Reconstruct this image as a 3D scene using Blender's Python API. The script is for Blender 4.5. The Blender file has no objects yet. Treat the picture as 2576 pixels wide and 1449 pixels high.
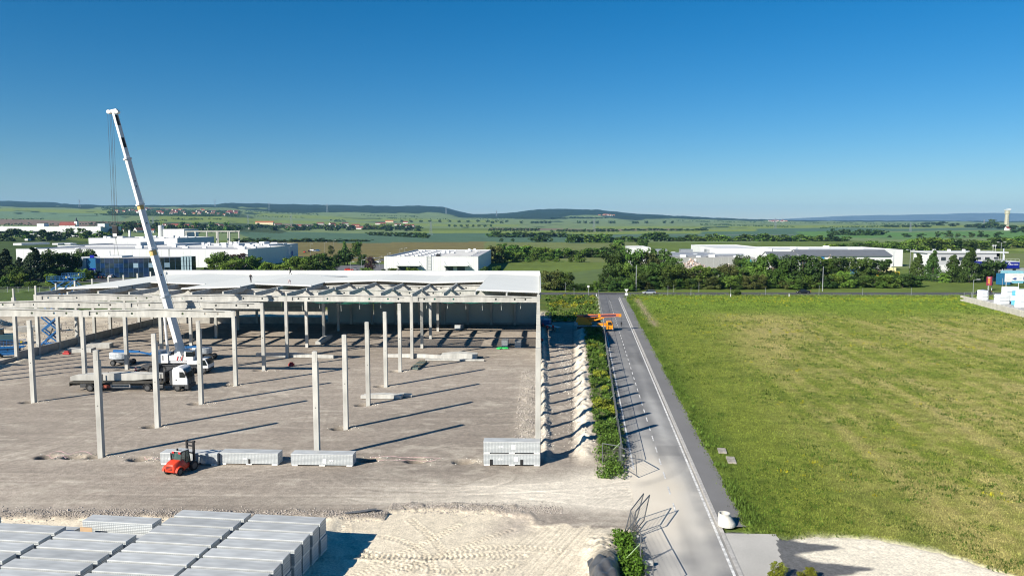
import bpy, bmesh, math, random
import numpy as np
from mathutils import Vector, Matrix
random.seed(7); RNG = np.random.default_rng(11)
S = bpy.context.scene
COL = S.collection
R = math.radians

# ------------------------------------------------------------------ camera
# world: X along the hall's beams (to the right), Y along its depth, Z up; the drone hovers 23 m above the origin
CAM_H = 23.0; FOC = 1880.0; IW = 2576.0; IH = 1449.0
PITCH = math.atan(159.5 / FOC); YAW = math.atan(67 * math.cos(PITCH) / FOC)
cam_d = bpy.data.cameras.new('camera'); cam = bpy.data.objects.new('camera', cam_d); COL.objects.link(cam)
cam.location = (0, 0, CAM_H); cam.rotation_euler = (math.pi / 2 - PITCH, 0, YAW)
cam_d.sensor_fit = 'HORIZONTAL'; cam_d.sensor_width = 36.0; cam_d.lens = 36.0 * FOC / IW
cam_d.clip_start = 0.5; cam_d.clip_end = 60000
S.camera = cam

# ------------------------------------------------------------------ sky, sun, exposure
SUN_EL = R(30.0); SUN_DIR = Vector((-0.7071 * math.cos(SUN_EL), -0.7071 * math.cos(SUN_EL), math.sin(SUN_EL)))
w = bpy.data.worlds.new('World'); S.world = w; w.use_nodes = True
nt = w.node_tree; nt.nodes.clear()
sky = nt.nodes.new('ShaderNodeTexSky'); sky.sky_type = 'NISHITA'; sky.sun_disc = False
sky.sun_elevation = SUN_EL; sky.sun_rotation = math.atan2(SUN_DIR.x, SUN_DIR.y)
sky.altitude = 900; sky.air_density = 1.15; sky.dust_density = 0.0; sky.ozone_density = 7.0
bg = nt.nodes.new('ShaderNodeBackground'); bg.inputs[1].default_value = 0.060
out = nt.nodes.new('ShaderNodeOutputWorld')
grade = nt.nodes.new('ShaderNodeHueSaturation'); grade.inputs['Hue'].default_value = 0.497; grade.inputs['Saturation'].default_value = 1.30; grade.inputs['Value'].default_value = 0.93
nt.links.new(sky.outputs[0], grade.inputs['Color']); nt.links.new(grade.outputs[0], bg.inputs[0]); nt.links.new(bg.outputs[0], out.inputs[0])
sd = bpy.data.lights.new('sun', 'SUN'); sd.energy = 5.0; sd.angle = R(0.53); sd.color = (1.0, 0.94, 0.84)
sun = bpy.data.objects.new('sun', sd); COL.objects.link(sun); sun.location = SUN_DIR * 300
sun.rotation_euler = SUN_DIR.to_track_quat('Z', 'Y').to_euler()
S.view_settings.view_transform = 'Standard'; S.view_settings.look = 'None'
S.view_settings.exposure = 0.72; S.view_settings.gamma = 1.0; S.view_settings.use_curve_mapping = False
S.cycles.max_bounces = 6; S.cycles.diffuse_bounces = 1; S.cycles.transparent_max_bounces = 12
S.cycles.volume_bounces = 0; S.cycles.use_denoising = True
S.cycles.filter_width = 1.1

# ------------------------------------------------------------------ surveying helpers (sight line -> point in the place)
_f = np.array([-math.sin(YAW) * math.cos(PITCH), math.cos(YAW) * math.cos(PITCH), -math.sin(PITCH)])
_r = np.array([math.cos(YAW), math.sin(YAW), 0.0]); _u = np.cross(_r, _f)
def ray(x, y): return _f + _r * (x - IW / 2) / FOC + _u * (IH / 2 - y) / FOC
def G(x, y, z=0.0):
    d = ray(x, y); t = (z - CAM_H) / d[2]; return Vector((d[0] * t, d[1] * t, z))
def ZP(x, y, Y):
    d = ray(x, y); t = Y / d[1]; return Vector((d[0] * t, Y, CAM_H + d[2] * t))

# ------------------------------------------------------------------ value noise
def _lat(seed, n=256): return np.random.default_rng(seed).random((n, n))
_L = [_lat(s) for s in range(40, 46)]
def vnoise(x, y, s=1.0, k=0):
    x = np.asarray(x, float) / s + 37.3 * (k + 1); y = np.asarray(y, float) / s + 11.7 * (k + 1)
    L = _L[k % 6]; n = L.shape[0]
    i = np.floor(x).astype(int); j = np.floor(y).astype(int); fx = x - i; fy = y - j
    fx = fx * fx * (3 - 2 * fx); fy = fy * fy * (3 - 2 * fy)
    a = L[i % n, j % n]; b = L[(i + 1) % n, j % n]; c = L[i % n, (j + 1) % n]; d = L[(i + 1) % n, (j + 1) % n]
    return (a * (1 - fx) + b * fx) * (1 - fy) + (c * (1 - fx) + d * fx) * fy
def fbm(x, y, s=1.0, o=4, k=0):
    t = 0; a = 0.5; n = 0
    for q in range(o): t = t + a * vnoise(x, y, s / 2 ** q, k + q); n += a; a *= 0.5
    return t / n
def sstep(a, b, x):
    t = np.clip((np.asarray(x, float) - a) / (b - a), 0, 1); return t * t * (3 - 2 * t)

# ------------------------------------------------------------------ materials
MATS = {}
def mat(name, col, rough=0.6, metal=0.0, var=0.12, scale=2.0, bump=0.0, bscale=20.0, spec=0.4, rnd=0.0, coords='Object', stretch=None, alpha=None, detail=5):
    if name in MATS: return MATS[name]
    m = bpy.data.materials.new(name); m.use_nodes = True; t = m.node_tree; N = t.nodes; Lk = t.links
    p = N['Principled BSDF']; p.inputs['Roughness'].default_value = rough; p.inputs['Metallic'].default_value = metal
    p.inputs['Specular IOR Level'].default_value = spec
    tc = N.new('ShaderNodeTexCoord'); src = tc.outputs[coords]
    if stretch:
        mp = N.new('ShaderNodeMapping'); mp.inputs['Scale'].default_value = stretch; Lk.new(src, mp.inputs[0]); src = mp.outputs[0]
    no = N.new('ShaderNodeTexNoise'); no.inputs['Scale'].default_value = scale; no.inputs['Detail'].default_value = detail
    Lk.new(src, no.inputs['Vector'])
    rp = N.new('ShaderNodeValToRGB'); e = rp.color_ramp.elements
    e[0].position = 0.3; e[1].position = 0.7
    e[0].color = [c * (1 - var) for c in col] + [1]; e[1].color = [min(1, c * (1 + var)) for c in col] + [1]
    Lk.new(no.outputs[0], rp.inputs[0]); o = rp.outputs[0]
    if rnd:
        oi = N.new('ShaderNodeObjectInfo'); hs = N.new('ShaderNodeHueSaturation')
        mr = N.new('ShaderNodeMapRange'); mr.inputs[3].default_value = 1 - rnd; mr.inputs[4].default_value = 1 + rnd
        Lk.new(oi.outputs['Random'], mr.inputs[0]); Lk.new(mr.outputs[0], hs.inputs['Value'])
        mh = N.new('ShaderNodeMath'); mh.operation = 'MULTIPLY_ADD'; mh.inputs[1].default_value = 7.31; mh.inputs[2].default_value = 0
        fr = N.new('ShaderNodeMath'); fr.operation = 'FRACT'; mr2 = N.new('ShaderNodeMapRange')
        mr2.inputs[3].default_value = 0.5 - rnd * 0.06; mr2.inputs[4].default_value = 0.5 + rnd * 0.06
        Lk.new(oi.outputs['Random'], mh.inputs[0]); Lk.new(mh.outputs[0], fr.inputs[0]); Lk.new(fr.outputs[0], mr2.inputs[0]); Lk.new(mr2.outputs[0], hs.inputs['Hue'])
        Lk.new(o, hs.inputs['Color']); o = hs.outputs[0]
    Lk.new(o, p.inputs['Base Color'])
    if bump:
        n2 = N.new('ShaderNodeTexNoise'); n2.inputs['Scale'].default_value = bscale; n2.inputs['Detail'].default_value = 4
        Lk.new(src, n2.inputs['Vector']); bm = N.new('ShaderNodeBump'); bm.inputs['Strength'].default_value = bump
        bm.inputs['Distance'].default_value = 0.05; Lk.new(n2.outputs[0], bm.inputs['Height']); Lk.new(bm.outputs[0], p.inputs['Normal'])
    if alpha is not None: p.inputs['Alpha'].default_value = alpha
    MATS[name] = m; return m

def attr_mat(name, attr='col', scale=6.0, amp=0.25, fine=40.0, famp=0.2, rough=0.95, bump=0.5, bdist=0.06, stretch=None):
    """base colour from a colour attribute laid on the ground, broken up by two scales of grain"""
    m = bpy.data.materials.new(name); m.use_nodes = True; t = m.node_tree; N = t.nodes; Lk = t.links
    p = N['Principled BSDF']; p.inputs['Roughness'].default_value = rough; p.inputs['Specular IOR Level'].default_value = 0.15
    at = N.new('ShaderNodeAttribute'); at.attribute_name = attr
    tc = N.new('ShaderNodeTexCoord'); src = tc.outputs['Object']
    if stretch:
        mp = N.new('ShaderNodeMapping'); mp.inputs['Scale'].default_value = stretch; Lk.new(src, mp.inputs[0]); src = mp.outputs[0]
    def nz(s, a, o):
        no = N.new('ShaderNodeTexNoise'); no.inputs['Scale'].default_value = s; no.inputs['Detail'].default_value = 6; no.inputs['Roughness'].default_value = 0.65
        Lk.new(src, no.inputs['Vector'])
        mr = N.new('ShaderNodeMapRange'); mr.inputs[1].default_value = 0.3; mr.inputs[2].default_value = 0.7
        mr.inputs[3].default_value = 1 - a; mr.inputs[4].default_value = 1 + a; Lk.new(no.outputs[0], mr.inputs[0])
        mx = N.new('ShaderNodeMix'); mx.data_type = 'RGBA'; mx.blend_type = 'MULTIPLY'; mx.inputs[0].default_value = 1
        Lk.new(o, mx.inputs[6]); Lk.new(mr.outputs[0], mx.inputs[7]); return mx.outputs[2], no.outputs[0]
    o, _ = nz(scale, amp, at.outputs['Color']); o, h = nz(fine, famp, o); o, _ = nz(fine * .3, famp * .6, o)
    Lk.new(o, p.inputs['Base Color'])
    bm = N.new('ShaderNodeBump'); bm.inputs['Strength'].default_value = bump; bm.inputs['Distance'].default_value = bdist
    Lk.new(h, bm.inputs['Height']); Lk.new(bm.outputs[0], p.inputs['Normal'])
    MATS[name] = m; return m

# ------------------------------------------------------------------ mesh builder
class MB:
    def __init__(s): s.v = []; s.f = []; s.m = []; s.mi = 0; s.T = None
    def at(s, loc=(0, 0, 0), rz=0, rx=0, ry=0):
        s.T = Matrix.Translation(loc) @ Matrix.Rotation(rz, 4, 'Z') @ Matrix.Rotation(ry, 4, 'Y') @ Matrix.Rotation(rx, 4, 'X'); return s
    def off(s): s.T = None; return s
    def add(s, vs, fs):
        n = len(s.v)
        for p in vs:
            p = Vector(p)
            s.v.append(s.T @ p if s.T is not None else p)
        for f in fs: s.f.append([n + i for i in f]); s.m.append(s.mi)
        return s
    def box(s, x0, x1, y0, y1, z0, z1):
        return s.add([(x0, y0, z0), (x1, y0, z0), (x1, y1, z0), (x0, y1, z0), (x0, y0, z1), (x1, y0, z1), (x1, y1, z1), (x0, y1, z1)],
                     [(0, 3, 2, 1), (4, 5, 6, 7), (0, 1, 5, 4), (1, 2, 6, 5), (2, 3, 7, 6), (3, 0, 4, 7)])
    def loft(s, rings, cap=True):
        n = len(rings[0]); vs = [p for r_ in rings for p in r_]; fs = []
        for k in range(len(rings) - 1):
            for i in range(n):
                j = (i + 1) % n; fs.append((k * n + i, k * n + j, (k + 1) * n + j, (k + 1) * n + i))
        if cap: fs.append(tuple(range(n))[::-1]); fs.append(tuple((len(rings) - 1) * n + i for i in range(n)))
        return s.add(vs, fs)
    def prism(s, pts, a, b, ax='y'):
        mk = {'y': lambda p, q: (p[0], q, p[1]), 'x': lambda p, q: (q, p[0], p[1]), 'z': lambda p, q: (p[0], p[1], q)}[ax]
        return s.loft([[mk(p, a) for p in pts], [mk(p, b) for p in pts]])
    def cyl(s, p, q, r0, r1=None, n=8):
        r1 = r0 if r1 is None else r1; p = Vector(p); q = Vector(q); d = (q - p).normalized()
        a = d.orthogonal().normalized(); b = d.cross(a)
        rg = lambda c, r_: [c + (a * math.cos(6.28318 * i / n) + b * math.sin(6.28318 * i / n)) * r_ for i in range(n)]
        return s.loft([rg(p, r0), rg(q, r1)])
    def bar(s, p, q, w_, h_=None):
        h_ = w_ if h_ is None else h_; p = Vector(p); q = Vector(q); d = (q - p).normalized()
        up = Vector((0, 0, 1)) if abs(d.z) < 0.95 else Vector((0, 1, 0))
        a = d.cross(up).normalized(); b = a.cross(d)
        rg = lambda c: [c + a * (sx * w_ / 2) + b * (sy * h_ / 2) for sx, sy in ((-1, -1), (1, -1), (1, 1), (-1, 1))]
        return s.loft([rg(p), rg(q)])
    def quad(s, a, b, c, d): return s.add([a, b, c, d], [(0, 1, 2, 3)])
    def mesh(s, name):
        me = bpy.data.meshes.new(name); me.from_pydata([tuple(p) for p in s.v], [], s.f); me.update()
        bm = bmesh.new(); bm.from_mesh(me); bmesh.ops.recalc_face_normals(bm, faces=bm.faces); bm.to_mesh(me); bm.free()
        return me
    def build(s, name, m, parent=None, bev=0.0, smooth=False):
        me = s.mesh(name)
        ms = m if isinstance(m, (list, tuple)) else [m]
        for q in ms: me.materials.append(q)
        if len(ms) > 1: me.polygons.foreach_set('material_index', s.m)
        if smooth: me.polygons.foreach_set('use_smooth', [True] * len(me.polygons))
        o = bpy.data.objects.new(name, me); COL.objects.link(o)
        if parent: o.parent = parent
        if bev:
            b = o.modifiers.new('bevel', 'BEVEL'); b.width = bev; b.segments = 2; b.limit_method = 'ANGLE'; b.angle_limit = R(35)
        return o
def tag(o, label=None, cat=None, group=None, kind=None):
    if label: o['label'] = label
    if cat: o['category'] = cat
    if group: o['group'] = group
    if kind: o['kind'] = kind
    return o
def thing(name, label, cat, loc=(0, 0, 0), rz=0.0, group=None):
    o = bpy.data.objects.new(name, None); COL.objects.link(o); o.location = loc; o.rotation_euler = (0, 0, rz)
    o.empty_display_size = 0.3
    return tag(o, label, cat, group)
def dup(root, loc=None, rz=None, scale=None, label=None, group=None):
    def cp(o, par):
        c = o.copy(); COL.objects.link(c)
        if par is not None: c.parent = par
        for ch in o.children: cp(ch, c)
        return c
    r_ = cp(root, None)
    if loc is not None: r_.location = loc
    if rz is not None: r_.rotation_euler = (0, 0, rz)
    if scale is not None: r_.scale = scale
    if label: r_['label'] = label
    if group: r_['group'] = group
    return r_
ORD = ['first', 'second', 'third', 'fourth', 'fifth', 'sixth', 'seventh', 'eighth', 'ninth', 'tenth', 'eleventh', 'twelfth', 'thirteenth', 'fourteenth', 'fifteenth', 'sixteenth', 'seventeenth', 'eighteenth', 'nineteenth', 'twentieth']
def od(i):
    if i < 20: return ORD[i]
    n = i + 1; return f"{n}{'th' if 10 < n % 100 < 14 else {1: 'st', 2: 'nd', 3: 'rd'}.get(n % 10, 'th')}"
def np_mesh(name, V, F, m, cols=None, smooth=False):
    """fast mesh from arrays; F is (n,3) or (n,4); cols (nv,3) colour attribute 'col'"""
    me = bpy.data.meshes.new(name); V = np.asarray(V, np.float32); F = np.asarray(F, np.int32); k = F.shape[1]
    me.vertices.add(len(V)); me.vertices.foreach_set('co', V.ravel())
    me.loops.add(F.size); me.loops.foreach_set('vertex_index', F.ravel())
    me.polygons.add(len(F)); me.polygons.foreach_set('loop_start', np.arange(0, F.size, k, dtype=np.int32))
    if smooth: me.polygons.foreach_set('use_smooth', np.ones(len(F), bool))
    me.update(calc_edges=True)
    if cols is not None:
        a = me.attributes.new('col', 'FLOAT_COLOR', 'POINT')
        a.data.foreach_set('color', np.hstack([np.asarray(cols, np.float32), np.ones((len(V), 1), np.float32)]).ravel())
    me.materials.append(m); o = bpy.data.objects.new(name, me); COL.objects.link(o); return o
def grid_faces(nx, ny):
    i, j = np.meshgrid(np.arange(nx - 1), np.arange(ny - 1), indexing='ij'); a = (i * ny + j).ravel()
    return np.stack([a, a + ny, a + ny + 1, a + 1], 1)
def sheet(name, xs, ys, zf, cf, m, smooth=True):
    X, Y = np.meshgrid(xs, ys, indexing='ij'); x = X.ravel(); y = Y.ravel()
    return tag(np_mesh(name, np.stack([x, y, zf(x, y)], 1), grid_faces(len(xs), len(ys)), m, cf(x, y), smooth), kind='structure')
def lerp(c0, c1, t): t = np.asarray(t)[:, None]; return np.asarray(c0) * (1 - t) + np.asarray(c1) * t
# ================================================================== TERRAIN
# far land: depression (23-z)/Y given per distance and per bearing u = X/Y, so the land lies flat to 600 m and then rises
_TY = np.array([230, 400, 600, 800, 1000, 1300, 1700, 2200, 3000, 4000, 5000, 6000, 7000, 7600, 9000.])
def ub(x): return (x - 1355.0) / FOC
_flat = CAM_H * FOC / _TY
_TX = np.array([-900, 0, 300, 560, 700, 1000, 1180, 1350, 1600, 1900, 2250, 2576, 3600.])
_TB = {  # rows from 600 m out, in thousandths-like pixel units
 'l': [72, 48, 29, 18, 6, -4, -24, -39, -45], 'l3': [72, 51, 34, 23, 10, 0, -22, -35, -43], 'l5': [72, 54, 42, 29, 16, 6, -16, -30, -41],
 'c7': [72, 54, 43, 32, 21, 11, -5, -20, -33], 'c10': [72, 54, 43.3, 33, 23.5, 15, 2, -12, -24], 'c12': [72, 54, 43.3, 33, 24, 16, 5, -6, -15],
 'c13': [72, 54, 43.3, 33, 24, 16, 6, -5, -14], 'c16': [72, 54, 43.3, 33, 24, 16, 7, -2, -9], 'r19': [72, 54, 43, 33, 23, 15, 6, -1, -6], 'r22': [72, 54, 42, 31, 21, 13, 4, -1, -4], 'r25': [72, 54, 40, 28, 18, 10, 2, -1, -3]}
_order = ['l', 'l', 'l3', 'l5', 'c7', 'c10', 'c12', 'c13', 'c16', 'r19', 'r22', 'r25', 'r25']
_crest_x = [-900, 0, 100, 170, 250, 530, 560, 700, 850, 960, 1060, 1110, 1135, 1160, 1190, 1260, 1330, 1355, 1500, 1550, 1600, 1700, 1800, 1900, 2000, 2576, 3600]
_crest_y = [-58, -59, -56, -50, -48, -48.5, -54, -51, -48, -46, -46.5, -44, -37, -30, -25, -26.5, -34, -38, -37, -31, -26, -21, -16, -12, -9, -7, -7]
_TABLE = []
for kx, key in zip(_TX, _order):
    cr = float(np.interp(kx, _crest_x, _crest_y)); a = _TB[key]
    _TABLE.append(np.array([_flat[0], _flat[1]] + a + [0, 0, 0, 0]))
_TABLE = np.array(_TABLE)
def depress(Y, u):
    Y = np.asarray(Y, float); px = np.asarray(u, float) * FOC + 1355
    px, Y = np.broadcast_arrays(px, Y)
    rows = np.stack([np.interp(px, _TX, _TABLE[:, k]) for k in range(11)], -1)
    cr = np.interp(px, _crest_x, _crest_y)
    full = np.concatenate([rows, (rows[..., 10] * 0.45 + cr * 0.55)[..., None], cr[..., None], (cr + 1.5)[..., None], (cr + 22)[..., None]], -1)
    inv = 1.0 / _TY; t = 1.0 / Y
    k = np.clip(np.searchsorted(-inv, -t) - 1, 0, len(_TY) - 2)
    a = np.take_along_axis(full, k[..., None], -1)[..., 0]; b = np.take_along_axis(full, (k + 1)[..., None], -1)[..., 0]
    wgt = np.clip((inv[k] - t) / (inv[k] - inv[k + 1]), 0, 1)
    return (a * (1 - wgt) + b * wgt) / FOC
def tz(X, Y):
    z = CAM_H - depress(Y, np.asarray(X) / np.asarray(Y)) * np.asarray(Y)
    return np.where(np.asarray(Y) < 600, 0.0, z)
_YS = 1.0 / np.linspace(1 / 240.0, 1 / 6900.0, 700)
def GT(x, y):
    """point of the far land on a sight line"""
    d = ray(x, y); u = d[0] / d[1]; q = -d[2] / d[1]
    g = depress(_YS, u); k = int(np.argmax(g <= q)) if (g <= q).any() else len(_YS) - 1
    Y = _YS[k]; return Vector((u * Y, Y, float(tz(u * Y, Y))))
# fields: (px0, px1, Y0, Y1, colour); later ones lie over earlier ones; px is the bearing as above
_OL = (.165, .140, .050); _GR = (.115, .158, .030); _BG = (.076, .136, .080); _LG = (.180, .230, .046); _BR = (.19, .135, .095); _PG = (.160, .212, .082); _WD = (.018, .034, .012)
FIELDS = [(-900, 3600, 230, 1000, _GR), (-900, 3600, 1000, 7000, _PG),
 (560, 1230, 470, 960, _OL), (1230, 1620, 480, 990, (.15, .175, .055)), (1620, 2300, 480, 900, _GR), (600, 1480, 960, 1760, _BG), (1480, 2200, 1250, 2100, _BG),
 (1040, 1760, 1760, 2150, _LG), (1040, 1300, 2150, 2500, _GR), (1230, 1700, 2300, 2600, _BR), (1700, 2300, 2100, 2500, _LG), (1500, 2600, 2700, 3300, _LG), (1400, 1900, 3400, 3800, _PG), (700, 1050, 2550, 2750, _BR),
 (700, 1300, 2900, 3300, _LG), (650, 1250, 3700, 4300, _LG), (900, 1500, 4500, 5200, _PG), (600, 1000, 2200, 2500, _GR), (380, 700, 2500, 3150, _LG), (280, 700, 1600, 2450, (.05, .075, .025)), (-900, 210, 1900, 2480, _BR), (210, 330, 2000, 2500, (.12, .085, .055)),
 (-900, 290, 2550, 3500, (.13, .20, .105)), (-900, 250, 3500, 4300, _LG), (250, 620, 3150, 4400, (.06, .09, .03)), (2000, 3600, 1200, 1900, (.10, .20, .05)), (2250, 2576, 700, 1000, _LG), (2150, 3600, 420, 640, (.15, .18, .06)), (1900, 3600, 2050, 2500, _BG), (1850, 2500, 2600, 3100, _LG),
 (2300, 3600, 3300, 4300, _PG), (-900, 640, 240, 900, (.055, .085, .02))]
def field_col(X, Y):
    u = X / Y; px = u * FOC + 1355; jit = (vnoise(px, np.log(Y) * 300, 60, 1) - 0.5) * 40; jy = 1 + (vnoise(px, Y * 0, 150, 2) - 0.5) * 0.12
    c = np.zeros((len(X), 3)); c[:] = _PG
    for a, b, y0, y1, q in FIELDS:
        k = (px + jit > a) & (px + jit < b) & (Y * jy > y0) & (Y * jy < y1); c[k] = q
    wl = np.interp(px, [-900, 180, 560, 1100, 1190, 1350, 1700, 2576], [4700, 4900, 5150, 5350, 5500, 5500, 5600, 5900])
    wn = (vnoise(px, np.log(Y) * 700, 70, 3) - 0.5) * 1300
    c[Y + wn > wl] = _WD
    # small woods and hedges on the far slopes
    hz = (vnoise(px, np.log(Y) * 900, 46, 4) > 0.86) & (Y > 2600) & (Y < 5000); c[hz] = (.03, .055, .018)
    return c * (0.94 + 0.12 * vnoise(px, np.log(Y) * 400, 12, 5))[:, None]
us = np.linspace(-1.05, 1.05, 520)
rows = np.concatenate([1.0 / np.linspace(1 / 236.0, 1 / 1000.0, 60)[:-1], np.geomspace(1000, 9000, 130)])
UU, YY = np.meshgrid(us, rows, indexing='ij'); tx = (UU * YY).ravel(); ty = YY.ravel()
tzv = tz(tx, ty); far = sstep(4800, 5600, ty)
tzv = tzv + far * (vnoise(tx, ty, 90, 2) - 0.5) * 16 * (ty < 8000)
M_TERR = attr_mat('far_land', scale=0.02, amp=0.12, fine=0.12, famp=0.16, bump=0.4, bdist=2.0)
terrain = tag(np_mesh('ground', np.stack([tx, ty, tzv], 1), grid_faces(len(us), len(rows)), M_TERR, field_col(tx, ty), True), kind='structure')
# the blue range on the far right
hx = np.linspace(1500, 3700, 160); hr = [-6, 4, 10, 4]
prof = np.interp(hx, [1500, 1850, 1950, 2050, 2120, 2200, 2300, 2380, 2440, 2520, 2576, 3000, 3700], [-2, -8, -13, -18, -21.5, -23, -24.5, -26.5, -28, -27, -25, -28, -22]) - 1.6 * (vnoise(hx, hx * 0, 30, 1) - 0.5)
hv = []
for k, (yy, fr) in enumerate([(13000, 0.15), (14500, 0.75), (15500, 1.0), (17000, 0.5)]):
    for a, b in zip(hx, prof): hv.append((ub(a) * yy, yy, CAM_H - b * fr / FOC * yy))
hv = np.array(hv); n_ = len(hx)
hf = np.array([(k * n_ + i, k * n_ + i + 1, (k + 1) * n_ + i + 1, (k + 1) * n_ + i) for k in range(3) for i in range(n_ - 1)])
M_HILL = mat('far_wooded_hill', (.10, .12, .11), 1.0, var=0.3, scale=0.004)
tag(np_mesh('hills', hv, hf, M_HILL, None, True), kind='structure')
# land between the fields and the blue range
pl = np_mesh('plain', [(ub(1000) * 8800, 8800, -45), (ub(3700) * 8800, 8800, -45), (ub(3700) * 14000, 14000, -20), (ub(1000) * 14000, 14000, -20)], [(0, 1, 2, 3)], mat('far_plain', (.07, .11, .05), 1.0, var=0.3, scale=0.003)); tag(pl, kind='structure')

# ================================================================== BUILDING SITE GROUND
FR = [71.2 + 11.05 * k for k in range(10)]; BX = [0.0, -21.7, -43.4, -65.5, -87.4]
GRAV = np.array((.318, .272, .222)); SAND = np.array((.71, .62, .47)); PALE = np.array((.68, .61, .495)); DARKG = np.array((.16, .145, .13))
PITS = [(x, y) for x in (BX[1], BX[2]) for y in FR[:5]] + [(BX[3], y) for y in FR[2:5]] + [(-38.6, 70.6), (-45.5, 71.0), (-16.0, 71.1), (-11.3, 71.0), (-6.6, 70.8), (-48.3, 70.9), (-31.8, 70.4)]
def road_l(Y): return 9.18 + .0605 * (Y - 71.6)
def road_r(Y): return 13.0 + .0652 * (Y - 47.8)
def polydist(x, y, pts):
    best = np.full(x.shape, 1e9); along = np.zeros(x.shape); acc = 0
    for (ax, ay), (bx_, by_) in zip(pts[:-1], pts[1:]):
        dx, dy = bx_ - ax, by_ - ay; L = math.hypot(dx, dy); t = np.clip(((x - ax) * dx + (y - ay) * dy) / L ** 2, 0, 1)
        d = np.hypot(x - ax - t * dx, y - ay - t * dy); k = d < best; best[k] = d[k]; along[k] = acc + t[k] * L; acc += L
    return best, along
def arc(cx, cy, r_, a0, a1, n=14): return [(cx + r_ * math.cos(R(a0 + (a1 - a0) * i / n)), cy + r_ * math.sin(R(a0 + (a1 - a0) * i / n))) for i in range(n + 1)]
TRACKS = [arc(-2, 44, 8, 150, 60), arc(-14, 47, 7, -60, 70), arc(-12, 41, 9, 120, 20), arc(-6, 57, 9, 190, 300), [(-12, 46), (-2, 55)], [(-10, 57), (-3, 45)], [(-13, 50), (-1, 50.5)], arc(-8, 62, 12, 230, 300), [(-9, 44), (0, 47)], [(-14, 44.5), (-6, 56)], [(-16, 47.5), (-4, 44.8)]]
DTRACK = [[(-3.5, 38), (-0.5, 48), (3, 56), (8, 63)], [(-1.5, 38), (1.2, 48), (4.4, 55), (9, 61)], [(-6, 38), (-2.4, 49), (2, 57.5), (7, 64.5)], [(1, 38), (3, 47), (6, 53), (10, 58)]]
LANES = [[(-60, 62.5), (-30, 62.0), (-8, 62.6), (2, 64.2), (9, 67.5)], [(-60, 59.8), (-25, 60.2), (-5, 61.2), (4, 62.6), (10, 64)], [(-60, 65.2), (-36, 64.6), (-18, 64.4), (-4, 63.0), (8, 60)], arc(-12, 70, 9, 200, 330), arc(-9, 71, 7.4, 215, 320), [(-30, 62), (-24, 74), (-27, 90), (-34, 100)], [(-55, 63), (-50, 76), (-48, 96)], arc(-30, 80, 14, 180, 300)]
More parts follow.
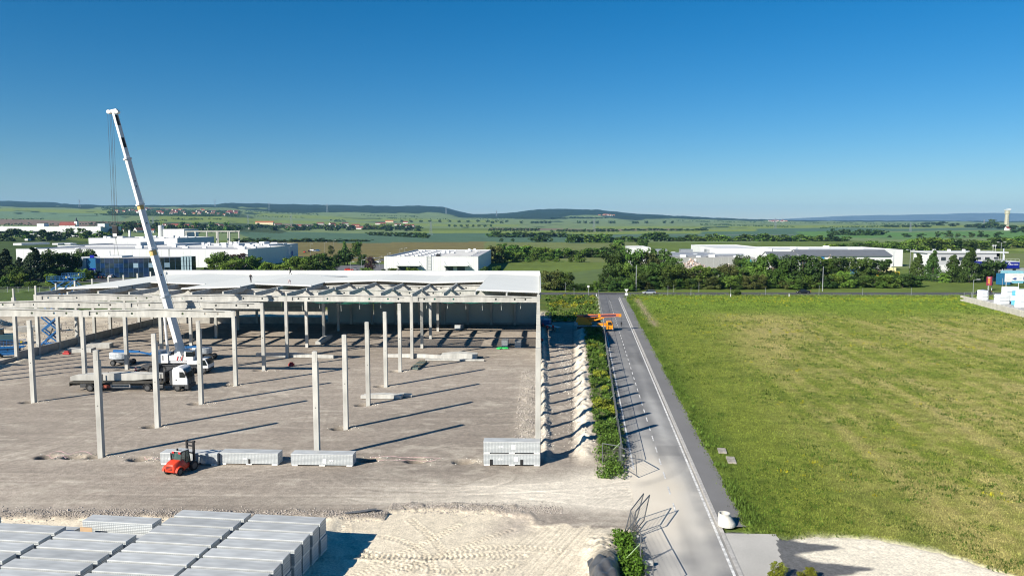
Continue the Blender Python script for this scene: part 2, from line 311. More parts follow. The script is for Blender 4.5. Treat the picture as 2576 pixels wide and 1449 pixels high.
def site_fields(x, y):
    n1 = fbm(x, y, 6, 4, 0); n2 = fbm(x, y, 1.2, 4, 1); n3 = fbm(x, y, 22, 3, 2); nr = vnoise(x, y, 0.45, 3)
    # ---- colour
    c = lerp(GRAV * 0.86, GRAV * 1.16, np.clip(n3 * 1.6 - 0.3, 0, 1))
    st = fbm(x * 0.22, y * 2.2, 2.4, 4, 4)           # long smears where vehicles drive across the yard
    c = c * (0.84 + 0.34 * st[:, None]); fs = vnoise(x, y, 0.32, 5); c = c * (0.88 + 0.24 * fs[:, None])
    pb = sstep(.66, .76, fbm(x * .5, y * 1.4, 1.6, 3, 2)); c = c * (1 - .3 * pb[:, None]) + PALE * .9 * .3 * pb[:, None]
    # pale dusty patches and wheel lanes
    dust = sstep(0.50, 0.80, fbm(x * 0.45, y * 1.3, 5, 5, 3)) * 0.28 * sstep(.35, .7, n2)
    lane = np.exp(-((y - (63.0 + 0.0 * x)) / 2.6) ** 2) * sstep(-26, 2, x) * 0.6 + np.exp(-((y - 60.2) / 1.3) ** 2) * sstep(-30, -2, x) * 0.5
    fan = np.exp(-((y - (64.0 + 0.12 * (x - 4))) / 3.6) ** 2) * sstep(-9, 6, x) * 0.95
    mouth = sstep(1.5, 6.0, x) * np.exp(-((y - 63.5) / 5.0) ** 2)
    c = c * (1 - np.clip(dust + lane + fan + mouth, 0, 1)[:, None]) + PALE * (0.92 + 0.1 * n2[:, None]) * np.clip(dust + lane + fan + mouth, 0, 1)[:, None]
    # wheel lanes of lorries turning in from the street
    nl = (y > 56) & (y < 100) & (x > -60); xl_, yl_ = x[nl], y[nl]; lc_ = np.zeros(len(xl_))
    for q, tr in enumerate(LANES):
        d_, al_ = polydist(xl_ + .5 * (vnoise(xl_, yl_, 6, 2) - .5), yl_ + .5 * (vnoise(xl_, yl_, 7, 3) - .5), tr); on_ = .35 + .9 * vnoise(al_, al_ * 0, 5.0, q)
        lc_ += on_ * (.14 * np.exp(-((d_ - .95) / .2) ** 2) - .11 * np.exp(-((d_ - 1.3) / .13) ** 2) + .06 * np.exp(-(d_ / .5) ** 2) + .03 * np.exp(-((d_ - .95) / .25) ** 2) * (np.sin(al_ * 14) > 0))
    c[nl] = c[nl] * (1 + lc_)[:, None]
    # pale sand south of the gravel yard
    edge = 58.3 + 1.2 * (n2 - 0.5) * 2 - 0.020 * (x + 10) + np.where(x > -3, -1.2 * sstep(-3, 1, x) * 2.2, 0) + 0.5 * (nr - 0.5)
    edge = np.where(x < -12, 56.6 + 0.8 * (n2 - 0.5) * 2 + 0.5 * (nr - 0.5) + 0.03 * (x + 12), edge)
    sand = sstep(0.25, -0.25, y - edge)
    c = c * (1 - sand[:, None]) + (SAND * (0.9 + 0.2 * n1[:, None])) * sand[:, None]
    # loose dark gravel heaped along that border
    bord = np.exp(-((y - edge - 0.7) / 0.6) ** 2) * sstep(2, -2, x); spk = (nr > 0.45)
    c = c * (1 - 0.35 * (bord * spk)[:, None])
    # grey gravel tongue between the sand bays and greyer ground by the right entrance
    tong = np.exp(-((x - (-1.8 + 0.35 * (y - 56))) / 1.8) ** 2) * sstep(52.5, 55, y) * sstep(60.5, 57.5, y) * 0.8
    c = c * (1 - tong[:, None]) + GRAV * 1.35 * tong[:, None]
    # ---- height
    z = 0.02 + 0.05 * (n1 - 0.5) + 0.035 * (n2 - 0.5) - 0.14 * sand * sstep(3, -1, x)
    z = z + bord * 0.10 * (0.4 + nr) + tong * 0.05 * nr
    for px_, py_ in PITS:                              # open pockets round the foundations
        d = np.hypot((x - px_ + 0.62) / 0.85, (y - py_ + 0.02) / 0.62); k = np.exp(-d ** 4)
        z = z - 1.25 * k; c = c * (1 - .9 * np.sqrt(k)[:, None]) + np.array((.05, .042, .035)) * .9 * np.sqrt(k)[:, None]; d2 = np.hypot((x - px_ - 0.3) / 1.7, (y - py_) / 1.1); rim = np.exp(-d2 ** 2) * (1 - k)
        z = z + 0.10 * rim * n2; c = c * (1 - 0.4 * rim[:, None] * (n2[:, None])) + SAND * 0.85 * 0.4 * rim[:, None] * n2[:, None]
    # tyre marks in the sand
    near = (y < 64) & (x > -30)
    xs_, ys_ = x[near], y[near]; zz = np.zeros(len(xs_)); cc = np.ones(len(xs_))
    for q, tr in enumerate(TRACKS):
        d, al = polydist(xs_ + 0.25 * (vnoise(xs_, ys_, 2.5, 1) - .5), ys_, tr); w_ = 0.30 if q % 3 else 0.38
        k = sstep(w_ + 0.1, w_ - 0.06, d); zz += k * (-0.035 + 0.055 * (np.sin(al * 17 + (d * 9)) > 0)); zz += 0.03 * np.exp(-((d - w_ - 0.1) / 0.07) ** 2)
        cc -= 0.12 * k * (np.sin(al * 17 + d * 9) > 0)
    for tr in DTRACK:
        d, al = polydist(xs_, ys_, tr)
        for o_ in (0, 0.34, 0.81, 1.02): wv = o_ + .10 * (vnoise(al, al * 0, 3.0, 2) - .5); gg = np.exp(-((d - wv) / 0.075) ** 2) * (vnoise(al * .5, d * 2, 1.5, 1) > .35); zz += -0.035 * gg; cc -= 0.10 * gg
    s2 = np.clip(sand[near] + fan[near] * 0.5 + mouth[near] * .6, 0, 1); z[near] += zz * s2; c[near] *= (1 - (1 - cc) * s2)[:, None]
    # excavated strip right of the hall: two lumpy banks of white soil with a track between
    on = sstep(69.5, 74, y) * sstep(172, 158, y) * sstep(0.15, 0.6, x)
    dr = (y - 72) * 0.035
    lump = fbm(x, y, 1.5, 3, 2); l2 = fbm(x, y, 0.6, 2, 3)
    # soil tipped load by load: the banks rise and fall along their length
    heap = 0.35 + 1.15 * vnoise(x * .6, y, 2.1, 4); l3 = vnoise(x, y, .33, 1); l4 = fbm(x, y, .9, 3, 5); dr = (y - 72) * 0.048
    b1 = np.exp(-((x - 0.75 - .4 * (lump - .5)) / 0.42) ** 2) * 0.6 * (0.3 + 1.1 * lump) * heap
    b2 = 0.78 * sstep(3.2, 5.2, x - dr + 1.3 * (lump - .5)) * (.75 + .5 * l4) * sstep(-.5, -1.5, x - road_l(y)) + np.exp(-((x - 4.6 - dr) / 0.8) ** 2) * .5 * (l4 - .25)
    fl = 0.0; wd = 0.0
    bank = np.clip(np.exp(-((x - .75) / .6) ** 2) + sstep(3.3, 4.0, x - dr), 0, 1); b1 = b1 + bank * (.20 * (l3 - .5) + .22 * (l4 - .5))
    z = z + on * (b1 + b2 + fl + wd + 0.16 * (l2 - 0.5))
    white = np.clip(np.exp(-((x - 0.75) / 0.62) ** 2) + np.exp(-((x - 4.55 - dr) / 1.0) ** 4), 0, 1) * on * np.clip(0.1 + 1.5 * l4 - .2 * (l3 < .4), 0, 1)
    c = c * (1 - white[:, None]) + PALE * .92 * (0.82 + 0.36 * l2[:, None]) * white[:, None]
    trk = np.exp(-((x - 3.25 - dr) / 0.16) ** 2) * on * (l2 > 0.45); c *= (1 - 0.5 * trk)[:, None]
    wdk = sstep(5.6, 6.5, x - dr) * on; c = c * (1 - wdk[:, None]) + np.array((.11, .12, .05)) * wdk[:, None]
    # churned soil with rubble just inside the right-hand columns
    rb = np.exp(-((x + 1.3) / 1.2) ** 2) * sstep(74, 77, y) * sstep(118, 112, y)
    z = z + rb * 0.42 * np.clip(lump - 0.3, 0, 1) * (0.5 + l2); c = c * (1 - 0.35 * (rb * (l2 > 0.5))[:, None]); c = c * (1 - (rb * 0.5)[:, None]) + PALE * .8 * (rb * 0.5)[:, None]
    # heap by the gate, bottom right of the sand
    hp = np.exp(-((x - 4.7) / 1.2) ** 2 - ((y - 50.5) / 3.2) ** 2); z = z + hp * (0.3 + 0.7 * lump) + .2 * hp * (vnoise(x, y, .3, 2) - .5); c = c * (1 - 0.4 * hp[:, None] * (l2 > .5)[:, None])
    dk = np.exp(-((x - 4.5) / 0.9) ** 4 - ((y - 47.0) / 2.6) ** 4); z = z + .6 * dk; c = c * (1 - dk[:, None]) + np.array((.09, .09, .09)) * dk[:, None]
    wed = np.exp(-((x - 6.3) / 0.8) ** 2) * sstep(55, 53, y); c = c * (1 - wed[:, None] * .7) + np.array((.09, .10, .04)) * .7 * wed[:, None]
    # ground inside the left wall: a low sandy bank
    lb = np.exp(-((x + 86.3) / 1.0) ** 2) * sstep(112, 116, y); z = z + lb * 0.7 * lump; c = c * (1 - lb[:, None] * .8) + SAND * .95 * .8 * lb[:, None]
    seam = np.ones(len(x))
    for q in (np.where((x < -.3) & (x > -49), np.abs(y - 66), 9), np.where(y < 67, np.abs(x + 16), 9), np.where(y > 65, np.abs(x + 4), 9), np.where(y > 65, np.abs(x + 50), 9), np.where((x < -3) & (x > -51), np.abs(y - 122), 9)): seam = np.minimum(seam, sstep(.1, 1.0, q))
    z = .03 * (1 - seam) + z * seam
    return z, c
_cache = {}
def _sf(x, y):
    key = (len(x), float(x[0]), float(y[0]), float(x[-1]))
    if key not in _cache: _cache[key] = site_fields(x, y)
    return _cache[key]
M_SITE = attr_mat('site_ground', scale=0.9, amp=0.10, fine=7.0, famp=0.26, bump=0.7, bdist=0.06)
def clip_right(x, y, z):       # tuck the sheet under the road
    e = road_l(y) - 0.15; return np.where((x > e) & (y < 176), np.minimum(z, -0.05), z)
gy = lambda a, b, h: np.linspace(a, b, int(round((b - a) / h)) + 1)
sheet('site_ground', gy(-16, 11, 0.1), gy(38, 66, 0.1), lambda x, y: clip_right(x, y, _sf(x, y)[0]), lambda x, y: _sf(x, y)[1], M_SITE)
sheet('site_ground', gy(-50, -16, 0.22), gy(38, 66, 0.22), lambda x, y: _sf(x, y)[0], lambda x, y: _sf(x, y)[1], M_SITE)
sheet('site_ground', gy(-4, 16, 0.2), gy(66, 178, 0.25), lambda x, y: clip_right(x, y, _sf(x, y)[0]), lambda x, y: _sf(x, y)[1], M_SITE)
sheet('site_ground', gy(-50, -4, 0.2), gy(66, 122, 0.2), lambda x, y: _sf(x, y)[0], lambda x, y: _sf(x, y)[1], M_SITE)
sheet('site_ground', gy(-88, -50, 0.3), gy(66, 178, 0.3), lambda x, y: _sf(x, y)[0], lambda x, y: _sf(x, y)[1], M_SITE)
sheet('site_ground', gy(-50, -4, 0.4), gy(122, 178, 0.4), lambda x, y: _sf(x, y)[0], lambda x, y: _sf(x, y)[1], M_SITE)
def yard(x, y):
    n1 = fbm(x, y, 9, 4, 1); n2 = fbm(x, y, 2.2, 4, 2); far_ = sstep(176, 186, y + (n1 - .5) * 14)
    z = 0.25 + 0.25 * (n2 - 0.5) + 1.6 * sstep(0.55, 0.8, n1) * sstep(-97, -104, x) * n2 * 1.4
    z = np.where(x > -87.9, np.minimum(z, -0.3), z)
    c = lerp(np.array((.30, .25, .19)), np.array((.62, .54, .41)), np.clip(n2 * 1.5 - .25, 0, 1)); c = c * (1 - far_[:, None]) + np.array((.075, .115, .03)) * far_[:, None]
    c = c * (0.75 + 0.5 * n1[:, None]); return z, c
sheet('yard_ground', gy(-215, -87.4, 0.9), gy(70, 262, 0.9), lambda x, y: yard(x, y)[0], lambda x, y: yard(x, y)[1], M_SITE)
# ================================================================== GRASS
M_GRASSG = attr_mat('meadow_ground', scale=0.5, amp=0.22, fine=5.0, famp=0.42, bump=0.9, bdist=0.12, stretch=(1.0, 1.0, 1.0))
def side_e(Y): return road_r(Y) + 0.45 + 1.95
LOT = {}
def meadow(x, y):
    n1 = fbm(x, y, 14, 4, 0); n2 = fbm(x, y, 3.0, 4, 1); n4 = fbm((x - .06 * y) * .62, y * .03, 1.0, 4, 3)   # mown swathes run away from the road
    a = np.array((.164, .202, .033)); b = np.array((.35, .30, .118)); d = np.array((.075, .118, .017)); g = np.array((.14, .205, .028))
    t = np.clip(n1 * 1.6 - 0.24 + (n4 - 0.5) * 1.8 + (fbm(x, y, 1.1, 3, 5) - .5) * 1.2, 0, 1) * sstep(14, 30, x - 0.11 * y + 0) * sstep(215, 185, y)
    c = lerp(a, b, t * 0.85); c = c * (1 - sstep(.55, .75, n2)[:, None] * .4) + d * sstep(.55, .75, n2)[:, None] * .4
    top = sstep(170, 215, y); c = c * (1 - top[:, None]) + g * top[:, None]
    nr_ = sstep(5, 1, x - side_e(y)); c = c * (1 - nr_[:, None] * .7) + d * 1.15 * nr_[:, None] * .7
    soil = np.exp(-((x - 26.6 - (y - 170) * .06) / 0.7) ** 2) * sstep(165, 172, y) * sstep(236, 228, y); c = c * (1 - soil[:, None]) + np.array((.30, .25, .16)) * soil[:, None]
    z = 0.03 + (0.22 * (n1 - 0.3) + 0.10 * n2 + .03) * sstep(242, 232, y)
    south = 54.0 - 0.2 * (x - 16); lot = sstep(0.8, -0.3, y - (np.interp(x, [14, 18, 22, 25, 28, 30, 31.5, 36], [54.4, 53.9, 54.2, 53.6, 51.5, 49.6, 47.8, 42]) + 1.2 * (n2 - .5) + .5 * (vnoise(x, y, .6, 1) - .5)))
    asph = sstep(.5, -.5, x - (18.9 + 3.0 * np.maximum(np.exp(-((y - 52.4) / .6) ** 2), np.exp(-((y - 49.0) / .8) ** 2)) + 2.4 * (fbm(x, y * 1.6, 1.4, 4, 3) - .5)))
    lc = np.array((.80, .72, .57)) * (.95 + .2 * (n2[:, None] - .5)); lc = lc * (1 - asph[:, None]) + np.array((.13, .13, .13)) * asph[:, None]
    c = c * (1 - lot[:, None]) + lc * lot[:, None]; z = z * (1 - lot) + lot * (-.25); LOT['z'] = (0.03 + 0.05 * n2) * lot - .12 * (1 - lot); LOT['c'] = lc
    z = np.where(x < side_e(y) - 0.1, np.minimum(z, -0.06), z); z = np.where((x < 16.4 + .2 * (y - 47.9)) & (y < 54.8), np.minimum(z, -.06), z); return z, c
_mc = {}
def _mf(x, y):
    key = (len(x), float(x[0]), float(y[0]), float(x[-1]))
    if key not in _mc: _mc[key] = meadow(x, y)
    return _mc[key]
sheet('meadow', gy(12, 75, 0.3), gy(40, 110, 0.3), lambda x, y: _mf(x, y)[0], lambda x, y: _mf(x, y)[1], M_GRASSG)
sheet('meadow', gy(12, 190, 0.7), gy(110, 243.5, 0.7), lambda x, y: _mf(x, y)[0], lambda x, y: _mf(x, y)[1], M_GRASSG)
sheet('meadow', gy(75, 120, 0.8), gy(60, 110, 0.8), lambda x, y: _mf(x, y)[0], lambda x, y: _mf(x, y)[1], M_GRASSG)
def lot_f(x, y):
    meadow(x, y); z = np.where(x < 16.2 + .2 * (y - 47.9), np.minimum(LOT['z'], -.06), LOT['z']); return z, LOT['c']
sheet('sandy_lot', gy(14, 44, 0.2), gy(38, 56.5, 0.2), lambda x, y: lot_f(x, y)[0], lambda x, y: lot_f(x, y)[1], M_SITE)
def verge(x, y):
    n2 = fbm(x, y, 3, 4, 2); c = lerp(np.array((.06, .10, .02)), np.array((.15, .17, .03)), np.clip(n2 * 2 - .6, 0, 1)); z = 0.1 + .3 * n2; sd_ = sstep(200, 192, y + 8 * (n2 - .5)) * sstep(4, 0, x); c = c * (1 - sd_[:, None]) + SAND * .8 * sd_[:, None]
    z = np.where(x > road_l(y) - 0.4, np.minimum(z, -.05), z); return z, c
sheet('verge', gy(-90, 20, 0.6), gy(176, 243, 0.6), lambda x, y: verge(x, y)[0], lambda x, y: verge(x, y)[1], M_GRASSG)
# ================================================================== ROADS
def asphalt(name, base, dusty):
    m = bpy.data.materials.new(name); m.use_nodes = True; t = m.node_tree; N = t.nodes; Lk = t.links; p = N['Principled BSDF']
    p.inputs['Roughness'].default_value = 0.9; p.inputs['Specular IOR Level'].default_value = 0.2
    at = N.new('ShaderNodeAttribute'); at.attribute_name = 'col'
    tc = N.new('ShaderNodeTexCoord'); no = N.new('ShaderNodeTexNoise'); no.inputs['Scale'].default_value = 14; no.inputs['Detail'].default_value = 6; Lk.new(tc.outputs['Object'], no.inputs['Vector'])
    mr = N.new('ShaderNodeMapRange'); mr.inputs[3].default_value = .75; mr.inputs[4].default_value = 1.25; Lk.new(no.outputs[0], mr.inputs[0])
    mx = N.new('ShaderNodeMix'); mx.data_type = 'RGBA'; mx.blend_type = 'MULTIPLY'; mx.inputs[0].default_value = 1; Lk.new(at.outputs['Color'], mx.inputs[6]); Lk.new(mr.outputs[0], mx.inputs[7]); Lk.new(mx.outputs[2], p.inputs['Base Color'])
    bm = N.new('ShaderNodeBump'); bm.inputs['Strength'].default_value = .3; bm.inputs['Distance'].default_value = .01; Lk.new(no.outputs[0], bm.inputs['Height']); Lk.new(bm.outputs[0], p.inputs['Normal']); MATS[name] = m; return m
M_ROAD = asphalt('road_asphalt', 0, 0)
def strip(name, f0, f1, ys, z, nx, cf, m, crown=0.0):
    V = []; S_ = np.linspace(0, 1, nx)
    for y in ys:
        a, b = f0(y), f1(y)
        for t in S_: V.append((a + (b - a) * t, y, z + crown * (1 - (2 * t - 1) ** 2)))
    V = np.array(V); n = len(ys); i, j = np.meshgrid(np.arange(n - 1), np.arange(nx - 1), indexing='ij'); a = (i * nx + j).ravel()
    F = np.stack([a, a + 1, a + nx + 1, a + nx], 1)
    return tag(np_mesh(name, V, F, m, cf(V[:, 0], V[:, 1]), True), kind='structure')
def road_col(x, y):
    c = np.tile(np.array((.155, .154, .154)), (len(x), 1)); n = fbm(x * 3, y * .25, 4, 4, 1); n2 = fbm(x, y, 2.5, 4, 2)
    t = (x - road_l(y)) / (road_r(y) - road_l(y))
    dustl = np.exp(-((y - 63) / 9.0) ** 2) * sstep(1.0, .1, t + .5 * (n2 - .5)) * 1.0 + np.exp(-((y - 60) / 26) ** 2) * .42 * (.5 + n2)
    patch = ((np.abs(t - .30) < .16) & (np.abs(y - 92) < 3.5)) | ((np.abs(t - .74) < .17) & (np.abs(y - 128) < 6)) | ((np.abs(t - .72) < .2) & (np.abs(y - 75) < 1.6)); c = c * (1 - .22 * patch[:, None]); crk = np.exp(-((t - .5 - .02 * np.sin(y * .4) - .05 * (vnoise(x * 0, y, 3, 1) - .5)) / .012) ** 2); c = c * (1 - .4 * crk[:, None])
    wheel = (np.exp(-((t - .3) / .16) ** 2) + np.exp(-((t - .72) / .13) ** 2)) * sstep(170, 75, y) * .45 + .10 * sstep(230, 100, y)
    d = np.clip(dustl + wheel * (0.6 + .8 * n) + .35 * (n - .5) + .3 * (n2 - .5), 0, 1) * (1 - .25 * patch)
    swirl = np.exp(-((np.hypot(x - 4.5, y - 73.5) - 9.6 - 1.0 * (n2 - .5)) / .55) ** 2) + .7 * np.exp(-((np.hypot(x - 3.5, y - 74.5) - 11.3) / .35) ** 2)
    d = d * (1 - .28 * np.clip(swirl, 0, 1) * sstep(8.3, 9.6, x) * (.4 + n))
    return c * (1 - d[:, None]) + lerp(np.array((.42, .41, .385)), PALE * .95, np.clip(dustl * 1.3 - .25, 0, 1)) * (0.9 + .2 * n2[:, None]) * d[:, None]
strip('road', lambda y: road_l(y) - 0.55, lambda y: road_r(y) + 0.2, gy(36, 243.2, 0.5), 0.03, 26, road_col, M_ROAD, 0.04)
strip('pavement', lambda y: road_r(y) + 0.50, lambda y: side_e(y), gy(55.6, 236, 0.8), 0.155, 6, lambda x, y: np.tile((.185, .18, .175), (len(x), 1)) * (.85 + .3 * fbm(x, y, 4, 4, 1)[:, None]), M_ROAD)
strip('side_road', lambda y: road_r(y) + 0.52, lambda y: 16.4 + 0.2 * (y - 47.9) + 0.10 * math.sin(y * 1.9) + .07 * math.sin(y * 5.3), gy(36, 54.6, 0.4), 0.05, 24, lambda x, y: np.tile((.46, .44, .40), (len(x), 1)) * (.8 + .4 * fbm(x, y, 3, 4, 2)[:, None]), M_ROAD)
M_KERB = mat('kerb_concrete', (.42, .40, .37), .9, var=.2, scale=3, bump=.3)
kb = MB()
for y in np.arange(55.8, 235, 2.0):       # kerb stones along the pavement
    a = road_r(y); b = road_r(y + 1.97); kb.add([(a + .2, y, -.05), (a + .48, y, -.05), (b + .48, y + 1.97, -.05), (b + .2, y + 1.97, -.05), (a + .2, y, .17), (a + .48, y, .17), (b + .48, y + 1.97, .17), (b + .2, y + 1.97, .17)], [(4, 5, 6, 7), (0, 1, 5, 4), (1, 2, 6, 5), (2, 3, 7, 6), (3, 0, 4, 7)])
tag(kb.build('kerb', M_KERB), kind='structure')
kb = MB(); kb.add([(road_r(36) + .2, 36, .05), (road_r(36) + .5, 36, .05), (road_r(55.6) + .5, 55.6, .05), (road_r(55.6) + .2, 55.6, .05), (road_r(36) + .2, 36, .085), (road_r(36) + .5, 36, .085), (road_r(55.6) + .5, 55.6, .085), (road_r(55.6) + .2, 55.6, .085)], [(4, 5, 6, 7), (0, 1, 5, 4), (1, 2, 6, 5), (3, 0, 4, 7)])
tag(kb.build('kerb', M_KERB), kind='structure')
M_LINE = mat('road_paint', (.60, .59, .56), .8, var=.38, scale=2.5, detail=9)
def line(f, ys, w_, z, name='road_marking'):
    b = MB()
    for y0, y1 in ys: b.quad((f(y0) - w_ / 2, y0, z), (f(y0) + w_ / 2, y0, z), (f(y1) + w_ / 2, y1, z), (f(y1) - w_ / 2, y1, z))
    return tag(b.build(name, M_LINE), kind='structure')
zl = 0.05
line(lambda y: road_r(y) - .07, [(45.5, 233)], .20, zl)
line(road_l, [(69, 238)], .16, zl)
mid = lambda y: (road_l(y) + road_r(y)) / 2
line(mid, [(y, y + 1.9) for y in np.arange(58.6, 226, 3.95)], .13, .085)
def mroad(x): return 243.0 + 0.0356 * x
V = []; xs_ = np.arange(-120, 330, 3.0)
for x in xs_:
    for t in np.linspace(0, 1, 10): V.append((x, mroad(x) + t * 9.6, .05))
V = np.array(V); n = 10; i, j = np.meshgrid(np.arange(len(xs_) - 1), np.arange(n - 1), indexing='ij'); a = (i * n + j).ravel()
tag(np_mesh('main_road', V, np.stack([a, a + n, a + n + 1, a + 1], 1), M_ROAD, np.tile((.075, .075, .078), (len(V), 1)) * (.85 + .3 * fbm(V[:, 0], V[:, 1] * 3, 8, 3, 1)[:, None])), kind='structure')
b = MB()
for off_, w_ in ((.35, .18), (9.1, .18)): b.quad((-120, mroad(-120) + off_, .06), (330, mroad(330) + off_, .06), (330, mroad(330) + off_ + w_, .06), (-120, mroad(-120) + off_ + w_, .06))
for x in np.arange(-118, 326, 12): b.quad((x, mroad(x) + 4.7, .06), (x + 6, mroad(x + 6) + 4.7, .06), (x + 6, mroad(x + 6) + 4.9, .06), (x, mroad(x) + 4.9, .06))
tag(b.build('road_marking', M_LINE), kind='structure')
# flare where the side street joins the main road
b = MB(); jy = 236.0
b.add([(road_l(jy) - .4, jy, .066), (road_r(jy) + .3, jy, .066), (road_r(jy) + 3.5, 240.6, .066), (road_r(jy) + 9, 244.2, .066), (road_l(jy) - 7, 243.0, .066), (road_l(jy) - 2.4, 239.5, .066)], [(0, 1, 2, 3, 4, 5)])
o = b.build('road', mat('junction_asphalt', (.15, .15, .152), .9, var=.15, scale=1.5)); tag(o, kind='structure')
# ================================================================== PRECAST HALL FRAME
M_CONC = mat('precast_concrete', (.46, .45, .41), .85, var=.2, scale=1.3, bump=.15, bscale=14, stretch=(1, 1, .3), rnd=.09, detail=8)
M_CONCD = mat('wall_concrete', (.36, .345, .31), .9, var=.2, scale=.9, bump=.25)
M_DARK = mat('dark_void', (.03, .03, .03), .9)
M_WHITE = mat('white_sheet_metal', (.64, .645, .63), .45, var=.04, scale=.4)
M_ROOFW = mat('white_roof_membrane', (.66, .665, .62), .7, var=.03, scale=.15)
M_GREYP = mat('grey_wall_panel', (.42, .48, .46), .6, var=.06, scale=.3)
CS = 0.51; CT = 10.72
def column_mesh(h, notch=True, name='column'):
    b = MB(); a = CS / 2
    if notch:
        b.box(-a, a, -a, a, -0.9, h - 1.0); b.box(-a, a * .45, -a, a, h - 1.0 + .001, h); b.box(a * .45 + .001, a, -a, -a * .35, h - 1.0 + .001, h)
    else: b.box(-a, a, -a, a, -0.9, h)
    o = b.build(name, M_CONC, bev=.025)
    return o
def put_column(proto, loc, label, group, first):
    o = proto if first else proto.copy()
    if not first: COL.objects.link(o)
    o.location = loc; tag(o, label, 'column', group); return o
pn = column_mesh(CT); used = [False]
hole = MB(); hole.cyl((0, -CS / 2 - .004, 5.2), (0, -CS / 2 + .05, 5.2), .055, n=10); hole_me = hole.build('socket_hole', M_DARK, pn)
rowname = ['rightmost', 'second from the right', 'third from the right', 'fourth from the right', 'leftmost']
def col_thing(x, y, label, group):
    if not used[0]: o = pn; used[0] = True
    else:
        o = pn.copy(); COL.objects.link(o); c = hole_me.copy(); COL.objects.link(c); c.parent = o
    o.location = (x, y, 0); return tag(o, label, 'column', group)
for ri, n0 in ((1, 0), (2, 0), (3, 2)):
    for q, k in enumerate(range(n0, 10)):
        ex = ', standing free without a beam' if (k < 5 and ri == 1) or (k < 3) else ', carrying roof beams'
        col_thing(BX[ri], FR[k], f'{od(q)} concrete column from the front in the column row {rowname[ri]}{ex}', 'tall concrete columns of the hall frame')
pe = column_mesh(11.15, False)
COLS_E = []
pe2 = column_mesh(10.9, False); pl_used = False
_b = MB(); _b.box(-.12, .12, -.12, .12, 10.9, 12.4); stub_me = _b.build('top_post', M_CONC, pe2)
first = True
for ri, y0, n in ((0, FR[0], 19), (4, FR[0] + 5.525 * 5, 14)):
    for q in range(n):
        src = pe if ri == 0 else pe2; fresh = first if ri == 0 else not pl_used
        h = src if fresh else src.copy()
        if not fresh:
            COL.objects.link(h)
            if ri == 4: c_ = stub_me.copy(); COL.objects.link(c_); c_.parent = h
        if ri == 0: first = False
        else: pl_used = True
        h.location = (BX[ri], y0 + 5.525 * q, 0.0)
        side = 'right-hand outer row along the trench' if ri == 0 else 'left-hand outer row along the low wall'
        tag(h, f'{od(q)} concrete column from the front in the {side}', 'column', 'concrete columns of the outer rows')
for q in range(7):
    h = pe.copy(); COL.objects.link(h); h.location = (-5.4 - 5.43 * q - (0.0 if q < 3 else 0.4), FR[9] - .15, -1.0)
    tag(h, f'{od(q)} dark column from the right against the grey back wall', 'column', 'columns against the back wall')

# ---- saddle beams with six round openings
def beam_object(L=21.1, name='roof_beam'):
    b = MB(); hw = .25; tw = .10; zb = 0.0; fb = .17; ft = .16
    top = lambda x: .94 + .30 * (1 - abs(x) / (L / 2))
    xs = [-L / 2, 0, L / 2]
    # flanges
    b.box(-L / 2, L / 2, -hw, hw, zb, zb + fb)
    for x0, x1 in ((-L / 2, 0), (0, L / 2)):
        b.loft([[(x0, -hw, top(x0) - ft), (x0, hw, top(x0) - ft), (x0, hw, top(x0)), (x0, -hw, top(x0))], [(x1, -hw, top(x1) - ft), (x1, hw, top(x1) - ft), (x1, hw, top(x1)), (x1, -hw, top(x1))]])
    # thick ends
    for sx in (-1, 1):
        a, c = sorted((sx * L / 2, sx * (L / 2 - .9))); b.box(a + .002, c - .002, -hw + .02, hw - .02, fb, top(sx * L / 2) - ft + .02)
    holes = [-8.6, -6.8, -3.6, 3.6, 6.8, 8.6]; r = .17; n = 12; cur = -L / 2 + .9
    def web(x0, x1):
        for y in (-tw, tw): b.quad((x0, y, fb), (x1, y, fb), (x1, y, top(x1) - ft), (x0, y, top(x0) - ft))
    for hx_ in holes:
        if cur < 0 < hx_ - .3: web(cur, 0); cur = 0
        web(cur, hx_ - .3); zc = .5; x0, x1 = hx_ - .3, hx_ + .3
        zt0, zt1 = top(x0) - ft, top(x1) - ft
        ring = [(hx_ + r * math.cos(6.28318 * i / n), zc + r * math.sin(6.28318 * i / n)) for i in range(n)]
        outr = []
        for i in range(n):
            a = 6.28318 * i / n; ca, sa = math.cos(a), math.sin(a)
            t = min(.3 / abs(ca) if abs(ca) > 1e-6 else 9, (((zt0 + zt1) / 2 - zc) if sa > 0 else (zc - fb)) / abs(sa) if abs(sa) > 1e-6 else 9)
            outr.append((hx_ + ca * t, zc + sa * t))
        cor = {0: None}
        for y in (-tw, tw):
            vs = [(p[0], y, p[1]) for p in ring] + [(p[0], y, p[1]) for p in outr]
            b.add(vs, [(i, (i + 1) % n, n + (i + 1) % n, n + i) for i in range(n)])
            # corners of the cell
            for a, cx_, cz_ in ((1, x1, zt1), (4, x0, zt0), (7, x0, fb), (10, x1, fb)):
                i0, i1 = (a, a + 1); p0, p1 = outr[i0 % n], outr[i1 % n]
                b.add([(p0[0], y, p0[1]), (p1[0], y, p1[1]), (cx_, y, cz_)], [(0, 1, 2)])
        b.add([(p[0], y, p[1]) for y in (-tw, tw) for p in ring], [(i, (i + 1) % n, n + (i + 1) % n, n + i) for i in range(n)])
        cur = hx_ + .3
    web(cur, L / 2 - .9)
    return b.build(name, M_CONC)
bay_name = ['right-hand bay', 'second bay from the right', 'third bay from the right', 'left-hand bay']
bp = beam_object(); firstb = True
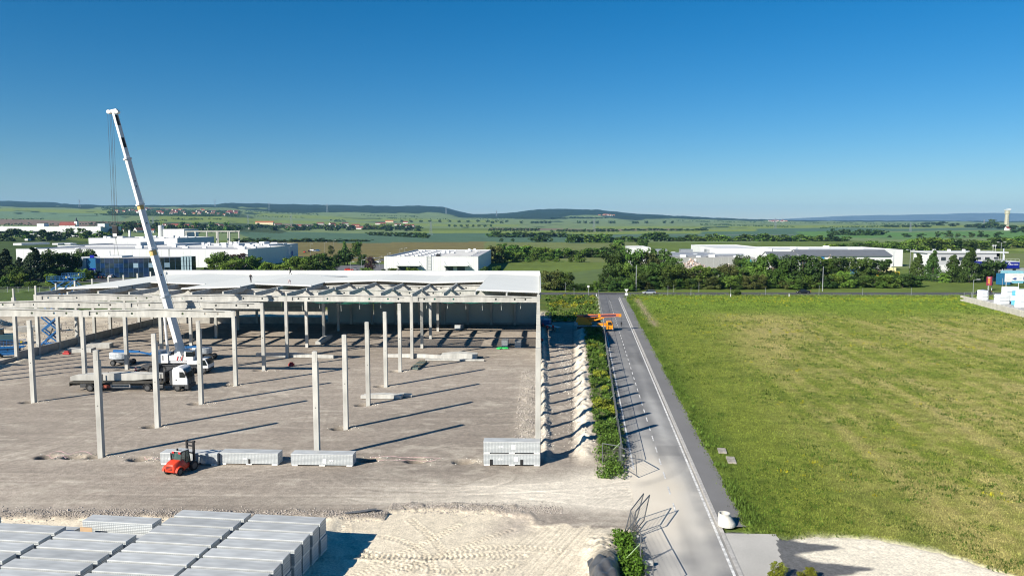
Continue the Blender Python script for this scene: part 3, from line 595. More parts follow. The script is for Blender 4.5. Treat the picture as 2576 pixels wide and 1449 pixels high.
for k, bays in ((3, (2, 3)), (4, (2, 3)), (5, (0, 1, 2, 3)), (6, (0, 1, 2, 3)), (7, (0, 1, 2, 3)), (8, (0, 1, 2, 3))):
    for by in bays:
        o = bp if firstb else bp.copy()
        if not firstb: COL.objects.link(o)
        firstb = False
        xc = (BX[by] + BX[by + 1]) / 2; o.location = (xc, FR[k], 9.82); o.scale = ((BX[by] - BX[by + 1] - .5) / 21.1, 1, 1)
        tag(o, f'long concrete roof beam with six round holes on the {od(k - 3)} beam line from the front, {bay_name[by]}', 'beam', 'concrete roof beams')
# ---- purlins
def purlin(L=10.6):
    b = MB(); pts = [(-L / 2, .35), (-L / 2, .78), (L / 2, .78), (L / 2, .35), (L / 2 - .9, .30), (L / 2 - 1.9, .02), (-L / 2 + 1.9, .02), (-L / 2 + .9, .30)]
    b.prism(pts, -.13, .13, 'x'); return b.build('purlin', M_CONC)
pp = purlin(); firstp = True
def top_at(by, t): return 10.76 + .30 * (1 - abs(2 * t - 1))
for k in (5, 6):
    for by in range(4):
        for q in range(5 if by == 3 else 4):
            t = q / 4
            x = BX[by] + (BX[by + 1] - BX[by]) * t
            o = pp if firstp else pp.copy()
            if not firstp: COL.objects.link(o)
            firstp = False
            o.location = (x, FR[k] + 5.525, top_at(by, t) - .36)
            tag(o, f"{od(q)} concrete purlin from the right, {bay_name[by]}, {'front' if k == 5 else 'rear'} purlin row", 'purlin', 'concrete purlins between the beams')
# ---- roof deck: each slope starts where the covering has got to
HALF = [BX[0] + .25]
for i in range(4): HALF += [(BX[i] + BX[i + 1]) / 2, BX[i + 1]]
HALF[-1] -= .4
START = [129.0, 149.0, 150.0, 150.0, 141.0, 134.2, 144.2, 133.0]
roof = thing('hall_roof', 'unfinished white roof sheeting over the rear of the hall', 'roof', (0, 0, 0))
M_DECKU = mat('galvanised_deck', (.42, .44, .45), .45, metal=.5, var=.1)
for i in range(8):
    x0, x1 = HALF[i], HALF[i + 1]; z0, z1 = (11.32, 11.68) if i % 2 == 0 else (11.68, 11.32)
    n = 7; edges = np.linspace(x0, x1, n + 1)
    y0 = START[i]
    b = MB()
    b.loft([[(x0 - .01, y0, z0 - .12), (x0 - .01, y0, z0), (x1 + .01, y0, z1), (x1 + .01, y0, z1 - .12)], [(x0 - .01, 171.2, z0 - .12), (x0 - .01, 171.2, z0), (x1 + .01, 171.2, z1), (x1 + .01, 171.2, z1 - .12)]])
    o = b.build('deck', M_ROOFW, roof)
    # corrugated edge of the decking at the open front
    b = MB(); nn = 34
    for q in range(nn):
        xa = x0 + (x1 - x0) * (q + .15) / nn; xb = x0 + (x1 - x0) * (q + .6) / nn; zz = z0 + (z1 - z0) * (q + .4) / nn
        b.box(min(xa, xb), max(xa, xb), y0 - .22, y0 + .3, zz - .15, zz - .125)
    b.build('deck_edge', M_DECKU, o)
# edge profiles lying along the open front
M_GALV = mat('galvanised_steel', (.50, .51, .52), .4, metal=.7, var=.1)
b = MB()
for i in range(8):
    x0, x1 = HALF[i], HALF[i + 1]; z0, z1 = (11.32, 11.68) if i % 2 == 0 else (11.68, 11.32)
    b.bar((x0 - .1, START[i] + .25, z0 + .07), (x1 + .1, START[i] + .25, z1 + .07), .3, .12)
b.build('edge_profile', M_WHITE, roof)
# parapet of separate sheets round the back and right
q = 0; x = .32
while x > -87.5:
    x2 = max(x - 5.43, -87.6); b = MB(); b.box(x2 + .015, x - .015, 171.25, 171.5, 10.3, 12.32); b.box(x2 + .01, x - .01, 171.17, 171.58, 12.325, 12.39)
    b.build('parapet_panel', M_WHITE, roof); x = x2
y = 129.5
while y < 171:
    y2 = min(y + 5.525, 171.15); b = MB(); b.box(.32, .44, y + .01, y2 - .01, 10.2, 11.95); b.build('parapet_panel', M_WHITE, roof); y = y2
# ---- back wall
wall = thing('back_wall', 'grey panel wall closing the rear of the hall behind the columns', 'wall', (0, 0, 0))
for q in range(9):
    x1 = -0.2 - 5.43 * q; x0 = x1 - 5.3
    b = MB(); b.box(x0, x1, FR[9] + .2, FR[9] + .38, .45, 10.2)
    for zz in (2.4, 4.4, 6.4, 8.4): b.box(x0, x1, FR[9] + .17, FR[9] + .2, zz, zz + .03)
    b.build('panel', M_GREYP, wall)
b = MB(); b.box(-49.3, -.1, FR[9] + .1, FR[9] + .5, -.4, .45); b.build('plinth', M_CONCD, wall)
for q in range(7):
    x1 = -48.96 - 5.43 * q; b = MB(); b.box(x1 - 5.3, x1, FR[9] + .2, FR[9] + .38, 3.9, 10.2); b.build('panel', M_GREYP, wall)
b = MB(); b.box(-87, -49.4, FR[9] + .1, FR[9] + .4, -.4, 1.6); b.build('plinth', M_CONCD, wall)
b = MB(); b.box(-87, -49.4, FR[9] - .1, FR[9] + .19, 2.9, 3.9); b.build('wall_rail', M_CONC, wall)
o = MB(); o.box(.34, .52, 124, 171, -.5, 1.25); tag(o.build('plinth_wall', M_CONCD), 'low concrete plinth panel along the right side of the hall rear', 'wall')
# ---- low wall down the left side, one slab per column gap
for q in range(14):
    y = FR[0] + 5.525 * (5 + q) - 5.3 if q else FR[0] + 5.525 * 4; b = MB(); y0 = FR[0] + 5.525 * (4 + q) + .3
    b.box(-.14, .14, 0, 4.9, -.6, 1.75 if q != 4 else 1.0); o = b.build('foundation_wall', M_CONCD, bev=.02); o.location = (BX[4] + .05, y0, 0)
    tag(o, f'{od(q)} low concrete foundation wall slab from the front along the left columns', 'wall', 'foundation wall slabs')
# ---- safety nets
def net_mat():
    m = bpy.data.materials.new('green_net'); m.use_nodes = True; t = m.node_tree; N = t.nodes; Lk = t.links; p = N['Principled BSDF']
    p.inputs['Base Color'].default_value = (.01, .20, .12, 1); p.inputs['Roughness'].default_value = .8
    tc = N.new('ShaderNodeTexCoord'); ck = N.new('ShaderNodeTexNoise'); ck.inputs['Scale'].default_value = 30; Lk.new(tc.outputs['Object'], ck.inputs['Vector'])
    mr = N.new('ShaderNodeMapRange'); mr.inputs[1].default_value = .4; mr.inputs[2].default_value = .6; mr.inputs[3].default_value = .25; mr.inputs[4].default_value = .9; Lk.new(ck.outputs[0], mr.inputs[0]); Lk.new(mr.outputs[0], p.inputs['Alpha']); MATS['net'] = m; return m
M_NET = net_mat()
for by, ya, yb, xs0 in ((0, 127.2, 136.8, 0), (1, 127.2, 136.8, 0), (2, 138, 148, 1)):
    b = MB(); xa, xb = BX[by + 1] + 1, BX[by] - 1; n = 22; ny = 8; g = []
    for i in range(n + 1):
        for j in range(ny + 1):
            u = i / n; v = j / ny; xx = xa + (xb - xa) * u; yy = ya + (yb - ya) * v
            sag = math.sin(u * 3.14159) ** .6 * (.25 + .55 * math.sin(v * 3.14159)) + .18 * math.sin(u * 31 + by) * (1 - v)
            g.append((xx, yy, 9.75 - sag * (.7 if by != 1 else 1.0)))
    b.add(g, [(i * (ny + 1) + j, (i + 1) * (ny + 1) + j, (i + 1) * (ny + 1) + j + 1, i * (ny + 1) + j + 1) for i in range(n) for j in range(ny)])
    nt_ = thing('safety_net', f'green safety net sagging under the roof beams in the {bay_name[by]}', 'net', (0, 0, 0), 0, 'green safety nets')
    b.build('netting', M_NET, nt_, smooth=True)
    for i in range(6):
        xx = xa + (xb - xa) * (i + .5) / 6 + random.uniform(-.5, .5); b = MB(); b.cyl((xx, ya - .1, 9.8), (xx + .05, ya - .12, 8.7 - random.random() * .7), .03, n=5); b.build('rope', mat('white_rope', (.6, .6, .55), .8), nt_)
# ================================================================== PANEL PACKS
def panel_mat():
    m = bpy.data.materials.new('panel_edges'); m.use_nodes = True; t = m.node_tree; N = t.nodes; Lk = t.links; p = N['Principled BSDF']
    p.inputs['Roughness'].default_value = .4
    tc = N.new('ShaderNodeTexCoord'); br = N.new('ShaderNodeTexBrick'); br.offset = 0; br.inputs['Scale'].default_value = 1.0; br.inputs['Brick Width'].default_value = .14; br.inputs['Row Height'].default_value = .115; br.inputs['Mortar Size'].default_value = .02
    br.inputs[1].default_value = (.60, .62, .61, 1); br.inputs[2].default_value = (.50, .53, .53, 1); br.inputs[3].default_value = (.30, .32, .33, 1)
    sp = N.new('ShaderNodeSeparateXYZ'); cb = N.new('ShaderNodeCombineXYZ'); Lk.new(tc.outputs['Object'], sp.inputs[0]); Lk.new(sp.outputs[0], cb.inputs[0]); Lk.new(sp.outputs[2], cb.inputs[1]); Lk.new(cb.outputs[0], br.inputs['Vector']); Lk.new(br.outputs[0], p.inputs['Base Color']); return m
M_PEDGE = panel_mat()
def film_mat():
    m = mat('wrapping_film', (.47, .48, .47), .45, var=.2, scale=1.2, spec=.35, stretch=(.5, 2.0, 1), rnd=.14); return m
M_FILM = film_mat()
M_LAB = mat('paper_label', (.85, .85, .84), .6); M_LABK = mat('black_label', (.02, .02, .02), .5); M_FOAM = mat('foam_block', (.75, .74, .70), .7); M_WOOD = mat('plywood', (.45, .29, .15), .8, var=.15, stretch=(1, 8, 1))
def pack(L=5.5, W=1.2, H=1.15, n=9, name='panel_pack', label='', group=None, labels=(), skid=True, skin=False):
    t = thing(name, label, 'panel pack', group=group)
    b = MB(); s0 = .12 if skid else 0; h = (H - s0) / n
    for k in range(n): b.box(-L / 2 + .01 * (k % 2), L / 2 - .01 * (k % 2), -W / 2 + .006 * (k % 2), W / 2 - .006 * (k % 2), s0 + k * h, s0 + (k + 1) * h - .012)
    b.box(-L / 2 + .03, L / 2 - .03, -W / 2 + .03, W / 2 - .03, s0, s0 + n * h - .02)
    b.build('panels', M_PEDGE, t)
    b = MB(); b.box(-L / 2 - .012, L / 2 + .012, -W / 2 - .012, W / 2 + .012, H - .06, H + .006); b.build('film_cover', M_FILM, t, bev=.02)
    for sx in (-.44, 0, .44):
        if skid: b = MB(); b.box(sx * L - .28, sx * L + .28, -W / 2, W / 2, 0, s0 - .005); b.build('foam_skid', M_FOAM, t)
    for lx, lz, lw, lh, dk in labels:
        b = MB(); b.box(lx, lx + lw, -W / 2 - .022, -W / 2 - .008, lz, lz + lh); b.build('label', M_LABK if dk else M_LAB, t)
    return t
g1 = 'panel packs stacked in rows at the front'
proto = pack(5.25, 1.12, 1.15, group=g1); PA = R(-5.0); cA, sA = math.cos(PA), math.sin(PA)
firstk = True; rown = ['right-hand', 'second-from-right', 'third-from-right', 'fourth-from-right']
HT = 1.17
# right-back top corner of each row, number of packs, missing upper packs
for ci, (cx_, cy_, n, low) in enumerate(((-14.95, 50.95, 9, ()), (-20.62, 51.55, 9, ()), (-26.55, 50.45, 8, (1,)), (-32.35, 50.2, 8, (0,)), (-38.0, 50.2, 8, ()))):
    for k in range(n):
        lv = (0, 1)
        for l_ in lv:
            if l_ == 1 and False: continue
            if l_ == 0 and ci not in (0,) and k not in low and k + 1 not in low and ci < 4 and k > 0: continue   # wholly hidden by its neighbours
            ox, oy = -2.66, -0.58 - 1.425 * k
            jx = random.uniform(-.07, .07); jr = random.uniform(-.007, .007)
            X = cx_ + cA * (ox + jx) - sA * oy; Y = cy_ + sA * (ox + jx) + cA * oy
            if ci == 0: X -= 0.035 * k
            if firstk: o = proto; firstk = False
            else: o = dup(proto)
            zs = 1.0
            if l_ == 1 and k in low: zs = .45
            o.location = (X, Y, l_ * HT); o.rotation_euler = (0, 0, PA + jr); o.scale = (1, 1, zs)
            rn = rown[ci] if ci < 4 else 'leftmost'
            tag(o, f"{'upper' if l_ else 'lower'} wrapped panel pack, {od(k)} from the back, {rn} row of the big stack", 'panel pack', g1)
# the packs laid out along the column line
for i, (px, py, L, lab, labs, rz) in enumerate((
    (-33.45, 69.5, 5.6, 'pack of silver panels on the ground right behind the red forklift', ((-2.0, .5, .2, .16, 0),), -1.0),
    (-27.72, 69.75, 5.72, 'single low pack of silver panels, next to the right of the forklift', ((-.55, .55, .16, .12, 0), (-.35, .55, .16, .12, 0), (-.05, .12, .2, .45, 1)), -1.2),
    (-20.6, 69.6, 6.0, 'single low pack of silver panels in front of a lone column, with a pink mark', ((.75, .5, .16, .12, 0), (.95, .5, .16, .12, 0), (.1, .3, .3, .4, 0)), -.5))):
    o = pack(L, 1.25, 1.16, 9, 'panel_pack', lab, 'panel packs along the column line', labs); o.location = (px, py, .03); o.rotation_euler = (0, 0, R(rz))
for l_, labs in ((0, ((-2.1, .12, .28, .5, 1), (.8, .12, .28, .5, 1), (-1.3, .58, .16, .12, 0), (-1.05, .58, .16, .12, 0), (.2, .42, .4, .45, 0))), (1, ((-1.25, .62, .16, .12, 0), (-1.0, .62, .16, .12, 0), (-.05, .42, .4, .42, 0)))):
    o = pack(5.42, 1.25, 1.16, 9, 'panel_pack', ('lower pack with two black labels' if not l_ else 'upper pack') + ' of the two silver packs stacked beside the trench', 'panel packs along the column line', labs)
    o.location = (-2.5, 70.35, .03 + l_ * 1.18); o.rotation_euler = (0, 0, R(.4))
# opened pack with a cardboard end, white box and straps in the big stack
b = MB(); b.box(-.45, .45, -.02, .02, 0, .42); o = b.build('cardboard_sheet', mat('cardboard', (.50, .34, .20), .85, var=.1)); o.location = (-31.2, 49.0, 1.75); o.rotation_euler = (0, 0, PA); tag(o, 'brown cardboard sheet on the end of an opened panel pack', 'cardboard')
b = MB(); b.box(-.25, .25, -.18, .18, 0, .22); o = b.build('white_box', M_LAB, bev=.03); o.location = (-32.1, 49.6, 1.2); tag(o, 'small white box on the big stack of panel packs', 'box')
# ---- beams and slabs lying on the ground
def lying(x0, y0, x1, y1, w_, h_, label, name='concrete_beam', z=0.08, cat='beam'):
    L = math.hypot(x1 - x0, y1 - y0); b = MB(); b.prism([(-L / 2, 0), (-L / 2, h_ * .72), (0, h_), (L / 2, h_ * .72), (L / 2, 0)], -w_ / 2, w_ / 2, 'y')
    b.box(-L / 2 + .4, L / 2 - .4, -w_ / 2 - .05, w_ / 2 + .05, 0.001, h_ * .16)
    o = b.build(name, M_CONC, bev=.02); o.location = ((x0 + x1) / 2, (y0 + y1) / 2, z); o.rotation_euler = (0, 0, math.atan2(y1 - y0, x1 - x0)); return tag(o, label, cat)
p = G(645, 897); q = G(840, 902); lying(p.x, p.y, q.x, q.y, .5, .75, 'long pale concrete beam lying on the gravel left of the middle columns')
p = G(967, 899); q = G(1110, 903); lying(p.x, p.y, q.x + 2, q.y, .5, .7, 'long pale concrete beam lying on the gravel behind the second column row')
p = G(1110, 903); q = G(1200, 903)
for i in range(3): lying(p.x, p.y - .1 + i * .75, q.x, q.y + i * .75, .6, 1.0, f'{od(i)} of three short concrete beams lying side by side, from the front')
p = G(1060, 905); q = G(1205, 906); b = MB(); b.box(-5, 5, -.3, .3, 0, .25); o = b.build('concrete_slab', M_CONC, bev=.02); o.location = ((p.x + q.x) / 2 + .9, p.y - .9, .06); tag(o, 'thin concrete slab lying in front of the short beams', 'slab')
p = G(912, 1003); q = G(1035, 1001)
for i, (a, c, h_) in enumerate(((-.2, 5.2, .6), (.1, 5.3, .62), (4.2, 6.4, .5))):
    lying(p.x + a, p.y + .55 * i, p.x + c, p.y + .55 * i, .5, h_, ['front', 'rear', 'short right-hand'][i] + ' concrete lintel in the pile at the foot of a column')
p = G(800, 868); q = G(830, 850); lying(p.x, p.y, q.x, q.y, 1.0, .8, 'concrete beam lying lengthwise in the shade near the rear columns')
for i, (px, py) in enumerate(((1270, 872), (1303, 874))):
    g = G(px, py); o = pack(2.6, 1.15, 1.15, 9, 'panel_pack', f"{'left' if i == 0 else 'right'} one of two small panel packs on the gravel near the right rear", 'small panel packs inside the hall', ((-.1, .5, .2, .2, 0),)); o.location = (g.x, g.y + 1.2, .05); o.rotation_euler = (0, 0, R(88))
g = G(1155, 828); o = pack(2.6, 1.3, 1.0, 8, 'panel_pack', 'lone small panel pack standing before the grey back wall', 'small panel packs inside the hall'); o.location = (g.x, g.y, .05); o.rotation_euler = (0, 0, R(80))
b = MB()
for i in range(9): b.cyl((random.uniform(-1, .9), random.uniform(-.5, .5), .1), (random.uniform(-1, 1.2), random.uniform(-.5, .5), .16), .16, n=7)
o = b.build('net_bundle', mat('bright_green_plastic', (.03, .62, .12), .6), smooth=True); g = G(1263, 878); o.location = (g.x, g.y, .02); tag(o, 'bundle of bright green netting on the gravel by two small packs', 'netting')
b = MB(); L = 6.8
for i in range(4): b.box(-L / 2 + .15 * i, L / 2 - .1 * i, -.62 + i * .33, -.35 + i * .33, .08, .34)
st_ = thing('steel_profiles', 'bundle of dark green steel profiles lying at an angle on the gravel', 'profiles', (0, 0, 0)); b.build('profile', mat('green_grey_steel', (.16, .20, .17), .5, metal=.3), st_)
b = MB()
for x in (-2.2, 0, 2.2): b.box(x, x + .12, -.7, .75, .0, .08); b.box(x, x + .06, -.72, .76, .345, .37)
b.build('batten', M_WOOD, st_); p = G(1036, 936); q = G(1070, 908); st_.location = ((p.x + q.x) / 2, (p.y + q.y) / 2, .05); st_.rotation_euler = (0, 0, math.atan2(q.y - p.y, q.x - p.x))
# slabs by the left wall
for i, (px, py, L, W, H, rz) in enumerate(((205, 886, 4.2, 2.0, .7, 8), (252, 875, 4.0, 2.2, .8, 12), (100, 838, 8.0, 1.4, 1.3, 30))):
    g = G(px, py); b = MB(); b.box(-L / 2, L / 2, -W / 2, W / 2, 0, H); o = b.build('concrete_slab', M_CONC, bev=.03); o.location = (g.x, g.y, .05 if i < 2 else .35); o.rotation_euler = (0, 0, R(rz))
    tag(o, ['front concrete slab resting by the foundation wall below the scissor lift', 'rear concrete slab resting by the foundation wall', 'long concrete block lying on the sandy yard left of the hall'][i], 'slab')
# ================================================================== VEHICLES
M_TYRE = mat('tyre_rubber', (.018, .018, .018), .85, var=.3, scale=8); M_RIM = mat('wheel_rim', (.10, .10, .10), .5, metal=.3)
M_BLK = mat('black_paint', (.02, .02, .022), .5); M_CHAS = mat('chassis_grey', (.055, .057, .06), .65, var=.25, scale=4)
M_VW = mat('vehicle_white', (.70, .70, .69), .35, var=.05, scale=2); M_GLS = mat('vehicle_glass', (.015, .02, .022), .08, spec=.7)
M_RED = mat('forklift_red', (.62, .055, .022), .4, var=.08, scale=5); M_ORG = mat('crane_orange', (.72, .27, .012), .4, var=.08, scale=3); M_BLU = mat('lift_blue', (.014, .11, .30), .42, var=.15, scale=4)
M_LGREY = mat('counterweight_grey', (.42, .45, .47), .55, var=.3, scale=2.5); M_REDM = mat('marker_red', (.55, .03, .03), .5)
def wheel(parent, x, y, r, w_, z=None, axis='y', rim=M_RIM):
    z = r if z is None else z; d = Vector((0, 1, 0)) if axis == 'y' else Vector((1, 0, 0)); c = Vector((x, y, z)); b = MB(); n = 18
    a1 = d.orthogonal().normalized(); a2 = d.cross(a1)
    prof = [(-.5, .62), (-.5, .90), (-.34, 1.0), (.34, 1.0), (.5, .90), (.5, .62)]
    b.loft([[c + d * (t * w_) + (a1 * math.cos(6.28318 * i / n) + a2 * math.sin(6.28318 * i / n)) * r * q for i in range(n)] for t, q in prof], cap=False)
    o = b.build('wheel', M_TYRE, parent, smooth=False)
    b = MB()
    b.loft([[c + d * (t * w_) + (a1 * math.cos(6.28318 * i / n) + a2 * math.sin(6.28318 * i / n)) * r * q for i in range(n)] for t, q in [(-.46, .62), (-.30, .5), (-.30, .25), (-.42, .2), (.42, .2), (.30, .25), (.30, .5), (.46, .62)]])
    b.build('rim', rim, o); return o
def person(name, label, loc, rz, top, legs, pose='stand', vest=None):
    """one skin-grown body; clothing colours follow the limbs"""
    P = {'stand': dict(hip=(0, 0, .92), ch=(0, .02, 1.32), nk=(0, .02, 1.5), hd=(0, .05, 1.66), lk=(.1, .03, .5), lf=(.11, 0, .05), rk=(-.1, .03, .5), rf=(-.11, 0, .05), le=(.27, .02, 1.14), lh=(.28, .12, .88), re=(-.27, .02, 1.14), rh=(-.28, .12, .88)),
         'walk': dict(hip=(0, 0, .9), ch=(0, .08, 1.3), nk=(0, .1, 1.48), hd=(0, .14, 1.63), lk=(.1, .28, .52), lf=(.1, .42, .07), rk=(-.1, -.06, .48), rf=(-.1, -.42, .12), le=(.28, -.12, 1.12), lh=(.28, -.05, .86), re=(-.28, .2, 1.14), rh=(-.26, .4, 1.02)),
         'bend': dict(hip=(0, -.1, .68), ch=(0, .28, .9), nk=(0, .42, 1.0), hd=(0, .54, 1.04), lk=(.14, .2, .42), lf=(.14, 0, .05), rk=(-.14, .16, .42), rf=(-.14, -.08, .05), le=(.24, .36, .62), lh=(.18, .46, .36), re=(-.24, .36, .62), rh=(-.18, .5, .36))}[pose]
    names = ['hip', 'ch', 'nk', 'hd', 'lk', 'lf', 'rk', 'rf', 'le', 'lh', 're', 'rh']; rad = dict(hip=.16, ch=.19, nk=.065, hd=.115, lk=.085, lf=.06, rk=.085, rf=.06, le=.06, lh=.045, re=.06, rh=.045)
    vs = [Vector(P[n]) for n in names]; ix = {n: i for i, n in enumerate(names)}
    sh = {}
    for s_, e in (('l', 'le'), ('r', 're')):
        p = (Vector(P['ch']) * .35 + Vector(P['nk']) * .65); p.x = .19 if s_ == 'l' else -.19; vs.append(p); sh[s_] = len(vs) - 1
        p = Vector(P[s_ + 'f']) + Vector((0, .16, -.01)); vs.append(p)
    E_ = [(0, 1), (1, 2), (2, 3), (0, 4), (4, 5), (0, 6), (6, 7), (1, sh['l']), (sh['l'], 8), (8, 9), (1, sh['r']), (sh['r'], 10), (10, 11), (5, sh['l'] + 1), (7, sh['r'] + 1)]
    me = bpy.data.meshes.new(name); me.from_pydata(vs, E_, []); o = bpy.data.objects.new(name, me); COL.objects.link(o)
    sk = o.modifiers.new('skin', 'SKIN'); sb = o.modifiers.new('sub', 'SUBSURF'); sb.levels = 1; sb.render_levels = 1
    for i, v in enumerate(me.skin_vertices[0].data):
        r_ = rad[names[i]] if i < len(names) else (.085 if i in sh.values() else .05); v.radius = (r_, r_ * .85)
        v.use_root = (i == 0)
    dg = bpy.context.evaluated_depsgraph_get(); nm = bpy.data.meshes.new_from_object(o.evaluated_get(dg))
    bpy.data.objects.remove(o); o = bpy.data.objects.new(name, nm); COL.objects.link(o)
    for m_ in (top, legs, mat('skin', (.45, .27, .19), .6), vest or mat('hard_hat', (.75, .75, .72), .4)): nm.materials.append(m_)
    hd = Vector(P['hd']); hp = Vector(P['hip']); segs = [(Vector(P['hip']), Vector(P['lk'])), (Vector(P['lk']), Vector(P['lf'])), (Vector(P['hip']), Vector(P['rk'])), (Vector(P['rk']), Vector(P['rf']))]
    def dseg(c, a, b_): t = max(0, min(1, (c - a).dot(b_ - a) / (b_ - a).length_squared)); return (c - a - (b_ - a) * t).length
    for f in nm.polygons:
        c = f.center; k = 0
        if min(dseg(c, *s_) for s_ in segs) < dseg(c, hp + Vector((0, 0, .08)), Vector(P['ch'])) - .04 and c.z < hp.z + .02: k = 1
        if (c - hd).length < .16: k = 3 if c.z > hd.z + .02 else 2
        if (c - Vector(P['lh'])).length < .1 or (c - Vector(P['rh'])).length < .1: k = 2
        f.material_index = k; f.use_smooth = True
    o.location = loc; o.rotation_euler = (0, 0, rz); return tag(o, label, 'person')
M_CLK = mat('dark_clothes', (.03, .03, .035), .85); M_CLR = mat('red_vest', (.62, .05, .05), .7); M_CLW = mat('pale_clothes', (.62, .5, .48), .8); M_HATR = mat('red_hat', (.5, .05, .05), .5)
def car(label, loc, rz, paint, L=4.5, estate=True, group=None, H=1.45):
    t = thing('car', label, 'car', loc, rz, group); W = .89; b = MB(); l = L / 2
    sec = [(-l, .62, .42, .78), (-l + .12, .80, .30, .95), (-l + .5, .86, .22, 1.0 if estate else .98), (-.9, .89, .2, .97), (.7, .89, .2, .93), (l - .7, .86, .22, .82), (l - .18, .76, .28, .70), (l, .58, .38, .60)]
    b.loft([[(x, -w_, z0), (x, -w_ * .99, (z0 + z1) / 2), (x, -w_ * .9, z1), (x, w_ * .9, z1), (x, w_ * .99, (z0 + z1) / 2), (x, w_, z0)] for x, w_, z0, z1 in sec]); body = b.build('body', paint, t, bev=.05)
    b = MB(); rx = -l + .25 if estate else -l + .75; cab = [(rx, .74, .93, .98), (rx + (.3 if estate else .75), .66, .93, H - .06), (-.2, .66, .93, H), (.45, .62, .92, H - .05), (1.15, .74, .88, .92)]
    b.loft([[(x, -w_ - .1, z0), (x, -w_ + (0 if z1 < 1.1 else .02), z1), (x, w_ - (0 if z1 < 1.1 else .02), z1), (x, w_ + .1, z0)] for x, w_, z0, z1 in cab]); b.build('glasshouse', M_GLS, t, bev=.03)
    b = MB(); b.prism([(rx + (.32 if estate else .75), H - .045), (-.2, H + .015), (.42, H - .04), (.42, H - .07), (-.2, H - .02), (rx + (.32 if estate else .75), H - .075)], -.6, .6, 'y'); b.build('roof', paint, t)
    for s_ in (-1, 1):
        for x in (-l + .85, l - .85): wheel(t, x, s_ * .78, .33, .22)
        b = MB(); b.box(l - .24, l - .1, s_ * .62 - .14, s_ * .62 + .14, .56, .70); b.build('headlight', M_LAB, t)
        b = MB(); b.box(-l + .02, -l + .14, s_ * .66 - .08, s_ * .66 + .08, .66, .92); b.build('tail_light', M_REDM, t)
    return t
M_SILV = mat('silver_paint', (.45, .46, .47), .3, metal=.5); M_BLKC = mat('black_car_paint', (.012, .012, .014), .2, spec=.6)
# ---- the forklift
def forklift():
    g = G(447, 1186); t = thing('forklift', 'red rough-terrain forklift facing the panel packs', 'forklift', (-33.3, 66.9, 0), R(72)); t.scale = (.9, .9, .9)   # local +x points to the forks
    b = MB()   # rounded rear body
    sec = [(-1.55, .45, .55, 1.0), (-1.5, .62, .42, 1.22), (-1.2, .74, .38, 1.40), (-.7, .78, .42, 1.50), (-.2, .78, .42, 1.52), (.15, .74, .45, 1.1), (.9, .66, .5, .95)]
    b.loft([[(x, -w_, z0), (x, -w_, z0 + (z1 - z0) * .62), (x, -w_ * .72, z1), (x, w_ * .72, z1), (x, w_, z0 + (z1 - z0) * .62), (x, w_, z0)] for x, w_, z0, z1 in sec]); body = b.build('body', M_RED, t, bev=.07, smooth=True)
    b = MB()
    for z in (.72, .86, .99): b.box(-1.6, -1.45, -.38, .38, z, z + .05)
    b.build('grille', M_BLK, body)
    for s_ in (-1, 1):
        b = MB(); b.loft([[(-.95 + .58 * math.cos(a), s_ * y_, .42 + .58 * math.sin(a)) for y_ in ((.70,) if 0 else (.72, .98))] + [(-.95 + .50 * math.cos(a), s_ * y_, .42 + .50 * math.sin(a)) for y_ in (.98, .72)] for a in np.linspace(.1, 3.0, 9)]); b.build('mudguard', M_RED, t)
    for s_ in (-1, 1): wheel(t, -.95, s_ * .72, .42, .34); wheel(t, .95, s_ * .76, .52, .42)
    cabm = M_BLK; b = MB()
    P = [(-.55, .62), (.78, .62)]
    for s_ in (-1, 1):
        b.bar((-.6, s_ * .62, 1.45), (-.42, s_ * .56, 2.28), .07); b.bar((.72, s_ * .62, 1.0), (.55, s_ * .56, 2.28), .07); b.bar((.1, s_ * .64, 1.2), (.1, s_ * .57, 2.28), .05); b.bar((-.42, s_ * .56, 2.28), (.55, s_ * .56, 2.28), .07)
    b.bar((-.42, -.56, 2.28), (-.42, .56, 2.28), .07); b.bar((.55, -.56, 2.28), (.55, .56, 2.28), .07); b.build('cab_frame', cabm, t)
    b = MB(); b.prism([(-.6, 1.45), (-.42, 2.24), (.55, 2.24), (.72, 1.0), (-.2, 1.0)], -.585, .585, 'y'); b.build('cab_glass', mat('green_cab_glass', (.05, .10, .085), .08, spec=.8, alpha=.72), t)
    b = MB(); b.box(-.52, .62, -.60, .60, 2.30, 2.38); b.build('cab_roof', mat('cab_roof_grey', (.45, .46, .45), .5), t, bev=.03)
    b = MB(); b.cyl((-.35, .0, 2.38), (-.35, 0, 2.6), .1, n=10); b.build('beacon', M_BLK, t)
    for s_ in (-1, 1): b = MB(); b.box(-.56, -.50, s_ * .42 - .14, s_ * .42 + .14, 2.12, 2.30); b.build('work_light', M_REDM, t)
    b = MB(); b.cyl((-.72, .5, 1.45), (-.72, .5, 2.2), .06, n=8); b.build('exhaust', M_BLK, t)
    b = MB()
    for s_ in (-1, 1): b.box(1.32, 1.52, s_ * .44 - .09, s_ * .44 + .09, .3, 2.9)
    for z in (.6, 1.6, 2.35, 2.75): b.box(1.36, 1.48, -.44, .44, z, z + .12)
    for s_ in (-1, 1): b.cyl((1.42, s_ * .5 - .12, 2.9), (1.42, s_ * .5 + .12, 2.9), .12, n=10)
    b.build('mast', M_BLK, t)
    for s_ in (-1, 1): b = MB(); b.box(1.55, 2.7, s_ * .35 - .07, s_ * .35 + .07, .22, .30); b.box(1.53, 1.6, s_ * .35 - .07, s_ * .35 + .07, .22, .9); b.build('fork', M_BLK, t)
    b = MB(); b.box(-.1, .35, -.25, .25, 1.05, 1.3); b.box(-.2, -.08, -.25, .25, 1.2, 1.95); b.build('seat', M_BLK, t, bev=.04)
forklift()
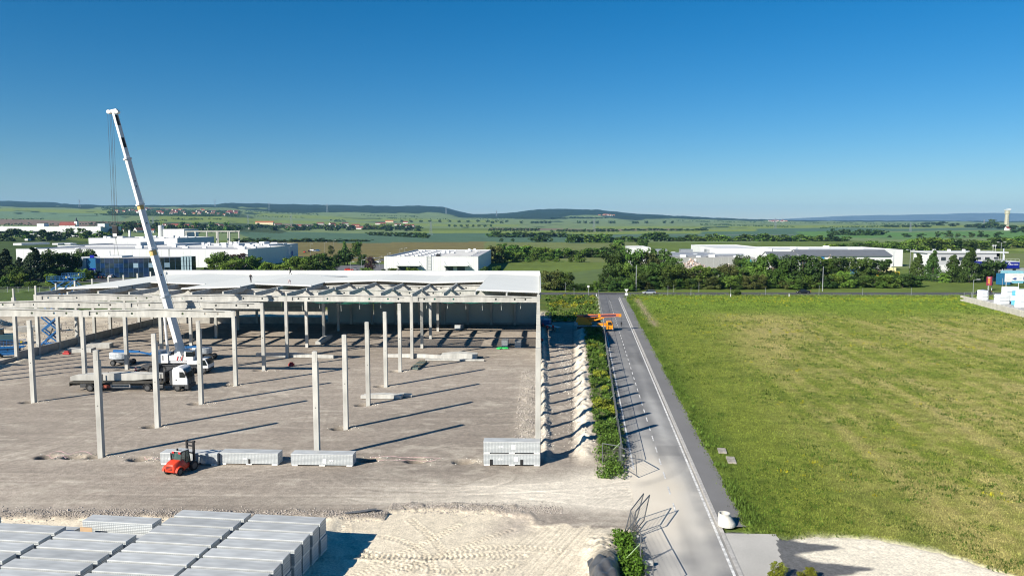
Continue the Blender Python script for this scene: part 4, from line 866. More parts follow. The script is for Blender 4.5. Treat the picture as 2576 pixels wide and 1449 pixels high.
# ---- lorry with flatbed trailer
def lorry():
    g = G(320, 986); t = thing('lorry', 'white lorry with a long flatbed trailer parked behind the front columns', 'lorry', (-56.4, 100.9, 0.03), R(2))
    # local x forward; trailer -8.3..4.6, cab 4.9..8.1
    b = MB(); zc = .95
    prof = [(5.95, .95), (5.95, 3.0), (6.15, 3.3), (6.9, 3.42), (7.4, 3.2), (7.75, 2.6), (8.0, 1.75), (8.02, .95)]
    rg = lambda y_, k: [(7.0 + (x - 7.0) * k, y_, z) for x, z in prof]
    b.loft([rg(-1.24, .985), rg(-1.18, 1), rg(1.18, 1), rg(1.24, .985)]); cab_ = b.build('cab', M_VW, t, bev=.06)
    b = MB(); b.prism([(7.45, 3.05), (7.76, 2.58), (7.98, 1.85), (8.03, 1.85), (7.82, 2.62), (7.50, 3.09)], -1.12, 1.12, 'y'); b.build('windscreen', M_GLS, cab_)
    for s_ in (-1, 1):
        b = MB(); b.prism([(6.95, 1.95), (6.95, 2.75), (7.50, 2.75), (7.80, 1.95)], s_ * 1.235, s_ * 1.265, 'y'); b.build('side_window', M_GLS, cab_)
        b = MB(); b.box(6.4, 6.6, s_ * 1.25, s_ * 1.27, 1.6, 1.72); b.build('door_handle', M_BLK, cab_)
        b = MB(); b.box(7.75, 7.9, s_ * 1.35 - .12, s_ * 1.35 + .12, 2.2, 2.9); b.build('mirror', M_BLK, cab_)
    b = MB()
    for k in range(6): b.box(8.0, 8.08, -1.0, 1.0, 1.02 + k * .15, 1.12 + k * .15)
    b.build('grille', M_BLK, cab_)
    b = MB(); b.box(7.6, 8.15, -1.24, 1.24, .35, .95); b.box(5.9, 7.6, -1.22, 1.22, .70, .97); b.build('bumper', M_CHAS, t, bev=.06)
    b = MB(); b.box(5.55, 5.9, -1.15, 1.15, 1.0, 2.9); b.build('headboard', M_CHAS, t); b = MB(); b.box(4.7, 4.95, -1.2, 1.2, 1.35, 2.75); b.build('cab_guard', M_BLK, t)
    b = MB(); b.box(-3, 8, -.45, .45, .65, .95); b.build('tractor_chassis', M_CHAS, t)
    b = MB(); b.box(-8.3, 4.7, -1.24, 1.24, 1.18, 1.32); b.box(-8.3, 4.7, -.6, -.4, .85, 1.18); b.box(-8.3, 4.7, .4, .6, .85, 1.18); b.box(-8.35, -8.25, -1.2, 1.2, .75, 1.2); b.build('trailer_bed', mat('trailer_bed', (.06, .055, .045), .85, var=.3, scale=2), t)
    b = MB(); b.box(-2.6, .1, -1.22, -1.18, .55, .62); b.box(-2.6, .1, -1.22, -1.18, .95, 1.02); b.box(-2.6, -2.5, -1.23, -1.17, .55, 1.02); b.box(0, .1, -1.23, -1.17, .55, 1.02); b.build('side_guard', M_GALV, t)
    b = MB(); b.box(-6.9, -6.0, -1.1, -.5, .55, 1.1); b.build('toolbox', M_CHAS, t)
    b = MB(); b.box(-3.9, -2.8, -1.1, -.7, .5, .85); b.build('spare_box', mat('rusty_red', (.28, .07, .04), .8), t)
    b = MB(); b.box(3.5, 4.6, -1.15, -.6, .45, .95); b.build('fuel_tank', M_RIM, t, bev=.06)
    for x in (-6.2 + .6, -4.3): pass
    for x in (-5.55, -3.0 - 1.7 + .45, 2.4, 6.55):
        for s_ in (-1, 1):
            wheel(t, x, s_ * 1.02, .51, .36)
            b = MB(); b.loft([[(x + .62 * math.cos(a), s_ * y_, .5 + .62 * math.sin(a)) for y_ in (.8, 1.22)] + [(x + .58 * math.cos(a), s_ * y_, .5 + .58 * math.sin(a)) for y_ in (1.22, .8)] for a in np.linspace(.15, 3.0, 9)]); b.build('mudguard', M_CHAS, t)
    for x in (-1.9 - 2.1, 4.1): 
        for s_ in (-1, 1): b = MB(); b.box(x, x + .12, s_ * .75 - .05, s_ * .75 + .05, 1.32, 2.35); b.build('stake', M_CHAS, t)
    # load: two stacked concrete beams (things of their own)
    b = MB(); L = 13.2; b.prism([(-L / 2, .0), (-L / 2, .55), (-L / 2 + .9, .78), (0, 1.0), (L / 2, .78), (L / 2, .35), (L / 2 - 4.5, .0)], -.34, .34, 'y'); o = b.build('concrete_beam', M_CONC, bev=.02); o.location = (-58.4, 100.75, 1.42); o.rotation_euler = (0, 0, R(2)); tag(o, 'tapered concrete beam loaded on the flatbed trailer, front one', 'beam')
    o2 = o.copy(); COL.objects.link(o2); o2.location = (-57.6, 101.6, 1.42); tag(o2, 'tapered concrete beam loaded on the flatbed trailer, rear one', 'beam')
lorry()
# ---- the big white mobile crane
def mobile_crane():
    t = thing('mobile_crane', 'white mobile crane with its telescopic boom raised high to the left', 'crane', (-55.0, 113.0, 0.03), R(3))
    b = MB(); b.box(-6.2, 2.45, -1.15, 1.15, .75, 1.35); b.box(-6.2, 4.1, -1.2, 1.2, .5, .88); b.build('carrier_frame', M_CHAS, t, bev=.04)
    b = MB(); b.box(-5.0, 2.4, -1.28, -.75, 1.35, 1.5); b.box(-5, 2.4, .75, 1.28, 1.35, 1.5); b.build('deck_plate', M_CHAS, t)
    # carrier cab
    b = MB(); pr = [(2.5, .9), (2.5, 2.2), (2.7, 2.35), (3.7, 2.33), (4.1, 1.55), (4.15, .9)]; b.prism(pr, -1.27, 1.27, 'y'); cb_ = b.build('carrier_cab', M_VW, t, bev=.06)
    b = MB(); b.prism([(3.72, 2.25), (4.11, 1.5), (4.17, 1.5), (3.78, 2.3)], -1.12, 1.12, 'y'); b.build('windscreen', M_GLS, cb_)
    for s_ in (-1, 1): b = MB(); b.prism([(2.9, 1.35), (2.9, 2.2), (3.65, 2.2), (4.0, 1.35)], s_ * 1.262, s_ * 1.29, 'y'); b.build('side_window', M_GLS, cb_)
    b = MB(); b.box(.9, 2.45, -1.25, 1.25, 1.5, 2.1); b.build('engine_hood', M_VW, t, bev=.08)
    for x in (-4.6, -2.9, .7, 3.2):
        for s_ in (-1, 1): wheel(t, x, s_ * 1.0, .66, .45)
    # outriggers
    for x in (-6.0, 1.9):
        for s_ in (-1, 1):
            b = MB(); b.box(x - .2, x + .2, min(s_ * 1.1, s_ * 3.3), max(s_ * 1.1, s_ * 3.3), .72, 1.02); o = b.build('outrigger', M_CHAS, t)
            b = MB(); b.cyl((x, s_ * 3.2, .12), (x, s_ * 3.2, 1.55), .12, n=10); b.build('jack', M_VW, o)
            for k in range(3): b = MB(); b.cyl((x, s_ * 3.2, .75 + k * .28), (x, s_ * 3.2, .88 + k * .28), .135, n=10); b.build('marker_band', M_REDM, o)
            b = MB(); b.cyl((x, s_ * 3.2, .0), (x, s_ * 3.2, .12), .42, n=12); b.build('foot_pad', M_CHAS, o)
    # superstructure
    tt = R(0)
    b = MB(); b.cyl((-1.4, 0, 1.3), (-1.4, 0, 1.72), .95, n=18); b.build('slew_ring', M_CHAS, t)
    b = MB(); b.box(-3.0, 1.4, -1.15, 1.15, 1.72, 2.1); b.build('turntable', M_VW, t, bev=.05)
    b = MB(); b.box(-4.1, -1.9, -1.4, 1.4, 1.75, 3.15); b.box(-4.25, -3.2, -1.1, 1.1, 3.15, 3.5); cw = b.build('counterweight', M_VW, t, bev=.05)
    b = MB(); b.box(-2.75, -2.62, -1.43, -1.40, 2.2, 2.95); b.build('name_strip', M_CHAS, cw)
    b = MB(); b.box(-1.85, .2, -1.25, 1.25, 2.1, 2.9); b.build('winch_house', M_VW, t, bev=.06)
    for i in range(2): b = MB(); b.cyl((-1.5 + i * .9, -.5, 3.1), (-1.5 + i * .9, .5, 3.1), .33, n=12); b.build('winch_drum', M_CHAS, t)
    b = MB(); b.box(.5, 1.9, -1.3, -.4, 2.1, 3.65); b.box(.2, 1.6, .2, 1.3, 2.1, 3.2); b.build('crane_cab', M_VW, t, bev=.08)
    b = MB(); b.box(.8, 1.93, -1.33, -.5, 2.75, 3.5); b.build('cab_glass', M_GLS, t)
    for s_ in (0, 1): 
        for k in range(4): b = MB(); b.bar((-.6 + k * .32, -1.3, 2.15), (-.4 + k * .32, -1.3, 2.85), .12, .02); b.build('warning_stripe', M_REDM if k % 2 == s_ else M_VW, t) if s_ == 0 else None
    b = MB(); b.box(-1.2, .6, -.75, .75, 2.1, 3.7); b.build('boom_bracket', M_VW, t, bev=.05)
    # boom, from the pivot up to the head
    rot = Matrix.Rotation(-R(3), 3, 'Z'); base = Vector((-55.0, 113.0, .03))
    loc = lambda p: rot @ (Vector(p) - base)
    piv = ZP(458, 893, 112.4); tip = ZP(289, 284, 112.9); ax = (tip - piv)
    at_y = lambda y: piv + ax * ((893 - y) / (893 - 284))
    cuts = [(893, 742, .98), (742, 623.7, .86), (623.7, 511, .76), (511, 397, .68), (397, 284, .60)]
    d = ax.normalized(); side = d.cross(Vector((0, 1, 0))).normalized(); dep = side.cross(d); ca_, sa_ = math.cos(R(36)), math.sin(R(36)); side, dep = side * ca_ + dep * sa_, dep * ca_ - side * sa_
    def ring(p, w_): 
        a, c = w_ / 2, w_ * .62
        return [loc(p + side * sx * a + dep * sy * c) for sx, sy in ((-1, -.7), (-.6, -1), (.6, -1), (1, -.7), (1, .5), (.45, 1), (-.45, 1), (-1, .5))]
    for k, (y0, y1, w_) in enumerate(cuts):
        b = MB(); b.loft([ring(at_y(y0 + (6 if k else 0)), w_), ring(at_y(y1), w_)]); s_ = b.build('boom_section', M_VW, t)
        b = MB(); b.loft([ring(at_y(y1) - d * .22, w_ + .22), ring(at_y(y1) + d * .06, w_ + .22)]); b.build('collar', M_VW, s_) if k < 4 else None
    for yy, hh in ((304, 25), (359, 24)):
        b = MB(); p0, p1 = at_y(yy + hh / 2), at_y(yy - hh / 2); rr = [ring(p0, .612), ring(p1, .612)]
        r2 = [ring(p0, .66), ring(p1, .66)]; b.loft([[rr[0][0], rr[0][7], r2[0][7], r2[0][0]], [rr[1][0], rr[1][7], r2[1][7], r2[1][0]]]); b.build('black_marking', M_BLK, t)
    for yy in (455, 468, 560, 690, 790): b = MB(); p0 = at_y(yy); b.cyl(loc(p0 - side * .2), loc(p0 - side * (.33 + .00035 * (yy - 300))), .10, n=10); b.build('pin_hole', M_BLK, t)
    for yy in (525, 640): b = MB(); p0 = at_y(yy); rr = [ring(p0, .78 if yy < 600 else .875), ring(at_y(yy - 13), .78 if yy < 600 else .875)]; b.loft([[rr[0][i] for i in (0, 1, 2)] + [rr[0][7]], [rr[1][i] for i in (0, 1, 2)] + [rr[1][7]]]); b.build('rust_patch', mat('rust_yellow', (.55, .40, .16), .8), t)
    hd_ = at_y(284); L_ = Vector((-1, 0, 0))
    b = MB(); b.bar(loc(hd_ + d * .1 + Vector((.45, 0, .25))), loc(hd_ + Vector((-.85, 0, .05))), .6, .5); b.build('boom_head', M_VW, t, bev=.08)
    for k in range(2):
        p = hd_ + Vector((-.85 + k * 1.2, 0, .1)); b = MB(); b.cyl(loc(p + Vector((0, -.35, 0))), loc(p + Vector((0, .35, 0))), .30, n=14); b.build('sheave', M_VW, t)
    # luffing ram
    b = MB(); a_ = ZP(423, 892, 112.4); c_ = at_y(700); b.cyl(loc(a_), loc(a_ + (c_ - a_) * .6), .2, n=12); b.build('luffing_ram', M_VW, t); b = MB(); b.cyl(loc(a_ + (c_ - a_) * .6), loc(c_), .13, n=10); b.build('ram_rod', M_GALV, t)
    # ropes and hook block
    hk = ZP(293, 585, 112.9); top = hd_ + Vector((-.85, 0, 0))
    for dx, dy in ((-.16, -.2), (-.05, .2), (.38, -.15), (.48, .2)):
        b = MB(); b.cyl(loc(Vector((top.x + dx, top.y + dy, top.z))), loc(Vector((top.x + dx * .7, top.y + dy, hk.z + .8))), .022, n=5); b.build('hoist_rope', M_CHAS, t)
    b = MB(); b.box(-.4, .4, -.22, .22, 0, 1.3); o = b.build('hook_block', M_BLK, t, bev=.06); p = loc(Vector((top.x + .1, top.y, hk.z - .3))); o.location = p
    b = MB(); b.box(-.3, .3, -.235, -.2, -.35, 0.12); b.build('warning_plate', M_VW, o)
    b = MB(); b.cyl((0, 0, -.35), (0, 0, .05), .07, n=8); b.cyl((0, 0, -.35), (.16, 0, -.5), .06, n=8); b.cyl((.16, 0, -.5), (.2, 0, -.3), .05, n=8); b.build('hook', M_CHAS, o)
    for s_ in (-1, 1): b = MB(); b.cyl((0, 0, -.4), (s_ * .45, 0, -3.9), .02, n=5); b.build('sling_chain', M_CHAS, o)
    b = MB(); b.bar((0, 0, 3.0), (-.9, 0, 3.2), .3); b.cyl(loc(at_y(284) + side * -.5), loc(at_y(880) + side * -.7 + Vector((.7, 0, 0))), .02, n=4); b.build('winch_rope', M_CHAS, t)
mobile_crane()
# ---- boom lifts
def boom_lift(label, loc_, rz, reach=True):
    t = thing('boom_lift', label, 'boom lift', loc_, rz, 'blue boom lifts')
    b = MB(); b.box(-1.6, 1.6, -.8, .8, .45, .85); b.build('chassis', M_CHAS, t, bev=.05)
    for x in (-1.15, 1.15):
        for s_ in (-1, 1): wheel(t, x, s_ * .95, .46, .36)
    b = MB(); n = 20
    b.loft([[(-.6 + 1.75 * r_ * math.cos(6.28318 * i / n) * .95, 1.15 * r_ * math.sin(6.28318 * i / n), z) for i in range(n)] for r_, z in ((.9, 1.0), (1.0, 1.15), (1.0, 1.95), (.93, 2.1))]); b.build('turret', M_LGREY, t, smooth=False)
    b = MB(); b.cyl((0, 0, .8), (0, 0, 1.02), .6, n=14); b.build('slew_ring', M_CHAS, t)
    if reach:
        b = MB(); b.bar((-1.6, 0, 2.3), (2.9, 0, 2.25), .4, .34); b.build('boom', M_BLU, t); b = MB(); b.bar((2.9, 0, 2.2), (5.0, 0, 1.85), .26, .24); b.build('boom', M_BLU, t)
        b = MB(); b.bar((4.9, 0, 2.2), (6.2, 0, .95), .3, .3); b.build('jib', M_BLU, t)
        c = (6.9, 0, .75)
    else:
        b = MB(); b.bar((-.9, 0, 2.25), (-3.4, 0, 2.15), .42, .36); b.build('boom', M_BLU, t); b = MB(); b.bar((-3.3, 0, 2.15), (-4.3, 0, 1.2), .3); b.build('jib', M_BLU, t); c = (-5.0, 0, .9)
    b = MB(); x, y, z = c
    for dx in (-.5, .5):
        for dy in (-.85, .85): b.bar((x + dx, y + dy, z), (x + dx, y + dy, z + 1.1), .06)
    for h in (.05, .55, 1.1):
        b.bar((x - .5, y - .85, z + h), (x + .5, y - .85, z + h), .05); b.bar((x - .5, y + .85, z + h), (x + .5, y + .85, z + h), .05); b.bar((x - .5, y - .85, z + h), (x - .5, y + .85, z + h), .05); b.bar((x + .5, y - .85, z + h), (x + .5, y + .85, z + h), .05)
    b.box(x - .5, x + .5, y - .85, y + .85, z - .03, z + .03); b.build('basket', M_CHAS, t)
g = G(302, 921); boom_lift('blue boom lift with grey turret, arm lowered to the right, behind the left columns', (g.x, g.y + 1, 0.03), R(-4))
g = G(512, 907); boom_lift('blue boom lift with grey turret standing behind the white crane', (g.x, g.y + 1, 0.03), R(8), False)
# ---- scissor lifts
def scissor_lift(label, loc_, rz, n, dz, L=3.6, W=1.8, sc=1.0):
    t = thing('scissor_lift', label, 'scissor lift', loc_, rz, 'blue scissor lifts'); t.scale = (sc,) * 3
    b = MB(); b.box(-L / 2, L / 2, -W / 2 + .3, W / 2 - .3, .35, .95); b.build('chassis', M_BLU, t, bev=.04)
    for x in (-L / 2 + .6, L / 2 - .6):
        for s_ in (-1, 1): wheel(t, x, s_ * (W / 2 - .15), .42, .3)
    a = L / 2 - .35; z = 1.0
    for k in range(n):
        for s_ in (-1, 1):
            y = s_ * (W / 2 - .35); b = MB(); b.bar((-a, y, z), (a, y + .08 * s_, z + dz), .16, .22); b.build('scissor_arm', M_BLU, t); b = MB(); b.bar((a, y, z), (-a, y + .08 * s_, z + dz), .16, .22); b.build('scissor_arm', M_BLU, t)
        b = MB(); b.cyl((0, -W / 2 + .2, z + dz / 2), (0, W / 2 - .2, z + dz / 2), .07); b.cyl((a, -W / 2 + .2, z + dz), (a, W / 2 - .2, z + dz), .06); b.cyl((-a, -W / 2 + .2, z + dz), (-a, W / 2 - .2, z + dz), .06); b.build('cross_pin', M_CHAS, t); z += dz
    b = MB(); b.bar((-a * .6, 0, 1.2), (a * .2, 0, 1.0 + dz * 1.1), .18); b.build('lift_ram', M_CHAS, t)
    pl_ = L / 2 + .4; b = MB(); b.box(-pl_, pl_, -W / 2, W / 2, z, z + .14); pf = b.build('platform', M_BLU, t); b = MB(); z += .14
    for x in np.linspace(-pl_, pl_, 6):
        for y in (-W / 2, W / 2): b.bar((x, y, z), (x, y, z + 1.1), .05)
    for h in (.55, 1.1):
        for y in (-W / 2, W / 2): b.bar((-pl_, y, z + h), (pl_, y, z + h), .05)
        for x in (-pl_, pl_): b.bar((x, -W / 2, z + h), (x, W / 2, z + h), .05)
    b.build('guard_rail', M_BLU, t); b = MB(); b.box(pl_ - .5, pl_ - .15, -W / 2 + .02, -W / 2 + .3, z + .75, z + 1.05); b.build('control_box', mat('signal_yellow', (.6, .45, .03), .5), t)
    return t
g = G(165, 882); scissor_lift('blue scissor lift with its arms extended high beside the left wall', (-89.8, g.y * 1.0 + 1.2, .35), R(8), 3, 2.35, 3.4)
g = G(115, 905); scissor_lift('blue scissor lift folded low on the yard beyond the left wall', (-91.0, 124.0, .35), R(22), 2, .28, 4.0)
g = G(165, 735); scissor_lift('blue scissor lift with raised platform beyond the left rear roof edge, nearer one', (ZP(150, 720, 195).x, 195, .35), R(6), 3, 2.2, 4.5, 2.2)
scissor_lift('blue scissor lift with raised platform beyond the left rear roof edge, farther one', (ZP(186, 720, 203).x, 203, .35), R(-4), 3, 2.3, 4.5, 2.2)
# ---- orange crane on the street
def orange_crane():
    g = G(1520, 838); t = thing('truck_crane', 'orange truck crane with lowered boom parked across the street edge', 'crane', (12.6, 161.4, .05), R(-3)); t.scale = (.83, .83, .83)
    # local x forward (right); carrier -5.2..4.4
    b = MB(); b.box(-5.0, 2.6, -1.2, 1.2, .75, 1.25); b.build('carrier_frame', M_CHAS, t, bev=.03); b = MB(); b.box(-5.0, 2.4, -1.25, 1.25, 1.25, 1.42); b.build('deck', mat('pale_grey_paint', (.5, .5, .5), .5), t)
    b = MB(); pr = [(2.5, .55), (2.5, 2.5), (2.7, 2.68), (3.85, 2.65), (4.2, 1.7), (4.25, .6)]; b.prism(pr, -1.2, 1.2, 'y'); cb_ = b.build('cab', M_ORG, t, bev=.06)
    b = MB(); b.prism([(3.87, 2.55), (4.2, 1.65), (4.26, 1.65), (3.93, 2.6)], -1.05, 1.05, 'y'); b.build('windscreen', M_GLS, cb_)
    b = MB(); b.prism([(2.95, 1.65), (2.95, 2.5), (3.78, 2.5), (4.08, 1.65)], -1.225, -1.195, 'y'); b.build('side_window', M_GLS, cb_); b = MB(); b.box(4.1, 4.3, -1.2, 1.2, .5, .85); b.build('bumper', mat('pale_grey_paint', (.5, .5, .5), .5), cb_)
    for x in (-3.9, .9):
        for s_ in (-1, 1): wheel(t, x, s_ * 1.0, .62, .45)
    b = MB(); b.box(.2, 2.4, -1.2, 1.2, 1.42, 2.0); b.build('engine_hood', M_ORG, t, bev=.05)
    b = MB(); b.prism([(-5.2, 1.6), (-5.4, 2.6), (-4.9, 3.65), (-3.0, 3.6), (-1.2, 2.0), (-1.2, 1.6)], -1.0, 1.0, 'y'); b.build('superstructure', M_ORG, t, bev=.06)
    b = MB(); b.box(-5.7, -4.9, -1.15, 1.15, 1.45, 2.3); b.build('counterweight', M_LGREY, t, bev=.05)
    b = MB(); b.box(-2.7, -.4, .3, 1.25, 2.5, 4.2); b.build('operator_cab', M_ORG, t, bev=.05)
    b = MB(); b.bar((-5.1, -.2, 3.75), (5.9, -.2, 4.2), .62, .72); bo = b.build('boom', mat('boom_orange_red', (.70, .17, .05), .4, var=.1), t, bev=.04)
    b = MB(); b.bar((-3.4, -.52, 3.82), (.4, -.52, 3.98), .03, .42); b.bar((1.1, -.52, 4.01), (5.0, -.52, 4.17), .03, .42); b.build('boom_stripe', mat('dark_blue_paint', (.03, .03, .07), .5), bo)
    b = MB(); b.box(.42, .95, -.56, .16, 3.5, 4.45); b.build('collar', M_ORG, bo); b = MB(); b.box(5.6, 6.4, -.5, .1, 3.75, 4.5); b.build('boom_head', M_ORG, bo, bev=.05)
    b = MB(); b.cyl((-2.2, -.2, 2.2), (2.0, -.2, 3.5), .2, n=10); b.build('luffing_ram', M_ORG, t)
    b = MB(); b.cyl((6.35, -.2, 3.9), (6.45, -.2, 2.4), .03, n=5); b.build('hoist_rope', M_CHAS, t); b = MB(); b.box(6.25, 6.65, -.4, 0, 1.7, 2.4); b.cyl((6.45, -.2, 1.7), (6.45, -.2, 1.25), .07); b.build('hook_block', M_BLK, t, bev=.05)
    for s_ in (-1, 1):
        for x in (-4.7, -1.6): b = MB(); b.box(x - .22, x + .22, s_ * 1.1 - .12, s_ * 1.1 + .12, .35, 1.25); b.build('outrigger_box', M_CHAS, t)
    for x in (-4.6, -2.0):
        for k in range(3): b = MB(); b.box(x, x + .5, -1.225, -1.20, .62 + k * .22, .70 + k * .22); b.build('step', M_RIM, t)
orange_crane()
# ---- blue machine and panel with workers in the shade
g = G(1376, 812); t = thing('aerial_platform', 'dark blue aerial platform parked in the shade beside the hall', 'platform', (1.8, 168.0, 0), R(80))
b = MB(); b.box(-1.6, 1.6, -.9, .9, .5, 1.7); b.build('body', M_BLU, t, bev=.06)
for x in (-1.1, 1.1):
    for s_ in (-1, 1): wheel(t, x, s_ * .85, .45, .3)
b = MB()
for x in (-1.5, 0, 1.5):
    for y in (-.85, .85): b.bar((x, y, 1.7), (x, y, 3.0), .07)
for y in (-.85, .85): b.bar((-1.5, y, 3.0), (1.5, y, 3.0), .07); b.bar((-1.5, y, 2.35), (1.5, y, 2.35), .06)
b.build('guard_rail', M_BLU, t)
b = MB(); b.box(-2.2, 2.2, -.5, .5, 0, .12); t = thing('wall_panel', 'white panel on trestles next to the workers in red vests', 'panel', (3.2, 161.8, 0), R(-55)); o = b.build('sheet', M_WHITE, t); o.location = (0, 0, .85)
for x in (-1.6, 1.6):
    b = MB(); b.bar((x, -.45, .85), (x, -.55, 0), .08); b.bar((x, .45, .85), (x, .55, 0), .08); b.bar((x, -.5, .8), (x, .5, .8), .08); b.build('trestle', M_WOOD, t)
person('person', 'worker in red vest standing at the near end of the white panel', (1.9, 158.6, .02), R(-30), M_CLR, M_CLK, 'stand', M_HATR)
person('person', 'worker in red vest standing right of the white panel', (3.2, 158.9, .02), R(150), M_CLR, M_CLK, 'walk', M_HATR)
person('person', 'worker in red vest by the hall column behind the panel', (1.0, 162.8, .02), R(-100), M_CLR, M_CLK, 'stand', M_HATR)
person('person', 'worker in red vest bending down at the plinth wall', (.95, 143.5, .02), R(90), M_CLR, M_CLK, 'bend', M_HATR)
def roof_z(x, y):
    for i in range(8):
        if HALF[i + 1] <= x <= HALF[i]:
            z0, z1 = (11.32, 11.68) if i % 2 == 0 else (11.68, 11.32); return z0 + (z1 - z0) * (x - HALF[i]) / (HALF[i + 1] - HALF[i])
    return 11.5
for (px, py, ps, top_, legs_, lab, rz) in ((631, 711, 'stand', M_CLK, M_CLK, 'person in dark clothes standing on the white roof', 20), (731, 691, 'walk', M_CLK, M_CLK, 'person in dark clothes walking along the rear parapet of the roof', 80)):
    g = G(px, py, 11.5); g = G(px, py, roof_z(g.x, g.y)); person('person', lab, g, R(rz), top_, legs_, ps)
g = G(708, 722, 11.5); person('person', 'person in pale clothes crouching at the open front edge of the roof', (g.x, 141.3, roof_z(g.x, 141.3)), R(100), M_CLW, M_CLW, 'bend', M_HATR)
b = MB()
for i in range(5): b.box(-2.9 + .1 * i, 2.9 - .15 * i, -.5 + .22 * i, -.32 + .22 * i, .05, .22)
for x in (-2.2, 0, 2.2): b.box(x, x + .15, -.6, .7, 0, .05)
g = G(841, 694, 11.6); o = b.build('roof_profiles', M_GALV); o.location = (g.x, g.y, roof_z(g.x, g.y)); tag(o, 'bundle of metal profiles lying on the rear of the white roof', 'profiles')
# ---- cars
car('silver estate car driving left on the main road', (36.6, 247.6, .06), R(182), M_SILV)
car('black car driving left on the main road behind the meadow', (G(2020, 739).x, 251.6, .06), R(182), M_BLKC, 4.4, False)
car('dark saloon on the main road by the fenced yard', (G(2460, 737).x, 253.5, .06), R(182), M_BLKC, 4.6, False)
g = G(257, 701); car('black car parked before the blue glass office', (g.x, g.y, .02), R(100), M_BLKC, 4.4)
g = G(282, 699); car('white car parked before the blue glass office', (g.x, g.y, .02), R(95), M_VW, 4.5)
g = G(97, 727, .3); car('dark off-road car parked near the left tree belt', (-153.0, 235, .4), R(10), M_BLKC, 4.6)
# ================================================================== TREES
def leaf_cloud(rng, centres, radii, n, size, out=0.7, squash=0.8):
    k = rng.integers(0, len(centres), n); c = centres[k]; r_ = radii[k]
    d = rng.normal(size=(n, 3)); d /= np.linalg.norm(d, axis=1)[:, None]
    p = c + d * (r_ * rng.uniform(.55, 1.05, n))[:, None] * np.array([1, 1, squash])
    nr = d * out + rng.normal(size=(n, 3)) * .6; nr /= np.linalg.norm(nr, axis=1)[:, None]
    a = np.cross(nr, rng.normal(size=(n, 3))); a /= np.linalg.norm(a, axis=1)[:, None]; b = np.cross(nr, a)
    s = (size * rng.uniform(.55, 1.3, n))[:, None]
    V = np.concatenate([p - a * s, p + b * s * .55, p + a * s, p - b * s * .55], 1).reshape(-1, 3)
    return V, np.arange(n * 4).reshape(-1, 4)
LEAF = dict(mid=mat('leaf_mid', (.078, .138, .020), .65, var=.5, scale=2.2, rnd=.32, spec=.2), dark=mat('leaf_dark', (.044, .082, .015), .65, var=.5, scale=2.2, rnd=.3, spec=.2),
            light=mat('leaf_light', (.120, .195, .026), .65, var=.45, scale=2.2, rnd=.22, spec=.2), con=mat('needle', (.026, .048, .020), .7, var=.5, scale=3, rnd=.25, spec=.2),
            brown=mat('leaf_brown', (.080, .095, .024), .7, var=.5, scale=2.2, rnd=.2, spec=.2), purple=mat('leaf_purple', (.05, .025, .02), .7, var=.5, scale=2.2, rnd=.2), yel=mat('leaf_yellowish', (.15, .17, .016), .7, var=.4, scale=2, rnd=.2, spec=.2))
M_BARK = mat('bark', (.09, .07, .05), .9, var=.3, scale=8)
PROTO = {}
def tree_proto(kind, lod, v):
    key = (kind, lod, v)
    if key in PROTO: return PROTO[key]
    rng = np.random.default_rng(abs(hash((kind, v))) % 9973 if False else (sum(map(ord, kind)) * 13 + v * 7 + lod))
    n = {0: 4200, 1: 1500, 2: 420}[lod]; sz = {0: .034, 1: .052, 2: .10}[lod]; sq = .85
    if kind == 'conifer':
        C = []; Rr = []
        for q in range(46):
            z = .08 + .88 * (q / 46) ** .9; w_ = .46 * (1 - z) ** .8 + .02; a = rng.random() * 6.283; C.append((w_ * .62 * math.cos(a), w_ * .62 * math.sin(a), z)); Rr.append(w_ * .5 + .02)
        sq = .5
    elif kind == 'poplar':
        C = [(rng.normal() * .10, rng.normal() * .10, z) for z in np.linspace(.18, .94, 16)]; Rr = [.24 * (1 - abs(c[2] - .5) * 1.1) + .05 for c in C]
    else:
        lo = .06 if kind == 'bush' else .16; C = []; Rr = []; m = 34 if lod < 2 else 18
        for q in range(m):
            a = rng.random() * 6.283; z = lo + (.86 - lo) * rng.random(); h_ = (z - lo) / (1 - lo); w_ = .40 * math.sqrt(max(0, 1 - (h_ * 1.05 - .35) ** 2 * 1.5)); rr = w_ * math.sqrt(rng.random()) * rng.uniform(.8, 1.15)
            C.append((rr * math.cos(a), rr * math.sin(a), z)); Rr.append(rng.uniform(.09, .19))
    V, F = leaf_cloud(rng, np.array(C), np.array(Rr), n, sz, .8, sq); V[:, 2] = np.maximum(V[:, 2], 0.01)
    me = bpy.data.meshes.new('crown'); me.from_pydata(V.tolist(), [], F.tolist()); me.update()
    b = MB(); b.loft([[(r_ * math.cos(6.283 * i / 6), r_ * math.sin(6.283 * i / 6), z) for i in range(6)] for r_, z in ((.035, -.02), (.022, .15), (.016, .45), (.006, .8))])
    if lod < 2:
        for q in range(5):
            c = C[int(rng.integers(0, len(C)))]; z0 = .2 + .3 * rng.random(); b.cyl((0, 0, z0), (c[0] * .9, c[1] * .9, max(c[2], z0 + .08)), .012, .004, 5)
    tm = b.mesh('trunk'); tm.materials.append(M_BARK)
    PROTO[key] = (me, tm); return PROTO[key]
_crown_cache = {}
def plant(name, label, cat, kind, leaf, loc, w_, h_, group, lod=1, v=0):
    me, tm = tree_proto(kind, lod, v); key = (kind, lod, v, leaf)
    if key not in _crown_cache:
        m2 = me.copy(); m2.materials.append(LEAF[leaf]); _crown_cache[key] = m2
    t = thing(name, label, cat, loc, random.random() * 6.283, group); t.scale = (w_, w_, h_)
    o = bpy.data.objects.new('crown', _crown_cache[key]); COL.objects.link(o); o.parent = t
    o = bpy.data.objects.new('trunk', tm); COL.objects.link(o); o.parent = t
    return t
